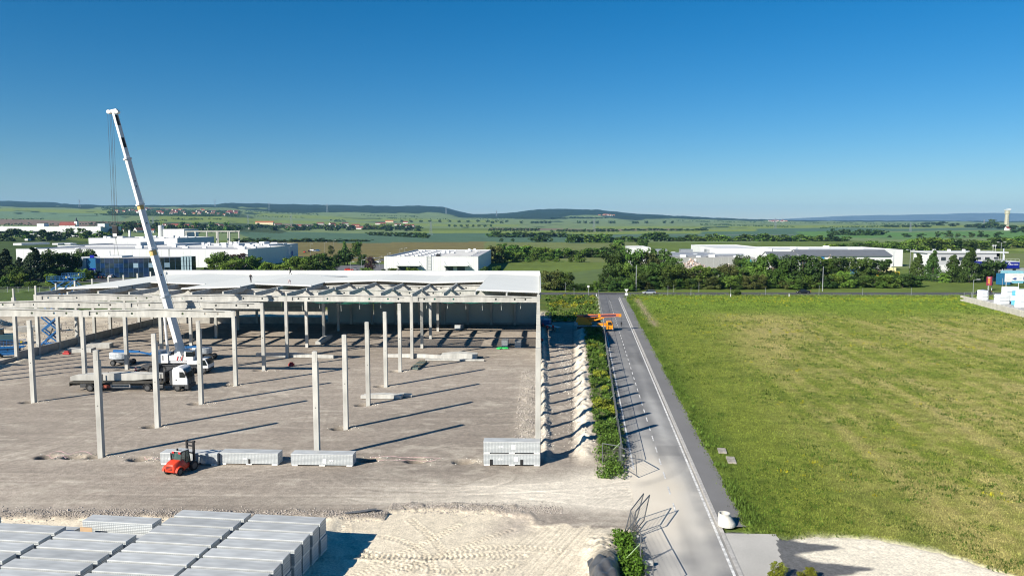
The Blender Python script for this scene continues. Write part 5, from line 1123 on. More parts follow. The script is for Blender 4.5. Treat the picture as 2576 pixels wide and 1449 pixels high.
def belt(items, where, group, lod=1, name='tree', base='tree'):
    """items: (x, ybase, width, ytop, kind, leaf) read along sight lines"""
    items = sorted(items, key=lambda q: q[0])
    for i, it in enumerate(items):
        x, yb, wp, yt, kind, leaf = it[:6]
        g = G(x, yb) if yb > 636 else GT(x, yb)
        if yb > 636: g.z = 0
        k = g.y / FOC; h_ = max(.8, (yb - yt) * k); w_ = max(.8, wp * k)
        nm = {'conifer': 'conifer', 'bush': 'bush', 'poplar': 'poplar_tree'}.get(kind, 'tree'); desc = {'mid': 'green', 'dark': 'dark green', 'light': 'light green', 'con': 'dark', 'brown': 'brownish', 'purple': 'purple-leaved', 'yel': 'yellowish'}[leaf]
        plant(nm, f'{desc} {nm.replace("_", " ")}, {od(i)} from the left {where}', 'bush' if nm == 'bush' else 'tree', kind, leaf, (g.x, g.y, g.z - .1), w_ * 1.38, h_ * 1.08, group, lod, i % 4)
T = []
# the thick belt beyond the main road
for x0, x1, yb, yt, wd, n, leafs in ((1372, 1428, 731, 681, 48, 2, ('brown', 'mid')), (1430, 1505, 733, 712, 26, 5, ('dark', 'dark', 'mid')), (1515, 1600, 730, 694, 36, 4, ('dark', 'mid'))):
    for q in range(n):
        T.append((x0 + (x1 - x0) * (q + .5) / n, yb - random.random() * 2, wd * random.uniform(.85, 1.15), yt + random.uniform(0, 5), 'bush', random.choice(leafs)))
for x, yb, wd, yt, lf in ((1545, 712, 62, 632, 'dark'), (1583, 708, 62, 627, 'mid'), (1624, 708, 60, 633, 'brown'), (1663, 704, 66, 627, 'dark'), (1690, 712, 48, 645, 'mid'), (1640, 726, 52, 668, 'mid'), (1610, 728, 40, 680, 'dark'), (1683, 727, 56, 662, 'mid'), (1722, 724, 56, 672, 'brown'), (1756, 726, 60, 668, 'mid'), (1796, 726, 60, 676, 'dark'), (1832, 725, 54, 666, 'brown'), (1868, 725, 56, 671, 'mid'), (1903, 724, 54, 668, 'light'), (1895, 714, 50, 652, 'mid'), (1862, 700, 34, 643, 'dark'),
                          (1938, 724, 62, 640, 'mid'), (1968, 722, 56, 644, 'dark'), (2018, 724, 72, 640, 'dark'), (2056, 722, 60, 648, 'mid'), (2098, 706, 56, 646, 'dark'), (2122, 700, 50, 648, 'mid'), (2172, 704, 56, 648, 'dark'), (2212, 703, 58, 650, 'dark')):
    T.append((x, yb, wd, yt, 'broad', lf))
for x, yb, wd, yt, lf in ((2095, 724, 42, 690, 'light'), (2128, 724, 46, 684, 'light'), (2165, 724, 44, 696, 'mid'), (2200, 724, 44, 694, 'mid'), (2235, 724, 46, 692, 'mid'), (2270, 723, 46, 690, 'dark'), (2300, 722, 40, 694, 'mid'), (1545, 733, 30, 706, 'dark'), (1575, 733, 30, 704, 'mid'), (2010, 728, 36, 708, 'dark'), (1500, 734, 16, 706, 'mid'), (1850, 742, 24, 729, 'mid')):
    T.append((x, yb, wd, yt, 'bush', lf))
for x, yb, wd, yt in ((2308, 706, 40, 641), (2346, 708, 38, 634), (2396, 710, 46, 645), (2438, 711, 48, 627)): T.append((x, yb, wd, yt, 'conifer', 'dark'))
T += [(2487, 708, 62, 655, 'broad', 'dark'), (2376, 711, 22, 688, 'bush', 'light')]
for x in np.arange(1610, 2076, 15): T.append((x + random.uniform(-4, 4), 727 + random.uniform(-2, 1.5), 34, 700 + random.uniform(-9, 9), 'bush', random.choice(('mid', 'dark', 'mid', 'brown'))))
for x in np.arange(1530, 1720, 22): T.append((x, 716, 44, 668 + random.uniform(-10, 12), 'bush', random.choice(('dark', 'mid'))))
belt(T, 'in the tree belt beyond the main road', 'trees beyond the main road', 0)
T = [(14, 708, 60, 628, 'conifer', 'con'), (52, 708, 36, 648, 'conifer', 'con'), (88, 708, 60, 624, 'conifer', 'con'), (-20, 706, 50, 640, 'conifer', 'con'), (122, 704, 46, 628, 'broad', 'dark'), (150, 702, 46, 634, 'broad', 'dark'), (178, 700, 44, 630, 'broad', 'dark'), (208, 690, 44, 626, 'broad', 'dark'), (236, 686, 34, 632, 'conifer', 'con'), (35, 712, 40, 668, 'bush', 'dark'), (140, 706, 50, 670, 'broad', 'dark')]
belt(T, 'among the dark trees left of the office', 'dark trees at the left', 0)
T = [(50, 726, 44, 686, 'bush', 'light'), (82, 728, 30, 706, 'bush', 'mid'), (205, 708, 34, 676, 'bush', 'light'), (130, 716, 30, 688, 'bush', 'light'), (10, 728, 34, 696, 'bush', 'mid'), (363, 696, 18, 681, 'bush', 'mid'), (228, 704, 20, 680, 'bush', 'mid')]
belt(T, 'among the shrubs before the office and conifers', 'shrubs at the left', 0)
T = [(540, 690, 50, 646, 'broad', 'light'), (565, 692, 56, 634, 'broad', 'mid'), (600, 690, 56, 636, 'broad', 'purple'), (585, 694, 50, 652, 'broad', 'light'), (632, 692, 46, 640, 'broad', 'mid'), (650, 692, 44, 658, 'bush', 'light'), (680, 692, 44, 660, 'bush', 'light'), (710, 692, 44, 664, 'bush', 'light'), (742, 692, 50, 642, 'broad', 'light'), (770, 690, 46, 646, 'broad', 'mid'), (806, 690, 58, 636, 'broad', 'dark'), (836, 690, 30, 656, 'broad', 'mid'), (760, 694, 40, 664, 'bush', 'mid')]
belt(T, 'in the clump behind the white roof', 'trees behind the roof', 0)
T = [(852, 668, 34, 636, 'broad', 'dark'), (874, 667, 40, 624, 'broad', 'dark'), (867, 646, 14, 612, 'poplar', 'mid'), (893, 646, 16, 614, 'poplar', 'mid'), (902, 646, 16, 612, 'poplar', 'mid'), (912, 668, 22, 640, 'broad', 'dark'), (930, 684, 20, 646, 'broad', 'purple'), (833, 642, 14, 618, 'broad', 'brown'), (920, 690, 30, 672, 'bush', 'light'), (968, 690, 18, 676, 'bush', 'dark'), (990, 690, 24, 674, 'bush', 'mid'), (1034, 690, 34, 672, 'bush', 'light'), (1250, 690, 22, 668, 'bush', 'mid'), (1218, 690, 20, 670, 'bush', 'dark'), (640, 640, 20, 604, 'bush', 'dark'), (665, 640, 26, 602, 'bush', 'dark')]
belt(T, 'around the car park beside the white warehouse', 'trees around the car park', 1)
T = []
for x, yb, wd, yt, lf in ((1246, 662, 40, 618, 'brown'), (1262, 650, 36, 610, 'mid'), (1290, 652, 36, 616, 'mid'), (1316, 652, 40, 618, 'mid'), (1332, 650, 36, 617, 'light'), (1352, 652, 34, 622, 'mid'), (1372, 650, 40, 622, 'light'), (1396, 650, 38, 624, 'mid'), (1420, 648, 38, 624, 'light'), (1444, 648, 36, 628, 'mid'), (1466, 648, 36, 628, 'light'), (1490, 648, 40, 624, 'mid'), (1512, 648, 36, 628, 'mid'), (1528, 646, 36, 622, 'dark'), (1556, 640, 30, 604, 'mid'), (1545, 644, 26, 612, 'mid'), (1617, 624, 24, 602, 'mid'), (1345, 656, 26, 634, 'mid'), (1380, 656, 30, 636, 'mid'), (1270, 660, 40, 630, 'mid'), (1300, 658, 36, 634, 'light')): T.append((x, yb, wd, yt, 'bush' if wd > 34 else 'broad', lf))
for x in (1328, 1363, 1400, 1436): T.append((x, 660, 12, 646, 'broad', 'mid'))
T.append((1458, 660, 22, 640, 'broad', 'mid'))
belt(T, 'in the hedgerow behind the green paddock', 'hedgerow trees', 1)
T = []
rr = random.Random(5)
for x in np.arange(1434, 1545, 14): T.append((x, 611 + rr.uniform(-1, 0), 26, 588 + rr.uniform(-3, 4), 'bush', rr.choice(('mid', 'dark', 'mid'))))
for x in np.arange(1552, 1620, 15): T.append((x, 609, 26, 596 + rr.uniform(-3, 3), 'bush', rr.choice(('mid', 'light'))))
for x in (1630, 1646, 1660): T.append((x, 608, 26, 583 + rr.uniform(0, 4), 'broad', 'dark'))
for x in np.arange(1676, 2130, 16): T.append((x, 607 + rr.uniform(-.5, .5), 28, 594 + rr.uniform(-6, 3), 'bush', rr.choice(('mid', 'dark', 'mid', 'light'))))
for x in np.arange(1236, 1420, 18): T.append((x, 597 + rr.uniform(-1, 1), 26, 584 + rr.uniform(-3, 3), 'bush', rr.choice(('mid', 'dark'))))
for x in (1262, 1290, 1372, 1388): T.append((x, 608, 9, 600, 'bush', 'dark'))
T += [(1352, 609, 32, 592, 'bush', 'dark'), (1368, 608, 30, 594, 'bush', 'dark')]
belt(T, 'in the long field hedge across the middle distance', 'middle-distance hedge trees', 2)
T = []
for x, yb, wd, yt, lf in ((2090, 632, 30, 614, 'light'), (2118, 628, 34, 612, 'mid'), (2160, 630, 34, 610, 'dark'), (2190, 630, 34, 606, 'mid'), (2220, 632, 38, 612, 'light'), (2246, 634, 44, 606, 'mid'), (2280, 634, 42, 604, 'light'), (2310, 634, 46, 602, 'mid'), (2340, 632, 50, 598, 'mid'), (2370, 632, 46, 600, 'light'), (2400, 630, 44, 600, 'mid'), (2436, 630, 44, 604, 'dark'), (2470, 628, 40, 606, 'light'), (2506, 626, 50, 596, 'dark'), (2545, 624, 46, 600, 'light'), (2572, 624, 40, 594, 'mid'), (2600, 622, 44, 598, 'mid')): T.append((x, yb, wd, yt, 'bush', lf))
belt(T, 'in the leafy belt behind the grey office', 'trees behind the grey office', 1)
T = [(x, 597.5, w_, yt, 'bush', 'dark') for x, w_, yt in ((2281, 20, 588), (2318, 20, 588), (2360, 14, 583), (2388, 18, 581), (2408, 12, 587), (2424, 8, 593), (2443, 14, 585), (2468, 16, 582), (2482, 12, 590), (2512, 18, 584), (2237, 10, 592))]
belt(T, 'along the country road at the right', 'trees along the country road', 2)
T = []
for x in np.arange(1234, 1356, 8.5): T.append((x + rr.uniform(-2, 2), 582, 9, 572 + rr.uniform(0, 3), 'broad', 'dark'))
for x in np.arange(1392, 1560, 10): T.append((x + rr.uniform(-3, 3), 584, 10, 575 + rr.uniform(0, 4), 'broad', 'dark'))
for x in np.arange(1570, 1790, 13): T.append((x + rr.uniform(-4, 4), 581, 14, 574 + rr.uniform(0, 3), 'bush', 'dark'))
belt(T, 'in the row of roadside trees across the fields', 'distant roadside trees', 2)
T = []
for x in (1238, 1262, 1312, 1340, 1350, 1362, 1372, 1382, 1456, 1472, 1488, 1503, 1535, 1545, 1595, 1602, 1626, 1672, 1690): T.append((x, 563, 9, 556.5, 'broad', 'dark'))
for x in np.arange(1390, 1530, 11): T.append((x, 551, 13, 547.5, 'bush', 'dark'))
for x in np.arange(1130, 1240, 15): T.append((x, 571.5, 7, 565.5, 'broad', 'dark'))
for x in np.arange(1010, 1290, 24): T.append((x, 559.5, 9, 554, 'bush', 'dark'))
belt(T, 'among the small trees dotted over the distant fields', 'distant field trees', 2)
T = []
for x, yb, yt in ((2350, 566, 560), (2370, 568, 558), (2400, 570, 562), (2436, 572, 565), (2460, 574, 563), (2475, 575, 564), (2500, 572, 553), (2492, 574, 558), (2518, 576, 566), (2548, 580, 567), (2572, 582, 570), (2554, 586, 576), (2586, 588, 572), (2330, 565, 560)): T.append((x, yb, 22, yt, 'bush', 'dark'))
for x in np.arange(2090, 2230, 12): T.append((x, 592 + rr.uniform(-1, 1), 18, 578 + rr.uniform(-4, 6), 'bush', 'dark'))
for x in np.arange(2230, 2340, 15): T.append((x, 572, 15, 566, 'bush', 'dark'))
belt(T, 'in the woods around the water tower', 'trees around the water tower', 2)
# village greenery
T = []
for x in list(np.arange(590, 1065, 9.5)): T.append((x + rr.uniform(-3, 3), 582 - rr.uniform(0, 9) - (x < 800) * 1, rr.uniform(12, 22), 566 + rr.uniform(-4, 6), 'bush', rr.choice(('dark', 'mid', 'dark'))))
for x in np.arange(930, 1080, 13): T.append((x, 598 + (x - 930) * .05 - 6, 18, 583 + (x - 930) * .02, 'bush', 'dark'))
for x in np.arange(290, 600, 10): T.append((x + rr.uniform(-4, 4), 584 + rr.uniform(-10, 4), rr.uniform(14, 26), 562 + rr.uniform(-5, 8), 'bush', rr.choice(('dark', 'mid', 'dark'))))
belt(T, 'between the village houses', 'village trees', 2)
T = []
for x in np.arange(600, 940, 17): T.append((x, 610 - (x - 600) * .006, 26, 600 + rr.uniform(-4, 3) + (x - 600) * .012, 'bush', rr.choice(('dark', 'mid', 'dark'))))
for x in np.arange(-10, 300, 20): T.append((x, 600 + rr.uniform(-6, 8), 30, 578 + rr.uniform(-4, 8), 'bush', rr.choice(('dark', 'mid'))))
belt(T, 'in the hedge line behind the factory halls', 'hedge behind the factory', 2)
# far woods that read as one mass: tree-covered belts on the slopes
def far_wood(name, label, strips, seed):
    rng = np.random.default_rng(seed); C = []; Rr = []
    for st_i in strips:
        x0, y0, x1, y1, hpx, n = st_i[:6]; yj = st_i[6] if len(st_i) > 6 else 1.0
        for q in range(n):
            t = rng.random(); x = x0 + (x1 - x0) * t; y = y0 + (y1 - y0) * t + rng.uniform(-yj, yj); g = GT(x, y); r_ = hpx * g.y / FOC * rng.uniform(.5, .9); C.append((g.x, g.y, g.z + r_ * .6)); Rr.append(r_)
    V, F = leaf_cloud(rng, np.array(C), np.array(Rr), len(C) * 26, float(np.mean(Rr)) * .42, .9, .8)
    o = np_mesh(name, V, F, LEAF['dark']); tag(o, label, 'wood', kind='stuff'); return o
far_wood('far_woods', 'dark green woods and hedges strung across the distant slopes', [(240, 541, 560, 545, 3.2, 240), (0, 553, 110, 552, 1.6, 40), (255, 526, 430, 533, 3, 420, 4), (400, 533, 605, 538, 3.2, 620, 5), (270, 537, 600, 543, 3.0, 620, 4), (600, 533, 800, 541, 2.2, 100), (640, 545, 760, 548, 1.6, 40), (830, 556, 870, 557, 2.5, 40, 2), (910, 543, 1060, 547, 2.2, 60), (1560, 547, 1760, 552, 2, 90), (1700, 556, 1900, 561, 2.2, 90), (1760, 566, 2000, 572, 2.4, 110), (1900, 560, 2330, 565, 1.8, 130), (2050, 575, 2240, 570, 2.6, 60), (330, 560, 420, 556, 3, 50), (1180, 552, 1320, 550, 1.6, 50), (2000, 552, 2576, 556, 1.3, 120), (950, 551, 1130, 553, 1.5, 40), (290, 578, 600, 580, 4.5, 420, 7), (600, 572, 1060, 574, 3.2, 330, 4), (430, 552, 560, 553, 2.6, 40), (240, 566, 330, 570, 4, 90, 6), (0, 566, 240, 564, 2.2, 70, 2)], 3)
# ================================================================== LOW PLANTS (uncountable)
M_ATTRL = attr_mat('low_plants', scale=1.0, amp=.15, fine=6, famp=.2, bump=0.0)
def tufts(name, label, cat, X, Y, Z, H, C, seed=1, blades=3, spread=.5):
    rng = np.random.default_rng(seed); n = len(X); m = blades; base = np.repeat(np.stack([X, Y, Z], 1), m, 0); h_ = np.repeat(H, m) * rng.uniform(.6, 1.2, n * m); c = np.repeat(C, m, 0) * rng.uniform(.75, 1.25, (n * m, 1))
    a = rng.random(n * m) * 6.283; dx = np.cos(a); dy = np.sin(a); w_ = h_ * .30; off_ = np.stack([rng.normal(size=n * m), rng.normal(size=n * m), np.zeros(n * m)], 1) * (np.repeat(H, m) * spread)[:, None]
    base = base + off_; s = np.stack([-dy, dx, np.zeros(n * m)], 1) * w_[:, None]; tip = base + np.stack([dx * h_ * .5, dy * h_ * .5, h_], 1)
    V = np.stack([base - s, base + s, tip], 1).reshape(-1, 3); F = np.arange(len(V)).reshape(-1, 3); o = np_mesh(name, V, F, M_ATTRL, np.repeat(c, 3, 0)); return tag(o, label, cat, kind='stuff')
rng = np.random.default_rng(21)
# meadow grass: dense near, thin far
n = 170000; Y = 48 + 200 * rng.random(n) ** 2.0; X = side_e(Y) - .2 + (.66 * Y - side_e(Y)) * rng.random(n)
z_, c_ = meadow(X, Y); k = (z_ > 0.0) & (c_[:, 1] > c_[:, 0] * .8) & (c_[:, 0] < .32); X, Y, z_, c_ = X[k], Y[k], z_[k], c_[k]
tufts('meadow_grass', 'rough green and straw-coloured grass of the meadow', 'grass', X, Y, z_ - .02, rng.uniform(.05, .12, len(X)) * (.7 + Y / 110), c_ * rng.uniform(.5, 1.55, (len(X), 1)), 2, 3, 2.0)
n = 9000; Y = 49 + 190 * rng.random(n) ** 1.5; X = side_e(Y) + (.66 * Y - side_e(Y)) * rng.random(n); z_, c_ = meadow(X, Y); k = (z_ > 0) & (fbm(X, Y, 6, 3, 4) > .47); X, Y, z_ = X[k], Y[k], z_[k]
tufts('meadow_clumps', 'darker leafy clumps standing in the meadow grass', 'grass', X, Y, z_ - .03, rng.uniform(.12, .26, len(X)) * (.7 + Y / 200), np.tile((.06, .105, .014), (len(X), 1)) * rng.uniform(.6, 1.4, (len(X), 1)), 9, 6, .9)
# yellow flowering weeds
fx = []; cl = [(rng.uniform(20, 150), rng.uniform(60, 240)) for _ in range(120)]
cl = [(x, y) for x, y in cl if side_e(y) + 1 < x < .64 * y]
X = []; Y = []
for x, y in cl:
    q = int(rng.integers(2, 10) * (2.2 if y > 150 else 1)); X += list(x + rng.normal(size=q) * (1.2 + y / 90)); Y += list(y + rng.normal(size=q) * 1.5)
for q in range(800): 
    x = rng.uniform(26, 150); y = 238 - abs(rng.normal()) * 9; X.append(x); Y.append(y)
X = np.array(X); Y = np.array(Y); z_, c_ = meadow(X, Y); k = z_ > 0; X, Y, z_ = X[k], Y[k], z_[k]
tufts('yellow_weeds', 'yellow flowering weeds scattered over the meadow', 'weeds', X, Y, z_, rng.uniform(.12, .28, len(X)), np.tile((.34, .32, .02), (len(X), 1)), 4, 7, .7)
# taller weeds along the pavement edge
n = 5200; Y = 56 + 180 * rng.random(n) ** 1.3; X = side_e(Y) + np.abs(rng.normal(size=n)) * .7; keep = fbm(X, Y, 5, 3, 1) > .42; X, Y = X[keep], Y[keep]
tufts('pavement_weeds', 'tall green weeds along the edge of the pavement', 'weeds', X, Y, np.full(len(X), .08), rng.uniform(.12, .38, len(X)), np.tile((.085, .14, .022), (len(X), 1)) * rng.uniform(.6, 1.4, (len(X), 1)), 5, 5, .6)
# overgrown strip between trench and street
def weedstrip(name, label, X, Y, Rr, z0, cols, per=34, size=.16, seed=3):
    z0 = np.broadcast_to(z0, X.shape); rng = np.random.default_rng(seed); C = np.stack([X, Y, z0 + Rr * .55], 1); V, F = leaf_cloud(rng, C, Rr, len(X) * per, size, .9, .85)
    V[:, 2] = np.maximum(V[:, 2], float(z0.min()))
    # colour by nearest source clump
    rng = np.random.default_rng(seed); kk = rng.integers(0, len(C), len(X) * per); c = np.repeat(cols[kk], 4, 0) * np.repeat(rng.uniform(.6, 1.35, len(kk)), 4)[:, None]
    o = np_mesh(name, V, F, M_ATTRL, c); return tag(o, label, 'weeds', kind='stuff')
n = 900; Y = 66.5 + 104 * rng.random(n); xl = 5.9 + (Y - 72) * .045; xr = road_l(Y) - 1.0; X = xl + (xr - xl) * rng.random(n); yel = (fbm(X, Y, 5, 3, 2) > .58) & (Y > 85)
cols = np.where(yel[:, None], np.array((.16, .185, .02)), np.array((.065, .115, .018))) * rng.uniform(.6, 1.3, (n, 1)); Rr = rng.uniform(.22, .6, n) * np.where(Y < 80, 1.5, 1.0)
weedstrip('weed_strip', 'overgrown strip of green and yellow weeds between trench and fence', X, Y, Rr * .85, site_fields(X, Y)[0] - .05, cols * 1.35, 60, .10, 3)
n = 90; Y = 44 + 9.5 * rng.random(n); X = 5.5 + 1.3 * rng.random(n) + (Y - 48) * .03; weedstrip('gate_weeds', 'patch of fresh green weeds beside the leaning gate', X, Y, rng.uniform(.25, .6, n), .1, np.tile((.07, .14, .015), (n, 1)), 60, .13, 4)
n = 260; Y = 176 + 62 * rng.random(n); X = 2 + rng.random(n) * (road_l(Y) - 3.5); yel = fbm(X, Y, 8, 3, 2) > .56; weedstrip('verge_weeds', 'yellow flowering weeds on the verge behind the hall', X, Y, rng.uniform(.3, .8, n), .1, np.where(yel[:, None], np.array((.22, .22, .02)), np.array((.07, .12, .02))) * rng.uniform(.7, 1.3, (n, 1)), 24, .28, 5)
n = 260; Yq = 241.2 + rng.random(n) * 2; X = 28 + 120 * rng.random(n); weedstrip('roadside_weeds', 'weeds along the near edge of the main road', X, Yq - .8, rng.uniform(.12, .35, n), .05, np.tile((.12, .14, .03), (n, 1)) * rng.uniform(.6, 1.4, (n, 1)), 20, .2, 6)
for i, (px, py, w_, h_) in enumerate(((1956, 1447, 1.35, 1.25), (2032, 1449, 1.3, .95))):
    g = G(px, py + 14); plant('bush', f"{'left' if i == 0 else 'right'} of two light green bushes at the bottom edge by the sandy lot", 'bush', 'bush', 'yel', (g.x, g.y, 0), w_, h_, 'bushes at the sandy lot', 0, i)
# loose stones
def stones(name, label, X, Y, Z, Sz, m, seed):
    rng = np.random.default_rng(seed); base = np.array([(1, 0, 0), (-1, 0, 0), (0, 1, 0), (0, -1, 0), (0, 0, 1), (0, 0, -1)], float); f = np.array([(0, 2, 4), (2, 1, 4), (1, 3, 4), (3, 0, 4), (2, 0, 5), (1, 2, 5), (3, 1, 5), (0, 3, 5)]); n = len(X)
    V = (base[None] * rng.uniform(.6, 1.3, (n, 6, 1)) * (Sz[:, None, None] * np.array([1, 1, .7]))) + np.stack([X, Y, Z], 1)[:, None, :]; F = (f[None] + 6 * np.arange(n)[:, None, None]).reshape(-1, 3)
    return tag(np_mesh(name, V.reshape(-1, 3), F, m), label, 'stones', kind='stuff')
M_STONE = mat('loose_stone', (.34, .30, .26), .9, var=.4, scale=1.5); M_STONEW = mat('white_stone', (.60, .56, .48), .9, var=.3, scale=1.5)
n = 5200; X = -48 + 50 * rng.random(n); e_ = np.where(X < -12, 56.6 + .03 * (X + 12), 58.3 - .02 * (X + 10)); Y = e_ + .8 + rng.normal(size=n) * .55; stones('gravel', 'coarse dark gravel heaped along the edge of the yard', X, Y, site_fields(X, Y)[0], rng.uniform(.03, .10, n), M_STONE, 1)
n = 2600; X = np.where(rng.random(n) < .5, .85 + .5 * rng.normal(size=n), 4.75 + .8 * rng.normal(size=n)); Y = 75 + 82 * rng.random(n); X = np.clip(X, .35, 7); z_, c_ = site_fields(X, Y); stones('rubble', 'pale rubble on the banks beside the trench', X, Y, z_, rng.uniform(.03, .12, n), M_STONEW, 2)
n = 1500; X = -2.6 + 2.4 * rng.random(n); Y = 74 + 42 * rng.random(n); z_, c_ = site_fields(X, Y); stones('rubble', 'stones and broken soil along the inside of the right-hand columns', X, Y, z_, rng.uniform(.04, .15, n), M_STONE, 3)
n = 700; k = rng.integers(0, len(PITS), n); P_ = np.array(PITS)[k]; X = P_[:, 0] + rng.normal(size=n) * 1.0 + .3; Y = P_[:, 1] + rng.normal(size=n) * .5; z_, c_ = site_fields(X, Y); stones('pit_stones', 'stones thrown up round the foundation pits', X, Y, z_, rng.uniform(.03, .12, n), M_STONEW, 4)
n = 1500; X = -130 + 40 * rng.random(n); Y = 110 + 60 * rng.random(n); z_, c_ = yard(X, Y); stones('rubble', 'rubble strewn over the sandy yard at the left', X, Y, z_, rng.uniform(.06, .35, n), M_STONE, 5)
n = 900; Y = 44 + 30 * rng.random(n); X = road_l(Y) - .9 + rng.normal(size=n) * .25; k = (Y < 56) | (Y > 69); stones('edge_gravel', 'dark loose gravel along the left edge of the street', X[k], Y[k], np.full(k.sum(), .06), rng.uniform(.03, .09, k.sum()), mat('dark_stone', (.12, .11, .10), .9, var=.4, scale=2), 6)
# ================================================================== BUILDINGS
M_BW = mat('white_cladding', (.62, .63, .62), .55, var=.03, scale=.3); M_ROOFG = mat('flat_roof_grey', (.42, .42, .42), .8, var=.12, scale=.12); M_ROOFP = mat('pitched_grey_roof', (.13, .14, .155), .7, var=.08, scale=.5)
M_WIN = mat('window_glass', (.03, .04, .05), .12, spec=.7); M_DOOR = mat('dock_door', (.05, .06, .065), .5); M_UNIT = mat('roof_unit', (.62, .63, .63), .5, var=.1)
def hall(name, label, x0, x1, y0, y1, h, z=0, seams=4.0, units=0, seed=1, roof=M_ROOFG, wallm=M_BW, cat='building', par=.5):
    t = thing(name, label, cat, ((x0 + x1) / 2, y0, z)); cx_ = (x0 + x1) / 2; a, b_ = x0 - cx_, x1 - cx_; d = y1 - y0; b = MB()
    th = .3; b.box(a, b_, 0, th, -3, h); b.box(a, b_, d - th, d, -3, h); b.box(a, a + th, th + .001, d - th - .001, -3, h); b.box(b_ - th, b_, th + .001, d - th - .001, -3, h); wl = b.build('wall', wallm, t)
    if seams:
        b = MB()
        for x in np.arange(a + seams, b_ - .5, seams): b.box(x, x + .06, -.03, 0, .2, h)
        b.build('wall_seam', mat('seam_grey', (.55, .56, .56), .6), wl)
    b = MB(); b.box(a + th, b_ - th, th, d - th, h - par - .2, h - par); rf = b.build('roof', roof, t)
    b = MB(); b.box(a - .05, b_ + .05, -.06, th + .03, h + .002, h + .09); b.box(a - .05, b_ + .05, d - th - .03, d + .05, h + .002, h + .09); b.box(a - .05, a + th + .03, th + .031, d - th - .031, h + .002, h + .09); b.box(b_ - th - .03, b_ + .05, th + .031, d - th - .031, h + .002, h + .09); b.build('coping', mat('coping_grey', (.45, .46, .47), .5), wl)
    rg = random.Random(seed)
    for q in range(units):
        ux = rg.uniform(a + 3, b_ - 3); uy = rg.uniform(3, d - 4); s_ = rg.uniform(.8, 2.2); b = MB(); b.box(ux - s_, ux + s_, uy - s_ * .7, uy + s_ * .7, h - par, h - par + rg.uniform(.8, 1.8)); b.build('rooftop_unit', M_UNIT, rf)
    return t, wl, rf, h - par
def add_box(name, m, parent, x0, x1, y0, y1, z0, z1, bev=0): b = MB(); b.box(x0, x1, y0, y1, z0, z1); return b.build(name, m, parent, bev)
def win(parent, x, z, w_, h_, y=-.05, frame=True):
    o = add_box('window', mat('window_frame', (.75, .75, .74), .5), parent, x - w_ / 2 - .08, x + w_ / 2 + .08, y, y + .04, z - .08, z + h_ + .08); add_box('pane', M_WIN, o, x - w_ / 2, x + w_ / 2, y - .02, y + .001, z, z + h_); return o
# factory at the left
xa = ZP(40, 628, 395).x; xb = ZP(623, 628, 395).x
t, wl, rf, hz = hall('factory_hall', 'long low white factory hall behind the blue glass office', xa, xb, 395, 456, 9.8, units=16, seed=2)
for px in (470, 640): pass
add_box('door', M_UNIT, wl, xb - (xa + xb) / 2 - 58, xb - (xa + xb) / 2 - 56.5, -.06, 0, 0, 2.4)
b = MB(); cx_ = (xa + xb) / 2; lx = ZP(425, 640, 395).x - cx_
for s_ in (-.25, .25): b.bar((lx + s_, -.25, .3), (lx + s_, -.25, 11), .08)
for z in np.arange(.6, 11, .6): b.bar((lx - .25, -.25, z), (lx + .25, -.25, z), .05)
b.build('roof_ladder', M_GALV, wl)
t, wl, rf, hz = hall('factory_hall', 'stepped-back right wing of the white factory with rooftop units', -300, -168, 456.5, 517, 9.9, units=0)
for q in range(26):
    ux = random.uniform(-110, 60); add_box('rooftop_unit', M_UNIT, rf, ux, ux + random.uniform(2, 6), random.uniform(6, 40), random.uniform(42, 50), hz, hz + random.uniform(.8, 2.4)) if q < 8 else add_box('rooftop_unit', M_UNIT, rf, 66 - 55 * random.random() - 5, 66 - 5 * random.random() - 5 * random.random() + 0.0 if False else 61 - 50 * random.random() + 2.6, 5 + 42 * random.random() * .9, 50, hz, hz + .6 + random.random()) if q < 3 else None
for q in range(22):
    ux = 8 + 52 * random.random(); uy = 4 + 46 * random.random(); add_box('rooftop_unit', M_UNIT, rf, ux, ux + 1.5 + 3 * random.random(), uy, uy + 1.5, hz, hz + .9 + 1.2 * random.random())
add_box('door', mat('blue_door', (.04, .10, .30), .5), wl, 66.0, 66.06, 46, 50, 0, 5)
t, wl, rf, hz = hall('factory_hall', 'tall white factory block rising behind the low hall', -319, -255, 520, 580, 13.4, units=14, seed=5)
t, wl, rf, hz = hall('factory_block', 'white block with a dark open end beside the concrete frame', ZP(410, 576, 700).x, ZP(463, 576, 700).x, 700, 730, 18.6, z=0)
add_box('opening', M_DOOR, wl, 9.8, 9.95, 1, 28, 8, 16.5)
t = thing('silo', 'round white silo tower beside the factory block', 'silo', (ZP(400, 580, 700).x, 704, 0)); b = MB(); b.cyl((0, 0, -2), (0, 0, 21.5), 2.6, n=18); b.build('shell', M_BW, t); b = MB(); b.cyl((0, 0, 21.5), (0, 0, 22.3), 2.2, n=18); b.cyl((1.4, 0, 22.3), (1.4, 0, 23.5), .3, n=8); b.build('cap', M_UNIT, t)
t = thing('unfinished_building', 'open concrete frame of columns and beams on the factory site', 'building', (0, 700, 0)); xs_ = [ZP(x, 590, 700).x for x in (468, 478, 491, 508, 520, 533, 548, 562, 577, 590)]
for i, x in enumerate(xs_): add_box('column', M_CONC, t, x - .5, x + .5, 0 + (i % 2) * 10, 1 + (i % 2) * 10, -2, 16.0)
b = MB(); b.box(xs_[0] - 1, xs_[-1] + 1, 0, 1, 16.0, 17.0); b.box(xs_[0] - 1, xs_[-1] + 1, 10, 11, 16.0, 17.0); b.build('beam', M_CONC, t)
add_box('chimney', M_BW, thing('chimney', 'white round-topped chimney stub behind the tall factory block', 'chimney', (ZP(325, 590, 590).x, 590, 0)), -.7, .7, 0, 1.4, 5, 18.5)
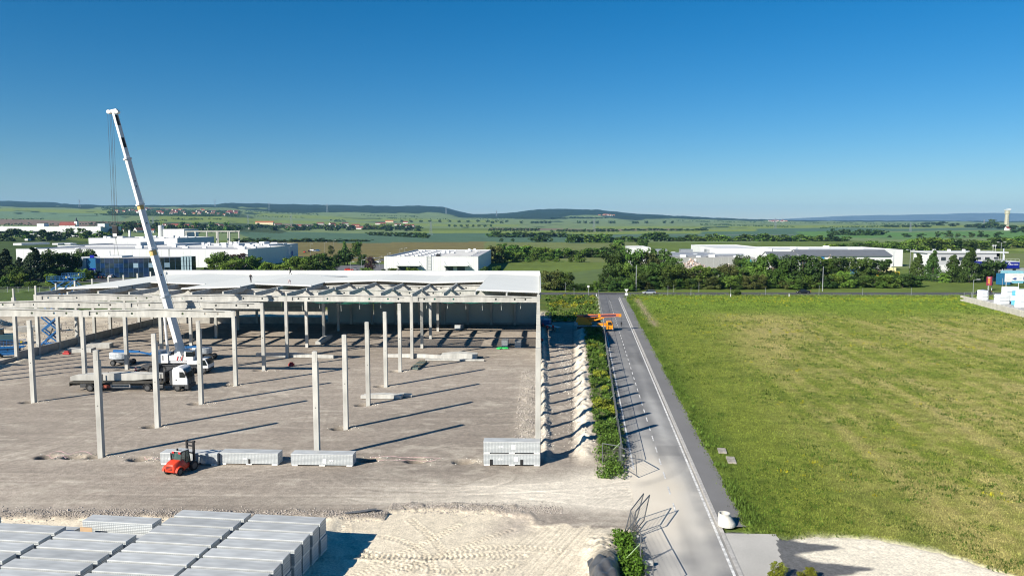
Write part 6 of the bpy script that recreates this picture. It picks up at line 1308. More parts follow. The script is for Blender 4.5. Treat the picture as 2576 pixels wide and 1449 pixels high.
t, wl, rf, hz = hall('warehouse', 'far white warehouse with dark window band at the left edge', -790, ZP(253, 572, 1000).x, 1000, 1050, 12.5, z=7.6, units=10, seed=7)
add_box('window_band', M_WIN, wl, -75, 20, -.08, 0, 3.5, 6.5)
for q in range(3): add_box('rooftop_unit', M_UNIT, rf, -80 + q * 85, -70 + q * 85, 5, 15, 12, 16.5)
# small things of the far yard at the left
for i, (px, py, wpx, hpx) in enumerate(((10, 604, 14, 7), (66, 606, 8, 5), (133, 603, 8, 6), (154, 604, 8, 6))):
    g = GT(px, py); k = g.y / FOC; t = thing('container', f'{od(i)} white container from the left in the far yard', 'container', (g.x, g.y, g.z), 0, 'white containers of the far yard'); add_box('shell', M_BW, t, -wpx * k / 2, wpx * k / 2, 0, 6, -.5, hpx * k); add_box('door', M_UNIT, t, -wpx * k / 4, 0, -.06, 0, 0, hpx * k * .9)
# blue glass office
def office():
    Y = 316.0; xw0, xw1, xg = ZP(164.5, 690, Y).x, ZP(217.7, 690, Y).x, ZP(430, 690, 316).x
    t = thing('office_building', 'office with white end block and curved blue glass front', 'building', (xw0, Y, 0)); H = 8.55; w_ = xw1 - xw0
    wl = add_box('wall', M_BW, t, 0, w_, 0, 16, -1, H)
    for x in (.18, .37, .57, .77):
        win(wl, x * w_ + .1, 5.0, .75, 1.5); 
        if x < .5: win(wl, x * w_ + .1, 1.2, .75, 1.5)
    # entrance bay
    eb = 4.1; add_box('entrance_glass', mat('entrance_glass', (.03, .14, .28), .08, spec=.9), t, w_ + .02, w_ + eb, .15, 15, 3.4, H - .1); add_box('canopy', M_BW, t, w_ + .02, w_ + eb, -.5, 2.0, 3.05, 3.35); add_box('pillar', M_BW, t, w_ + eb - .6, w_ + eb, -.4, .2, -.5, 3.04); add_box('door', M_WIN, t, w_ + .3, w_ + eb - .7, 1.0, 1.2, 0, 3.0); add_box('sill_band', mat('deep_blue', (.01, .015, .30), .3), t, w_ + .6, w_ + eb - .1, .05, .14, 3.4, 4.2)
    # curved curtain wall: separate glass panels
    n = 17; x0 = w_ + eb + .1; x1 = xg - xw0; gm = [mat('curtain_glass_%d' % i, c, .06, spec=.9) for i, c in enumerate(((.008, .025, .07), (.01, .035, .10), (.012, .03, .05), (.008, .02, .03)))]; pale = mat('open_pane', (.30, .42, .50), .2)
    pts = []
    for i in range(n + 1): u = i / n; pts.append((x0 + (x1 - x0) * u, .2 + 9.0 * u ** 2.2))
    rg = random.Random(3); md = mat('mullion_blue', (.06, .12, .22), .4)
    for i in range(n):
        (ax, ay), (bx_, by_) = pts[i], pts[i + 1]
        for r_ in range(4):
            z0 = .1 + r_ * (H - .2) / 4; z1 = z0 + (H - .2) / 4 - .08; b = MB(); b.add([(ax + .05, ay, z0), (bx_ - .05, by_, z0), (bx_ - .05, by_, z1), (ax + .05, ay, z1), (ax + .05, ay + .1, z0), (bx_ - .05, by_ + .1, z0), (bx_ - .05, by_ + .1, z1), (ax + .05, ay + .1, z1)], [(0, 1, 2, 3), (4, 7, 6, 5), (0, 4, 5, 1), (3, 2, 6, 7), (0, 3, 7, 4), (1, 5, 6, 2)])
            m = pale if (r_ == 2 and i in (8, 11, 14)) else (gm[3] if i > 10 else gm[rg.randrange(3)]); b.build('glass_panel', m, t)
        b = MB(); b.bar((ax, ay + .06, 0), (ax, ay + .06, H), .09); b.build('mullion', md, t)
    b = MB(); b.prism([(x0, .35)] + [(p[0], p[1] + .25) for p in pts[1:]] + [(x1, 15), (x0, 15)], .0, H - .05, 'z'); b.build('core', M_WIN, t); b = MB(); b.prism([(x0 - .1, 1.0)] + [(p[0], p[1] + .8) for p in pts[1:]] + [(x1, 15), (x0 - .1, 15)], H - .04, H + .12, 'z'); b.build('roof', M_ROOFG, t)
    add_box('rooftop_unit', M_UNIT, t, x0 + .3, x0 + 10, 3, 12, H + .13, H + .85); add_box('chimney', M_UNIT, t, x0 + 3.6, x0 + 4.1, 4, 4.5, H + .86, H + 3); add_box('sign_box', mat('deep_blue', (.01, .015, .30), .3), t, w_ + 1.2, w_ + 2.9, 1, 1.6, H + .05, H + 1.2)
    # glazed stair end
    g = mat('pale_stair_glass', (.28, .38, .42), .12, spec=.8)
    for i in range(4):
        for r_ in range(3): b = MB(); b.box(x1 + .1 + i * 1.1, x1 + 1.12 + i * 1.1, 9.3 + i * .3, 9.4 + i * .3, 2.6 + r_ * 2.1, 4.6 + r_ * 2.1); b.build('glass_panel', g, t)
    b = MB(); b.box(x1 + .05, x1 + 4.6, 10.7, 14, 0, 8.9); b.build('stair_tower', M_WIN, t)
office()
# apron before the office and car park behind the hall
M_APR = mat('parking_asphalt', (.13, .13, .132), .9, var=.2, scale=.4)
b = MB(); b.quad((-215, 292, .05), (-140, 292, .05), (-140, 314, .05), (-215, 314, .05)); tag(b.build('parking_area', M_APR), kind='structure')
b = MB(); b.quad((-165, 340, .05), (-74, 340, .05), (-74, 432, .05), (-100, 432, .05)); tag(b.build('parking_area', M_APR), kind='structure')
b = MB(); b.quad((-190, 520, .05), (-110, 505, .05), (-110, 517, .05), (-190, 534, .05)); tag(b.build('parking_area', M_APR), kind='structure')
pc = [(785, 631, 'white', M_VW), (792, 633, 'silver', M_SILV), (778, 634, 'dark', M_BLKC), (767, 636, 'red', M_RED), (800, 632, 'dark blue', M_BLU), (930, 668, 'blue', M_BLU), (944, 664, 'black', M_BLKC), (950, 661, 'white', M_VW), (961, 657, 'dark grey', M_CHAS), (972, 655, 'silver', M_SILV), (878, 682, 'red', M_RED), (894, 681, 'pale grey', M_SILV)]
for i, (px, py, cn, m) in enumerate(pc):
    g = G(px, py); car(f'{cn} car, {od(i)} of those left in the car parks behind the white roof', (g.x, g.y, .06), random.choice((R(10), R(95), R(170))), m, 4.3, i % 2 == 0, 'cars in the car parks')
# central warehouse
t, wl, rf, hz = hall('warehouse', 'white warehouse with skylights standing right behind the hall roof', -72, -28, 346, 441, 8.15, seams=1.1)
for row in range(3):
    for q in range(8): add_box('skylight', M_BW, rf, -17 + row * 6.5, -15.4 + row * 6.5, 6 + q * 11, 8.4 + q * 11, hz, hz + .7)
for q in range(7): add_box('rooftop_unit', M_ROOFG, rf, 4, 17, 8 + q * 11, 9.2 + q * 11, hz, hz + .9)
for q in range(14): ux = random.uniform(-2, 20); uy = random.uniform(40, 90); add_box('rooftop_unit', M_UNIT, rf, ux, ux + 1.3, uy, uy + 1.3, hz, hz + 1.4)
add_box('rooftop_unit', M_BLK, rf, 2.2, 4, 1.5, 4, hz, hz + 1.6)
for x0, x1 in ((-16.5, -5.0), (5.6, 17.5)):
    add_box('canopy', M_BW, wl, x0, x1, -3.0, 0, 3.9, 4.1)
    for q in range(2): add_box('dock_door', M_DOOR, wl, x0 + 1.2 + q * 5.4, x0 + 4.8 + q * 5.4, -.08, 0, .4, 3.4)
    b = MB()
    for x in (x0 + .5, (x0 + x1) / 2, x1 - .5): b.bar((x, -2.8, 4.1), (x, -.05, 5.8), .1)
    b.build('tie_rod', M_UNIT, wl)
b = MB()
for s_ in (-.9, .9): b.bar((s_ - 1.2, -.5, .3), (s_ - 1.2, -.5, 9), .1)
for z in np.arange(1, 9, .7): b.bar((-2.1, -.5, z), (-.3, -.5, z), .07)
b.build('roof_ladder', M_GALV, wl)
# recycling plant and sheds on the right
t, wl, rf, hz = hall('plant_building', 'small white hall behind the tree belt at the recycling plant', 52, 62.5, 420, 450, 10.2)
t, wl, rf, hz = hall('plant_building', 'flat grey-roofed recycling plant with ducts on its roof', 66, 116, 405, 470, 5.4, units=20, seed=9, wallm=mat('dull_cladding', (.30, .30, .29), .7))
for q in range(3): b = MB(); b.cyl((-18, 10 + q * 14, hz + 1.0), (22, 12 + q * 16, hz + 1.2), .8, n=10); b.build('duct', M_GALV, rf)
for q in range(3): add_box('filter_unit', M_GALV, rf, -22 + q * 15, -15 + q * 15, 40, 46, hz, hz + 3.5)
t, wl, rf, hz = hall('plant_building', 'white shed with pale flat roof at the recycling plant', 101, 131, 425, 500, 9.6, roof=mat('pale_roof', (.6, .61, .6), .7, var=.05))
def gable(name, label, x0, x1, y0, y1, he, hr, wallm, roofm, cat='building', z=0, group=None, rz=0):
    t = thing(name, label, cat, ((x0 + x1) / 2, (y0 + y1) / 2, z), rz, group); a = (x1 - x0) / 2; d = (y1 - y0) / 2; b = MB()
    b.prism([(-d, -2), (-d, he), (0, hr - .15), (d, he), (d, -2)], -a, a, 'x'); wl = b.build('wall', wallm, t); b = MB(); o_ = .05 * d + .25; sl = (hr - he) / d
    for s_ in (-1, 1): b.prism([(0, hr), (s_ * (d + o_), he - sl * o_), (s_ * (d + o_), he - sl * o_ + .22), (0, hr + .25)], -a - .3, a + .3, 'x')
    rf = b.build('roof', roofm, t); return t, wl, rf
t, wl, rf = gable('shed', 'long white shed with dark grey pitched roof at the recycling plant', 131, 176.5, 380, 398, 7.4, 9.9, M_BW, M_ROOFP)
for q in range(6): win(wl, -19 + q * 8, 4.2, 2.6, 1.6, -9.06)
b = MB(); b.box(-12, -10.5, -9.08, -9.02, 0, 7.2); b.build('blue_strip', mat('strip_blue', (.05, .25, .55), .5), wl)
t, wl, rf = gable('shed', 'lower grey-roofed shed left of the long white shed', 116, 131, 378, 396, 5.6, 9.0, M_BW, M_ROOFP)
t, wl, rf, hz = hall('plant_building', 'wide flat white building behind the long shed', 131.5, 200, 418, 470, 9.2, units=6, seed=3, roof=mat('pale_roof', (.6, .61, .6), .7))
# heaps of waste and bales, containers, lorries in the plant yard
M_WASTE = [mat('waste_%d' % i, c, .85, var=.3, scale=1) for i, c in enumerate(((.45, .36, .30), (.55, .50, .46), (.30, .26, .24), (.62, .60, .58), (.42, .30, .24)))]
def heap(label, x, y, r_, h_, n, seed, tone=0):
    rg = random.Random(seed); b = MB()
    for q in range(n):
        a = rg.random() * 6.283; d = math.sqrt(rg.random()); z = h_ * (1 - d) * rg.uniform(.4, 1); s_ = rg.uniform(.25, .8); b.at((x + r_ * d * math.cos(a), y + r_ * .6 * d * math.sin(a), z), rg.random() * 6, rg.random() * 3, rg.random() * 3); b.mi = rg.randrange(5); b.box(-s_, s_, -s_ * .7, s_ * .7, -s_ * .4, s_ * .4)
    b.mi = 0; b.at((x, y, 0)); b.loft([[(r_ * .9 * q * math.cos(6.283 * i / 12), r_ * .55 * q * math.sin(6.283 * i / 12), z) for i in range(12)] for q, z in ((1, 0), (.5, h_ * .45), (.05, h_ * .85))]); b.off()
    return tag(b.build('waste_heap', M_WASTE), label, 'heap', kind='stuff')
heap('long mixed waste heap behind the tree belt', 76, 372, 10, 6.5, 420, 1); heap('heap of pale bagged waste beside the blue container', 94, 372, 4, 4.5, 120, 2); heap('tall heap of brown wood scrap before the long shed', 135, 352, 5.5, 9.5, 260, 4)
for q in range(9):
    x = 106 + (q % 5) * 2.1 + q * .3; z = 1.9 * (q // 5); b = MB(); b.box(-1, 1, -.8, .8, 0, 1.8); o = b.build('waste_bale', M_WASTE[q % 5], bev=.1); o.location = (x, 372 + (q // 5) * .4, z + .02); tag(o, f"{od(q % 5)} waste bale from the left in the {'lower' if q < 5 else 'upper'} layer of the bale stack", 'bale', 'waste bales')
def container(label, x, y, w_, d, h_, m, rz=0, z=0):
    t = thing('container', label, 'container', (x, y, z), rz); add_box('shell', m, t, -w_ / 2, w_ / 2, 0, d, .15, h_); b = MB()
    for q in np.arange(-w_ / 2 + .2, w_ / 2, .5): b.box(q, q + .15, -.07, 0, .3, h_ - .1)
    b.build('rib', m, t); return t
container('blue skip container standing high in the recycling yard', 101.5, 370, 5.6, 2.4, 3.2, mat('skip_blue', (.05, .26, .38), .5), 0, 2.6); add_box('base', M_CONCD, thing('loading_ramp', 'concrete loading block under the blue skip container', 'ramp', (101.5, 369.5, 0)), -3.4, 3.4, 0, 3.4, -.3, 2.58)
def van_truck(label, x, y, rz, cabm, boxm, L=6.5, boxh=3.3):
    t = thing('lorry', label, 'lorry', (x, y, .05), rz); b = MB(); b.prism([(L / 2 - 1.9, .5), (L / 2 - 1.9, 2.5), (L / 2 - .6, 2.5), (L / 2, 1.5), (L / 2, .5)], -1.1, 1.1, 'y'); c = b.build('cab', cabm, t, bev=.06); b = MB(); b.prism([(L / 2 - 1.5, 1.55), (L / 2 - 1.5, 2.35), (L / 2 - .62, 2.35), (L / 2 - .1, 1.55)], -1.13, -1.09, 'y'); b.prism([(L / 2 - .56, 2.4), (L / 2 + .02, 1.5), (L / 2 + .04, 1.55), (L / 2 - .52, 2.42)], -1, 1, 'y'); b.build('window', M_GLS, c)
    add_box('load_box', boxm, t, -L / 2, L / 2 - 2.0, -1.2, 1.2, .95, boxh, .05)
    for xx in (-L / 2 + 1.2, L / 2 - 1.1):
        for s_ in (-1, 1): wheel(t, xx, s_ * 1.0, .48, .3)
    return t
van_truck('blue lorry with brown load in the recycling yard', 119, 368, R(180), M_BLU, M_WASTE[0])
van_truck('yellow van with cream roof and green skirt behind the shrubs', 152, 332, R(182), mat('van_yellow', (.72, .50, .02), .4), mat('van_cream', (.70, .66, .36), .5), 7.5, 4.2)
b = MB(); b.box(-3.6, 1.2, -1.25, 1.25, .3, 1.0); t = thing('van_body', 'green and yellow lower body of the parked van among the shrubs', 'van', (152, 328.6, .05), R(182)); b.build('green_skirt', mat('van_green', (.04, .35, .06), .4), t); b = MB(); b.box(-3.6, 1.2, -1.25, 1.25, 1.0, 2.6); b.build('yellow_side', mat('van_yellow', (.72, .50, .02), .4), t)
container('blue container behind the yellow van', 149, 350, 11, 2.5, 3.0, mat('container_blue', (.05, .16, .36), .5)); container('grey container beside the yellow van', 155, 343, 6, 2.5, 2.7, mat('container_grey', (.28, .31, .35), .5))
# retaining wall of the plant yard
b = MB(); b.box(68, 104, 361, 361.6, -.3, 2.4); tag(b.build('yard_wall', mat('stained_concrete', (.40, .35, .28), .9, var=.3, scale=.6)), 'stained concrete retaining wall below the waste heap', 'wall')
# grey office and blue fascia shop
def grey_office():
    Y = 333; x0, x1 = ZP(2340, 640, Y).x, ZP(2528, 640, Y).x; t = thing('office_building', 'two-storey pale grey office with flat roof behind conifers', 'building', ((x0 + x1) / 2, Y, 0)); w_ = x1 - x0; a = w_ / 2; gm = mat('grey_render', (.40, .41, .42), .8, var=.05, scale=.3)
    wl = add_box('wall', gm, t, -a, a - 3.5, 0, 13, -.5, 10.6); add_box('roof', mat('pale_roof', (.6, .61, .6), .7), t, -a - 2.0, a + 1.2, -.6, 13.5, 10.62, 11.1); add_box('end_wall', M_BW, t, -a - 1.2, -a - .01, -.3, 12, -.5, 10.6); add_box('ground_floor_band', M_BW, t, -a + .2, a - 4, -.08, -.01, 3.2, 5.4); add_box('terrace_post', M_UNIT, t, a - .2, a + .1, .2, .5, 5, 10.6)
    add_box('terrace_wall', M_BLK, t, a - 3.49, a + .8, 5, 12, 5.6, 10.5)
    for q in range(8): win(wl, -a + 2.0 + q * 3.75, 7.2, 2.1, 1.7)
    for q in range(5): win(wl, -a + 3.0 + q * 5.2, 1.0, 2.4, 1.8)
    for q in range(4): add_box('rooftop_unit', M_UNIT, t, -a + 4 + q * 6.4, -a + 5 + q * 6.4, 5, 6, 11.1, 12.1)
    for q in range(2): b = MB(); b.cyl((a - 4 + q, 2, 11.1), (a - 4 + q, 2, 13.6), .06); b.cyl((a - 4.3 + q, 1.8, 13.6), (a - 3.7 + q, 1.8, 14.0), .5, .1, 10); b.build('dish', M_BW, t)
grey_office()
def shop():
    Y = 318; x0, x1 = ZP(2490, 660, Y).x, ZP(2563, 660, Y).x; t = thing('shop_building', 'grey building with deep blue fascia and white lettering at the right edge', 'building', ((x0 + x1) / 2, Y, 0)); a = (x1 - x0) / 2
    wl = add_box('wall', mat('grey_panels', (.27, .29, .30), .6, var=.04), t, -a, a + 3, 0, 12, -.5, 4.9); fb = add_box('fascia', mat('fascia_blue', (.006, .012, .20), .4), t, -a - .2, a, -.5, 12, 4.91, 7.5); add_box('fascia_top', M_BW, t, -a - .2, a, -.52, 12, 7.51, 7.75)
    m = mat('sign_white', (.82, .82, .82), .5); b = MB(); lx = a - 4.1; n = 16
    b.loft([[(lx + r_ * math.cos(6.283 * i / n), -.56 + dy, 6.75 + r_ * math.sin(6.283 * i / n)) for i in range(n)] for r_, dy in ((.42, 0), (.24, 0), (.24, .05), (.42, .05))], cap=False); b.bar((lx + .25, -.54, 6.5), (lx + .7, -.54, 6.3), .05, .18); b.build('logo', m, fb)
    rg = random.Random(4)
    for q in range(11):
        if q == 3: continue
        xx = lx + .62 + q * .275; b = MB(); h_ = .36 if q in (4, 7) else .28; b.box(xx, xx + .07, -.56, -.51, 6.32, 6.32 + h_); b.box(xx + .14, xx + .2, -.56, -.51, 6.32 - (.1 if q in (2, 6) else 0), 6.58); b.box(xx + .07, xx + .14, -.56, -.51, 6.53 if q % 2 else 6.32, 6.59 if q % 2 else 6.38); b.build('letter', m, fb)
    for x in (-a + 2.2, a - 2.4): add_box('opening', M_BLK, wl, x, x + 1.3, -.05, 0, 1.6, 4.6)
    add_box('pillar', mat('pale_blue_post', (.55, .58, .75), .5), t, -1.2, -.9, -1.0, -.7, 0, 13); b = MB(); b.bar((-a, -.2, 8.7), (a, -.2, 8.7), .06); [b.bar((x, -.2, 7.75), (x, -.2, 8.7), .06) for x in np.linspace(-a, a, 8)]; b.build('roof_rail', M_UNIT, t)
shop()
g = G(2545, 730)
t = thing('banner', 'wide white advertising banner with blue pictures by the meadow', 'banner', (ZP(2560, 705, 280).x, 280, 0)); add_box('panel', M_BW, t, -4.6, 5.5, 0, .15, 2.0, 5.1); add_box('bottom_stripe', mat('stripe_teal', (.03, .28, .42), .5), t, -2.2, 5.5, -.03, -.005, 2.0, 2.35)
b = MB(); b.prism([(-2.0, 3.1), (-1.2, 3.5), (-.5, 3.55), (-.4, 2.9), (-1.0, 2.7), (-1.5, 2.95)], -.04, -.01, 'y'); b.prism([(2.0, 2.8), (2.0, 3.9), (2.5, 3.9), (2.6, 3.3), (3.3, 3.2), (3.3, 2.7)], -.04, -.01, 'y'); b.build('picture', mat('picture_blue', (.03, .07, .22), .5), t)
b = MB(); [b.box(x, x + 1.6, -.035, -.01, z, z + .07) for x in (-1.8, .5, 3.8) for z in (4.35, 4.55)]; [b.box(.5, 1.5, -.035, -.01, z, z + .06) for z in (3.0, 3.25, 3.5)]; [b.box(-4.2, -2.8, -.035, -.01, z, z + .06) for z in (2.8, 3.2, 3.6, 4.0)]; b.build('print_line', mat('print_grey', (.5, .52, .54), .6), t)
for x in (-4, .5, 5): add_box('post', M_UNIT, t, x, x + .15, .16, .3, -.2, 4.8)
container('dark blue cabin behind the white banner', ZP(2530, 700, 290).x, 290, 3.6, 3, 4.4, mat('cabin_blue', (.02, .13, .26), .5)); container('pale teal long cabin behind the white banner', ZP(2552, 690, 297).x, 297, 7, 3, 5.0, mat('cabin_teal', (.22, .45, .52), .5))
# three-sided red billboard
t = thing('billboard', 'red two-faced billboard on posts beside the main road', 'billboard', (ZP(2491, 720, 266).x, 266, 0), R(14)); gm = mat('billboard_red', (.30, .03, .06), .5); b = MB(); b.prism([(-1.8, 0), (.1, -.55), (2.0, .6), (1.9, .9), (.1, -.15), (-1.7, .35)], 2.2, 6.0, 'z'); b.build('panel', gm, t); t.scale = (.82, .82, .82)
b = MB(); b.add([(-1.45, -.13, 3.1), (-.55, -.39, 2.9), (-.5, -.40, 5.1), (-1.4, -.14, 5.2)], [(0, 1, 2, 3)]); b.build('orange_picture', mat('print_orange', (.55, .26, .06), .5), t); b = MB(); b.add([(-1.5, -.12, 5.4), (-.5, -.40, 5.3), (-.5, -.40, 5.75), (-1.5, -.12, 5.8)], [(0, 1, 2, 3)]); b.add([(.15, -.55, 2.4), (.6, -.27, 2.45), (.6, -.27, 5.7), (.15, -.55, 5.8)], [(0, 1, 2, 3)]); b.add([(.9, -.09, 3.3), (1.7, .39, 3.4), (1.7, .39, 5.0), (.9, -.09, 5.1)], [(0, 1, 2, 3)]); b.build('pink_print', mat('print_pink', (.70, .38, .42), .5), t)
for x, y in ((-1.0, 0), (1.4, .6)): add_box('post', M_UNIT, t, x, x + .18, y, y + .18, -.2, 2.19)
# ================================================================== YARD AT THE RIGHT EDGE
pa = G(2422, 759); pb = G(2600, 806); n = 9
for r_ in range(3):
    for q in range(n):
        A = pa.lerp(pb, (q + (.5 if r_ == 1 else 0) - .25) / n); B_ = pa.lerp(pb, (q + 1 + (.5 if r_ == 1 else 0) - .25) / n - .004); b = MB(); b.bar((A.x, A.y, .3 + r_ * .58), (B_.x, B_.y, .3 + r_ * .58), .6, .56); o = b.build('concrete_block', mat('pale_block', (.52, .49, .42), .9, var=.12, scale=.8), None, bev=.03)
        if q == 0 and r_ == 0: wl_ = thing('block_wall', 'pale concrete block wall round the storage yard at the right edge', 'wall')
        o.parent = wl_
b = MB(); A = pa + Vector((.6, .3, 0)); b.add([(A.x + .5, A.y - .2, .6), (pb.x + .5, pb.y, .6), (pb.x + 60, pb.y + 3, .6), (A.x + 60, A.y + 3, .6)], [(0, 1, 2, 3)]); tag(b.build('storage_yard', mat('yard_concrete', (.38, .37, .35), .9, var=.15, scale=.3)), kind='structure')
M_BAG = mat('white_wrapped_goods', (.74, .78, .80), .4, var=.08, scale=1.5); M_BAGB = mat('blue_wrapped_goods', (.12, .42, .58), .4, var=.15)
for i, (px, py, Y, w_, h_, m, lab) in enumerate(((2471, 748, 226, 2.1, 3.0, M_BAG, 'single tall white wrapped pallet behind the block wall'), (2520, 755, 215, 3.4, 2.8, M_BAG, 'low stepped stack of white wrapped goods'), (2540, 752, 219, 4.2, 4.6, M_BAG, 'tall stack of white wrapped goods'), (2560, 762, 212, 2.4, 4.0, M_BAGB, 'blue and white wrapped stack at the right edge'), (2572, 757, 206, 3.0, 5.0, M_BAG, 'white wrapped stack cut by the right edge'))):
    x = ZP(px, py, Y).x; t = thing('wrapped_pallet', lab, 'pallet', (x, Y, .62), R(12), 'wrapped goods in the storage yard'); nl = 3
    for k in range(nl): add_box('package', m if k % 2 == 0 or m is M_BAG else M_BAG, t, -w_ / 2 + .05 * k, w_ / 2 - .04 * k, -1, 1, k * h_ / nl, (k + 1) * h_ / nl - .04, .12)
rg = random.Random(8)
for q in range(12):
    A = pa.lerp(pb, .12 + q * .055); b = MB(); nn = 10; r_ = .5
    b.loft([[(A.x + 1.2 + .12 * dd, A.y + r_ * s_ * math.cos(6.283 * i / nn), 1.15 + r_ * s_ * math.sin(6.283 * i / nn)) for i in range(nn)] for s_, dd in ((.75, -2), (1, -2), (1, 2), (.75, 2))] , cap=False); o = b.build('concrete_ring', M_CONC); tag(o, f'{od(q)} concrete ring from the left standing behind the block wall', 'ring', 'concrete rings behind the block wall')
def pole(label, x, y, h_, kind='post', z=0, r_=.09, group=None):
    t = thing('lamp_post' if kind in ('lamp', 'twin') else 'post', label, 'lamp' if kind in ('lamp', 'twin') else 'post', (x, y, z), 0, group); b = MB(); b.cyl((0, 0, -.2), (0, 0, h_), r_, r_ * .6, 8); b.build('pole', M_GALV, t)
    if kind == 'lamp': b = MB(); b.bar((0, 0, h_), (1.3, 0, h_ + .15), .07); b.build('arm', M_GALV, t); b = MB(); b.box(.9, 1.9, -.18, .18, h_ + .08, h_ + .25); b.build('lamp_head', M_BW, t, bev=.05)
    if kind == 'twin':
        for s_ in (-1, 1): b = MB(); b.bar((0, 0, h_), (s_ * 1.4, 0, h_ + .1), .07); b.build('arm', M_GALV, t); b = MB(); b.box(s_ * 1.5 - .5, s_ * 1.5 + .5, -.2, .2, h_, h_ + .2); b.build('lamp_head', M_BW, t, bev=.05)
    return t
b = MB(); A = pa + Vector((.5, .4, 0)); fx = thing('yard_fence', 'wire mesh fence with posts at the corner of the storage yard', 'fence', (A.x, A.y, .6))
for q in range(9): add_box('post', M_GALV, fx, q * 2.4, q * 2.4 + .07, q * .4, q * .4 + .07, 0, 2.2)
b = MB()
for z in np.arange(.1, 2.2, .35): b.bar((0, 0, z), (19.2, 3.2, z), .02)
b.build('wire', M_GALV, fx)
pole('lamp post with a small floodlight standing in the storage yard', ZP(2447, 750, 226).x, 226, 6.0, 'lamp', .6); pole('thin pole between the wrapped pallets', ZP(2466 + 12, 740, 224).x + 1, 224, 5.2, 'post', .6); pole('thin pole in front of the white banner', ZP(2520, 740, 240).x, 240, 6.2)
# poles and signs of the main road
PO = [(1600, 733, 667), (2069, 733, 671), (1808, 708, 652)]
for i, (px, yb, yt) in enumerate(PO): g = G(px, yb); pole(['tall concrete pole beside the main road near the silver car', 'tall concrete pole beside the main road right of centre', 'pole standing among the belt trees'][i], g.x, g.y, (yb - yt) * g.y / FOC, 'post', 0, .16)
for i, px in enumerate((1422, 1444, 1481, 1680, 1695, 1738, 1758, 1838, 1925, 2060, 2170, 2292)):
    g = G(px, 744 if px not in (1422, 1695, 1758) else 735); t = pole(f'{od(i)} thin roadside post from the left along the main road', g.x, g.y, 2.6 if i % 3 else 3.4, 'post', 0, .06, 'thin roadside posts')
g = G(1497, 738); t = thing('road_sign', 'small square sign on the verge across the main road', 'sign', (G(1480, 735).x, G(1480, 735).y, 0)); b = MB(); b.cyl((0, 0, 0), (0, 0, 2.3), .05, n=6); b.build('post', M_GALV, t); add_box('plate', M_BW, t, -.35, .35, -.06, -.03, 1.6, 2.3)
g = G(1575, 752); t = thing('give_way_sign', 'white give way sign seen from behind at the street junction', 'sign', (g.x, g.y - .5, 0)); b = MB(); b.cyl((0, 0, -.1), (0, 0, 3.1), .05, n=8); b.build('post', M_GALV, t); b = MB(); b.prism([(-.62, 3.1), (.62, 3.1), (0, 2.05)], -.1, -.06, 'y'); b.build('triangle_plate', M_BW, t); b = MB(); b.box(-.42, .42, -.1, -.06, 1.15, 1.9); b.build('name_plate', M_BW, t)
for i, px in enumerate((1500, 1838, 1985)): g = G(px, 747); t = thing('marker_post', f'{od(i)} short white marker post from the left at the meadow edge', 'post', (g.x, g.y, 0), 0, 'white marker posts'); add_box('post', M_BW, t, -.12, .12, -.1, .1, -.1, 1.1); add_box('reflector', M_BLK, t, -.125, .125, -.105, -.1, .8, .95)
# car park lamps
for i, (px, yb, yt) in enumerate(((882, 690, 659), (910, 686, 654), (934, 680, 650), (954, 674, 646), (708, 660, 622), (728, 655, 620), (817, 640, 610), (781, 645, 613), (840, 636, 604), (975, 672, 638), (1006, 650, 626), (1018, 646, 624))): g = G(px, yb); pole(f'{od(i)} of the slim car park lamps behind the hall roof', g.x, g.y, (yb - yt) * g.y / FOC, 'lamp', 0, .08, 'car park lamps')
for i, (px, yb, yt) in enumerate(((1630, 668, 632), (1637, 676, 636), (1642, 690, 642), (1648, 700, 648))): g = G(px, yb); pole(f'{od(i)} lamp post along the lane beside the green paddock', g.x - 4, g.y, (yb - yt) * g.y / FOC, 'lamp', 0, .08, 'lane lamps')
for i, (px, yb, yt, kd) in enumerate(((2246, 702, 634, 'twin'), (2288, 690, 630, 'twin'), (2515, 690, 612, 'twin'))): g = G(px, yb); pole(f'{od(i)} twin-headed floodlight mast from the left at the plant yard', g.x, g.y, (yb - yt) * g.y / FOC, kd, 0, .14, 'floodlight masts')
# hedge and white van on the lane, paddock
for i, (px, py, cn, m) in enumerate(((1641, 664, 'white', M_VW), (1638, 668, 'silver', M_SILV), (1640, 660, 'pale', M_VW))): g = G(px, py); car(f'{cn} car, {od(i)} parked on the lane beside the green paddock', (g.x - 3, g.y, .05), R(80), m, 4.4, True, 'cars on the lane')
b = MB(); b.quad((-34, 262, .03), (50, 262, .03), (62, 300, .03), (58, 440, .03)); tag(b.build('paddock', mat('paddock_grass', (.085, .125, .024), .95, var=.22, scale=.12, bump=.3, bscale=1.5)), kind='structure')
n = 420; rng = np.random.default_rng(77); tt_ = rng.random(n); X = 48 + 8 * tt_ + rng.normal(size=n) * .5; Y = 290 + 110 * tt_; weedstrip('clipped_hedge', 'dark clipped hedge beside the lane', X, Y, rng.uniform(.8, 1.6, n), 0, np.tile((.03, .06, .012), (n, 1)), 24, .4, 8)
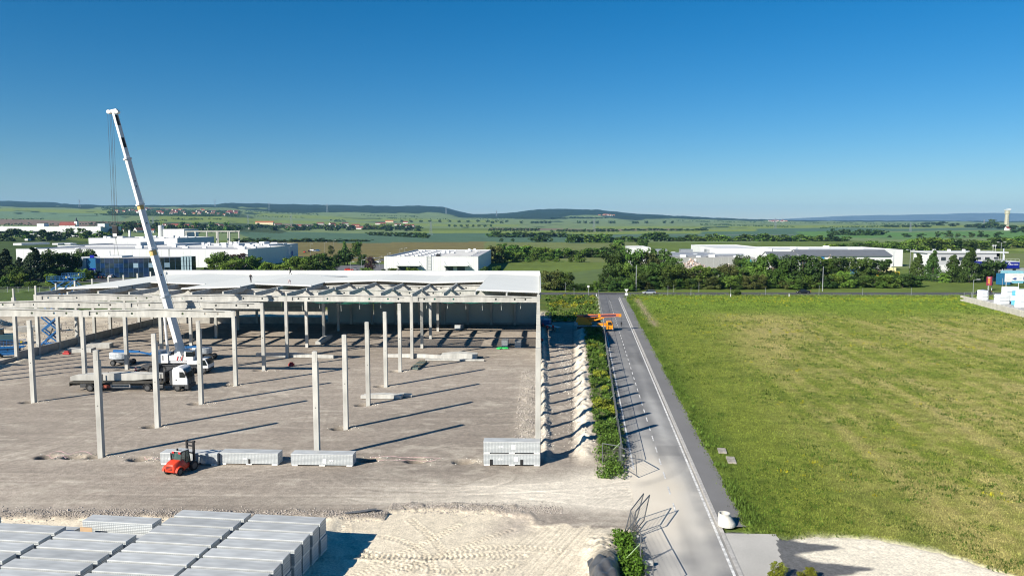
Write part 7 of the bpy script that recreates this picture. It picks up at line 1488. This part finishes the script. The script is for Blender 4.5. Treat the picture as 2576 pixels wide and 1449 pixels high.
# country road and motorway as pale strips
b = MB(); g0 = GT(2100, 598); g1 = GT(2420, 597.6); 
def country_road(pts, w_):
    P_ = [GT(*p) for p in pts]; b = MB()
    for A, B_ in zip(P_[:-1], P_[1:]): b.add([(A.x, A.y, A.z + .4), (B_.x, B_.y, B_.z + .4), (B_.x, B_.y + w_, B_.z + .5), (A.x, A.y + w_, A.z + .5)], [(0, 1, 2, 3)])
    tag(b.build('country_road', mat('pale_road', (.32, .30, .29), .9)), kind='structure')
country_road([(2200, 599), (2270, 598.5), (2340, 598), (2420, 598), (2470, 597.6)], 9); country_road([(1480, 594), (1560, 593.6), (1640, 593), (1760, 592.5), (2000, 592)], 14); country_road([(1230, 570.5), (1320, 569.5), (1400, 569)], 12)
# ================================================================== VILLAGES
M_HW = [mat('house_white', (.72, .70, .66), .8), mat('house_cream', (.66, .56, .36), .8), mat('house_grey', (.45, .43, .40), .8)]; M_HR = [mat('tile_red', (.20, .048, .034), .8, var=.2, scale=.5), mat('tile_orange', (.33, .12, .05), .8, var=.2, scale=.5), mat('tile_brown', (.15, .07, .05), .8, var=.2, scale=.5)]
def house(label, px, py, wpx, rz, wi, ri, group, tall=1.0):
    g = GT(px, py); k = g.y / FOC; L = max(7, wpx * k); d = min(max(6, L * .6), 11); he = 4.2 * tall; t, wl, rf = gable('house', label, g.x - L / 2, g.x + L / 2, g.y - d / 2, g.y + d / 2, he, he + d * .42, M_HW[wi], M_HR[ri], 'house', g.z, group, rz)
    add_box('chimney', M_HR[2], rf, L * .2, L * .2 + .7, .8, 1.5, he + d * .2, he + d * .42 + 1.1)
    for x in (-.28, .28): win(wl, x * L, 1.4, 1.2, 1.4, -d / 2 - .06)
    return t
vl = [(666, 565, 46, 0, 1, 1, 1.5), (631, 578, 14, 90, 0, 0, 1), (778, 576, 20, 80, 0, 2, 1.2), (806, 566, 18, 0, 2, 2, 1), (836, 568, 18, 60, 0, 0, 1.2), (846, 572, 14, 0, 0, 1, 1), (868, 566, 16, 20, 0, 2, 1), (880, 575, 18, 75, 2, 2, 1.3), (895, 571, 20, 0, 1, 0, 1), (905, 577, 18, 0, 0, 0, 1), (934, 576, 22, 0, 1, 0, 1.2), (952, 566, 14, 0, 0, 2, 1), (963, 566, 16, 10, 0, 0, 1), (980, 560, 20, 0, 1, 1, 1.3), (1001, 568, 16, 0, 0, 2, 1), (1030, 573, 24, 0, 0, 0, 1.4), (1020, 562, 12, 0, 0, 0, 1), (724, 577, 10, 0, 0, 2, 1), (740, 578, 30, 0, 0, 2, .8), (700, 569, 18, 30, 2, 2, 1), (754, 572, 14, 0, 2, 0, 1)]
for i, (px, py, wp, rz, wi, ri, tl) in enumerate(sorted(vl)): house(f'village house with {("red", "orange", "brown")[ri]} roof, {od(i)} from the left in the village beyond the fields', px, py, wp, R(rz), wi, ri, 'houses of the near village', tl)
vl = [(345, 574, 24, 20, 1, 1, 1.4), (332, 568, 14, 0, 0, 0, 1), (352, 585, 26, 60, 0, 2, 1), (318, 583, 14, 0, 0, 0, 1), (300, 576, 12, 0, 2, 2, 1), (382, 586, 14, 0, 0, 0, 1), (412, 571, 14, 0, 0, 2, 1.1), (424, 574, 20, 70, 0, 0, 1.1), (440, 573, 20, 0, 0, 0, 1.2), (455, 576, 16, 60, 2, 2, 1), (470, 572, 14, 0, 2, 0, 1), (490, 577, 18, 0, 0, 2, 1), (530, 573, 14, 70, 0, 0, 1), (545, 570, 12, 0, 2, 2, 1), (556, 572, 12, 60, 0, 0, 1), (518, 578, 14, 0, 2, 2, 1), (570, 577, 14, 0, 2, 2, 1)]
for i, (px, py, wp, rz, wi, ri, tl) in enumerate(sorted(vl)): house(f'house with {("red", "orange", "brown")[ri]} roof, {od(i)} from the left in the hamlet behind the factory', px, py, wp, R(rz), wi, ri, 'houses of the hamlet behind the factory', tl)
rr = random.Random(12); vl = [(rr.uniform(290, 600), 0, rr.uniform(6, 11), rr.choice((0, 30, 70)), rr.choice((0, 0, 1, 2)), rr.choice((0, 0, 1, 2)), 1.1) for _ in range(62)]
for i, (px, py, wp, rz, wi, ri, tl) in enumerate(sorted(vl)): house(f'tiny distant house with {("red", "orange", "brown")[ri]} roof, {od(i)} from the left on the far slope', px, 530 + (px - 290) * .022 + rr.uniform(-5, 7), wp, R(rz), wi, ri, 'houses of the far slope village', tl)
vl = [(rr.uniform(1497, 1560), 543.5 + rr.uniform(-.6, .6), 6, 0, 0, 1, 1) for _ in range(10)] + [(rr.uniform(1935, 1985), 558.5 + rr.uniform(-1.5, 1.5), 7, 0, 0, rr.choice((0, 1)), 1.2) for _ in range(9)]
for i, (px, py, wp, rz, wi, ri, tl) in enumerate(sorted(vl)): house(f'speck-like far house, {od(i)} from the left under the table hill', px, py, wp, R(rz), wi, ri, 'houses under the table hill', tl)
# church left
g = GT(180, 577); k = g.y / FOC
t, wl, rf = gable('church', 'white church with long red roof and dark steeple at the left', g.x - 28 * k, g.x + 14 * k, g.y - 6, g.y + 6, 10 * k, 18 * k, M_HW[0], M_HR[0], 'church', g.z)
add_box('tower', M_HW[0], t, 17 * k, 17 * k + 6, -3, 3, -2, 20 * k); b = MB(); b.loft([[(17 * k + 3 + s_ * 3.2 * math.cos(6.283 * (i + .5) / 8), s_ * 3.2 * math.sin(6.283 * (i + .5) / 8), z) for i in range(8)] for s_, z in ((1, 20 * k), (.95, 22 * k), (.4, 24 * k), (.5, 26 * k), (.06, 30 * k))]); b.build('steeple', mat('slate', (.05, .055, .06), .7), t)
# water tower
g = GT(2532, 572); k = g.y / FOC; wt = thing('water_tower', 'tall pale concrete water tower with wider head on the right horizon', 'water tower', (g.x, g.y, g.z)); H = 44 * k; m = mat('tower_concrete', (.40, .385, .28), .85, var=.08, scale=.2); b = MB(); b.loft([[(r_ * math.cos(6.283 * (i + .5) / 8), r_ * math.sin(6.283 * (i + .5) / 8), z) for i in range(8)] for r_, z in ((5.6 * k, -3), (4.5 * k, H * .70))]); b.build('shaft', m, wt)
b = MB(); b.loft([[(r_ * math.cos(6.283 * (i + .5) / 8), r_ * math.sin(6.283 * (i + .5) / 8), z) for i in range(8)] for r_, z in ((4.5 * k, H * .70 + .01), (5.7 * k, H * .73), (5.9 * k, H * .84), (5.3 * k, H * .85), (5.3 * k, H * .87), (6.0 * k, H * .88), (6.0 * k, H * .92))]); hd_ = b.build('head', m, wt); add_box('antenna_platform', M_BW, wt, -5.4 * k, 5.4 * k, -5 * k, 5 * k, H * .935, H * .96)
for s_ in (-5, -2, 1, 4): add_box('antenna', M_BW, wt, s_ * k, s_ * k + 1.6 * k, -5.2 * k, -4.6 * k, H * .96, H * 1.03)
for q in range(5): add_box('stair_window', M_WIN, wt, -.9 * k, .6 * k, -5.2 * k + q * .2 * k, -4.6 * k + q * .2 * k, H * (.14 + q * .105), H * (.21 + q * .105))
g = GT(2541, 581); house('pale house with bright red hipped roof below the water tower', 2541, 580, 22, 0, 0, 0, 'houses by the water tower', 1.2)
# power pylons
def pylon(label, px, yb, yt):
    g = GT(px, yb); k = g.y / FOC; h_ = (yb - yt) * k; t = thing('power_pylon', label, 'pylon', (g.x, g.y, g.z), R(20), 'power pylons'); b = MB(); w0 = h_ * .10; th = .10 + .00012 * g.y
    for sx in (-1, 1):
        for sy in (-1, 1): b.bar((sx * w0, sy * w0, -1), (sx * w0 * .18, sy * w0 * .18, h_), th)
    for q in range(6):
        z0, z1 = h_ * q / 7, h_ * (q + 1) / 7; f0, f1 = w0 * (1 - .82 * q / 7), w0 * (1 - .82 * (q + 1) / 7)
        for s_ in (-1, 1): b.bar((-f0, s_ * f0, z0), (f1, s_ * f1, z1), th * .6); b.bar((f0, s_ * f0, z0), (-f1, s_ * f1, z1), th * .6)
    b.build('lattice', M_GALV, t)
    for z, a in ((.72, .22), (.84, .17), (.95, .12)): b = MB(); b.bar((-h_ * a, 0, h_ * z), (h_ * a, 0, h_ * z), th * 1.3); b.build('crossarm', M_GALV, t)
for i, (px, yb, yt) in enumerate(((200, 521, 502), (362, 523, 501), (541, 520, 502), (624, 565, 540), (733, 578, 538), (677, 530, 506), (823, 535, 512), (1084, 592, 557), (1249, 546, 531), (1494, 584, 550), (1122, 540, 523), (1950, 576, 550), (2290, 584, 561), (2475, 572, 553), (385, 568, 545))): pylon(f'{od(i)} of the lattice power pylons standing over the fields', px, yb, yt)
# ================================================================== STREET SIDE
M_WIRE = mat('galvanised_wire', (.13, .135, .14), .6, metal=.2)
def fence_panel(label, A, B_, lean=0.0, h_=2.0, group='mesh fence panels along the street', brace=False, name='fence_panel', foot=True):
    A = Vector((A[0], A[1], 0)); B_ = Vector((B_[0], B_[1], 0)); L = (B_ - A).length; t = thing(name, label, 'fence', (A.x, A.y, .2), math.atan2(B_.y - A.y, B_.x - A.x), group)
    key = (round(L, 1), lean, h_)
    if key not in _fp:
        b = MB(); tp = lambda x, z: (x, -lean * z, z)
        fr_ = .045 if h_ > 2.0 or lean else .03
        for p, q in ((tp(0, 0), tp(0, h_)), (tp(L, 0), tp(L, h_)), (tp(0, .05), tp(L, .05)), (tp(0, h_), tp(L, h_))): b.cyl(p, q, fr_, n=6)
        m1 = b.mesh('frame'); m1.materials.append(M_WIRE); b = MB()
        for x in np.arange(.25, L, .25): b.bar(tp(x, .05), tp(x, h_), .005)
        for z in np.arange(.3, h_, .28): b.bar(tp(0, z), tp(L, z), .007)
        m2 = b.mesh('wire_mesh'); m2.materials.append(M_WIRE); b = MB(); b.box(-.12, .12, -.4, .4, -.1, .06); m3 = b.mesh('foot_block'); m3.materials.append(M_CONC); b = MB(); b.cyl((0, .02, 1.3), (0, 1.3, -.08), .03, n=6); m4 = b.mesh('brace'); m4.materials.append(mat('brace_green', (.30, .42, .20), .6)); _fp[key] = (m1, m2, m3, m4)
    m1, m2, m3, m4 = _fp[key]
    for nm, me in (('frame', m1), ('wire_mesh', m2)) + ((('foot_block', m3),) if foot else ()) + ((('brace', m4),) if brace else ()): o = bpy.data.objects.new(nm, me); COL.objects.link(o); o.parent = t
    return t
_fp = {}
fence_x = lambda y: 7.95 + .0661 * (y - 69.2)
y = 69.4; i = 0
while y < 238: fence_panel(f'{od(i)} mesh fence panel from the front along the left side of the street', (fence_x(y), y), (fence_x(y + 3.38), y + 3.38), 0, 2.0, brace=(i % 3 == 1)); y += 3.45; i += 1
fence_panel('mesh gate leaf leaning at the site entrance, upper one', (6.35, 53.6), (7.75, 57.0), .25, 2.0, 'gate leaves at the entrance', name='gate_leaf')
fence_panel('mesh gate leaf leaning at the site entrance, lower one', (6.75, 53.2), (8.2, 56.4), .2, 2.1, 'gate leaves at the entrance', name='gate_leaf', foot=False)
fence_panel('mesh fence panel between the gate and the bottom edge', (6.95, 49.2), (6.75, 53.2), 0, 2.0, 'fence panels below the gate', brace=True); fence_panel('mesh fence panel cut by the bottom edge', (7.2, 45.2), (6.97, 49.1), 0, 2.0, 'fence panels below the gate')
fence_panel('short mesh gate leaf folded back at the end of the street fence', (7.9, 69.2), (9.0, 66.6), .1, 2.0, 'gate leaves at the entrance', name='gate_leaf', foot=False); fence_panel('mesh panel standing in the weeds at the end of the street fence', (6.2, 70.2), (7.7, 69.4), .05, 2.0, 'gate leaves at the entrance', name='gate_leaf', foot=False)
for i, (x, y) in enumerate(((6.55, 53.0), (6.9, 48.9))): b = MB(); b.box(-.75, .75, -.14, .14, 0, .28); o = b.build('concrete_block', M_CONC, bev=.02); o.location = (x + .1, y, .15); o.rotation_euler = (0, 0, R(4)); tag(o, f"{'upper' if i == 0 else 'lower'} concrete ballast block under the fence by the gate", 'block')
# manhole cone
t = thing('manhole_cone', 'pale concrete manhole cone standing on the end of the pavement', 'manhole cone', (14.42, 55.9, .155)); n = 26
def ringc(cx_, r_, z): return [(cx_ + r_ * math.cos(6.283 * i / n), r_ * math.sin(6.283 * i / n), z) for i in range(n)]
b = MB(); b.loft([ringc(0, .66, 0), ringc(0, .66, .12), ringc(-.02, .64, .25), ringc(-.2, .44, .78), ringc(-.2, .44, .95), ringc(-.2, .36, .95), ringc(-.2, .36, .6), ringc(-.1, .5, .2)]); b.build('shell', mat('fresh_concrete', (.56, .54, .48), .85, var=.08, scale=3, bump=.15), t, smooth=False)
b = MB(); b.cyl((-.2, 0, .3), (-.2, 0, .32), .37, n=18); b.build('inside', M_DARK, t)
for i, (x, y, L, W) in enumerate(((18.6, 74.6, 1.5, .8), (18.75, 71.6, 1.9, .8))): b = MB(); b.box(-W / 2, W / 2, -L / 2, L / 2, 0, .16); o = b.build('concrete_slab', mat('weathered_slab', (.32, .29, .24), .9, var=.3, scale=3), bev=.02); o.location = (x, y, .16); o.rotation_euler = (0, 0, R(-8)); tag(o, f"{'far' if i == 0 else 'near'} weathered concrete slab lying in the weeds beside the pavement", 'slab')
# barrier tape and small litter by the pits
M_TAPE = mat('red_white_tape', (.70, .42, .42), .6, var=.3, scale=3)
for i, (x0, x1, y) in enumerate(((-49, -44.5, 71.6), (-48.5, -46, 70.2), (-38.5, -36.8, 70.0), (-17, -9.5, 71.3), (-15.5, -9.8, 70.3))):
    b = MB(); P_ = [(x0 + (x1 - x0) * k / 8, y + .25 * math.sin(k * 1.3 + i), .12 + .25 * abs(math.sin(k * .8 + i))) for k in range(9)]
    for A, B_ in zip(P_[:-1], P_[1:]): b.bar(A, B_, .05, .012)
    tag(b.build('barrier_tape', M_TAPE), f'{od(i)} strand of red and white barrier tape from the list along the pits' if False else f'{od(i)} strand of red and white barrier tape strung along the foundation pits', 'tape', 'barrier tape strands')
b = MB(); b.add([(0, 0, .05), (2.4, .7, .18), (2.6, .5, .16), (1.2, -.1, .09), (.1, -.25, .05)], [(0, 1, 2, 3, 4)]); o = b.build('plastic_sheet', mat('grey_plastic', (.12, .12, .12), .5)); o.location = (-15.4, 57.3, .12); tag(o, 'strip of dark grey plastic sheet lying on the edge of the sand', 'sheet')
b = MB(); n1, n2 = 20, 20; gx = []
for i in range(n1 + 1):
    for j in range(n2 + 1):
        x = -1.3 + 2.6 * i / n1; y = -2.6 + 5.2 * j / n2; gx.append((x, y, 1.45 * math.exp(-(x / 1.2) ** 4 - (y / 2.5) ** 4) + .18 * math.sin(x * 5 + y * 2) * .6 + .12 * math.sin(y * 4 - x * 3) + .12))
b.add(gx, [(i * (n2 + 1) + j, (i + 1) * (n2 + 1) + j, (i + 1) * (n2 + 1) + j + 1, i * (n2 + 1) + j + 1) for i in range(n1) for j in range(n2)]); o = b.build('tarpaulin', mat('dark_tarpaulin', (.075, .077, .08), .38, var=.3, scale=2), smooth=True); o.location = (4.4, 46.6, .05); o.scale = (.8, 1, .75); tag(o, 'dark crumpled tarpaulin over a heap beside the gate weeds', 'tarpaulin')
b = MB(); b.bar((0, 0, .1), (3.2, 0, .1), .14, .2); [b.bar((x, -.2, .02), (x, .2, .02), .1, .1) for x in (.3, 2.9)]
# small red canister and cloths left about the site
for i, (px, py, L, lab) in enumerate(((733, 921, .9, 'red tool bag lying on the gravel between the middle columns'), (590, 0, 0, ''), (168, 892, 1.2, 'red generator beside the slabs below the scissor lift'))):
    if not L: continue
    g = G(px, py); b = MB(); b.box(-L / 2, L / 2, -.3, .3, 0, .4); b.box(-L / 3, L / 3, -.22, .22, .4, .62); o = b.build('tool_bag' if i == 0 else 'generator', mat('dull_red', (.38, .03, .03), .6), bev=.08); o.location = (g.x, g.y, .04); tag(o, lab, 'bag' if i == 0 else 'generator')
# rubble machinery at far left yard
def digger():
    t = thing('excavator', 'dark excavator with lowered bucket on the left yard', 'excavator', (-101, 137, .35), R(200)); b = MB()
    for s_ in (-1, 1): b.box(-1.7, 1.7, s_ * 1.0 - .25, s_ * 1.0 + .25, 0, .75)
    b.build('track', M_BLK, t, bev=.15); add_box('house', mat('excavator_teal', (.03, .08, .10), .5), t, -1.6, 1.2, -1.1, 1.1, .85, 2.0, .08); add_box('cab', M_GLS, t, .1, 1.4, .2, 1.1, 2.0, 3.1, .05); b = MB(); b.bar((1.0, -.3, 1.8), (3.2, -.3, 4.2), .4, .5); b.bar((3.2, -.3, 4.2), (4.8, -.3, 2.0), .3, .4); b.build('boom', mat('excavator_teal', (.03, .08, .10), .5), t); b = MB(); b.prism([(4.3, .6), (5.2, .5), (5.3, 1.6), (4.7, 2.0)], -.9, .3, 'y'); b.build('bucket', mat('rusty_steel', (.14, .09, .06), .8), t)
digger()
fx = thing('site_fence', 'wire fence in front of the shrubs at the left edge', 'fence', (-185, 243, .3), R(4))
for q in range(14): add_box('post', M_GALV, fx, q * 3.5, q * 3.5 + .08, 0, .08, 0, 2.0)
b = MB()
for z in np.arange(.1, 2.0, .3): b.bar((0, 0, z), (45.5, 0, z), .02)
b.build('wire', M_GALV, fx)
# ================================================================== HAZE
hb = MB(); hb.box(-19000, 19000, -60, 18500, -60, 460); hz_ = hb.build('haze', mat('unused_haze_slot', (1, 1, 1)), None)
hm = bpy.data.materials.new('haze_air'); hm.use_nodes = True; N = hm.node_tree.nodes; Lk = hm.node_tree.links; N.clear(); o_ = N.new('ShaderNodeOutputMaterial'); pv = N.new('ShaderNodeVolumePrincipled'); pv.inputs['Color'].default_value = (.26, .60, 1.0, 1); pv.inputs['Density'].default_value = 4.2e-5; pv.inputs['Anisotropy'].default_value = .0; Lk.new(pv.outputs[0], o_.inputs['Volume'])
hz_.data.materials.clear(); hz_.data.materials.append(hm); tag(hz_, 'pale blue haze in the air over the whole landscape', 'haze', kind='stuff')
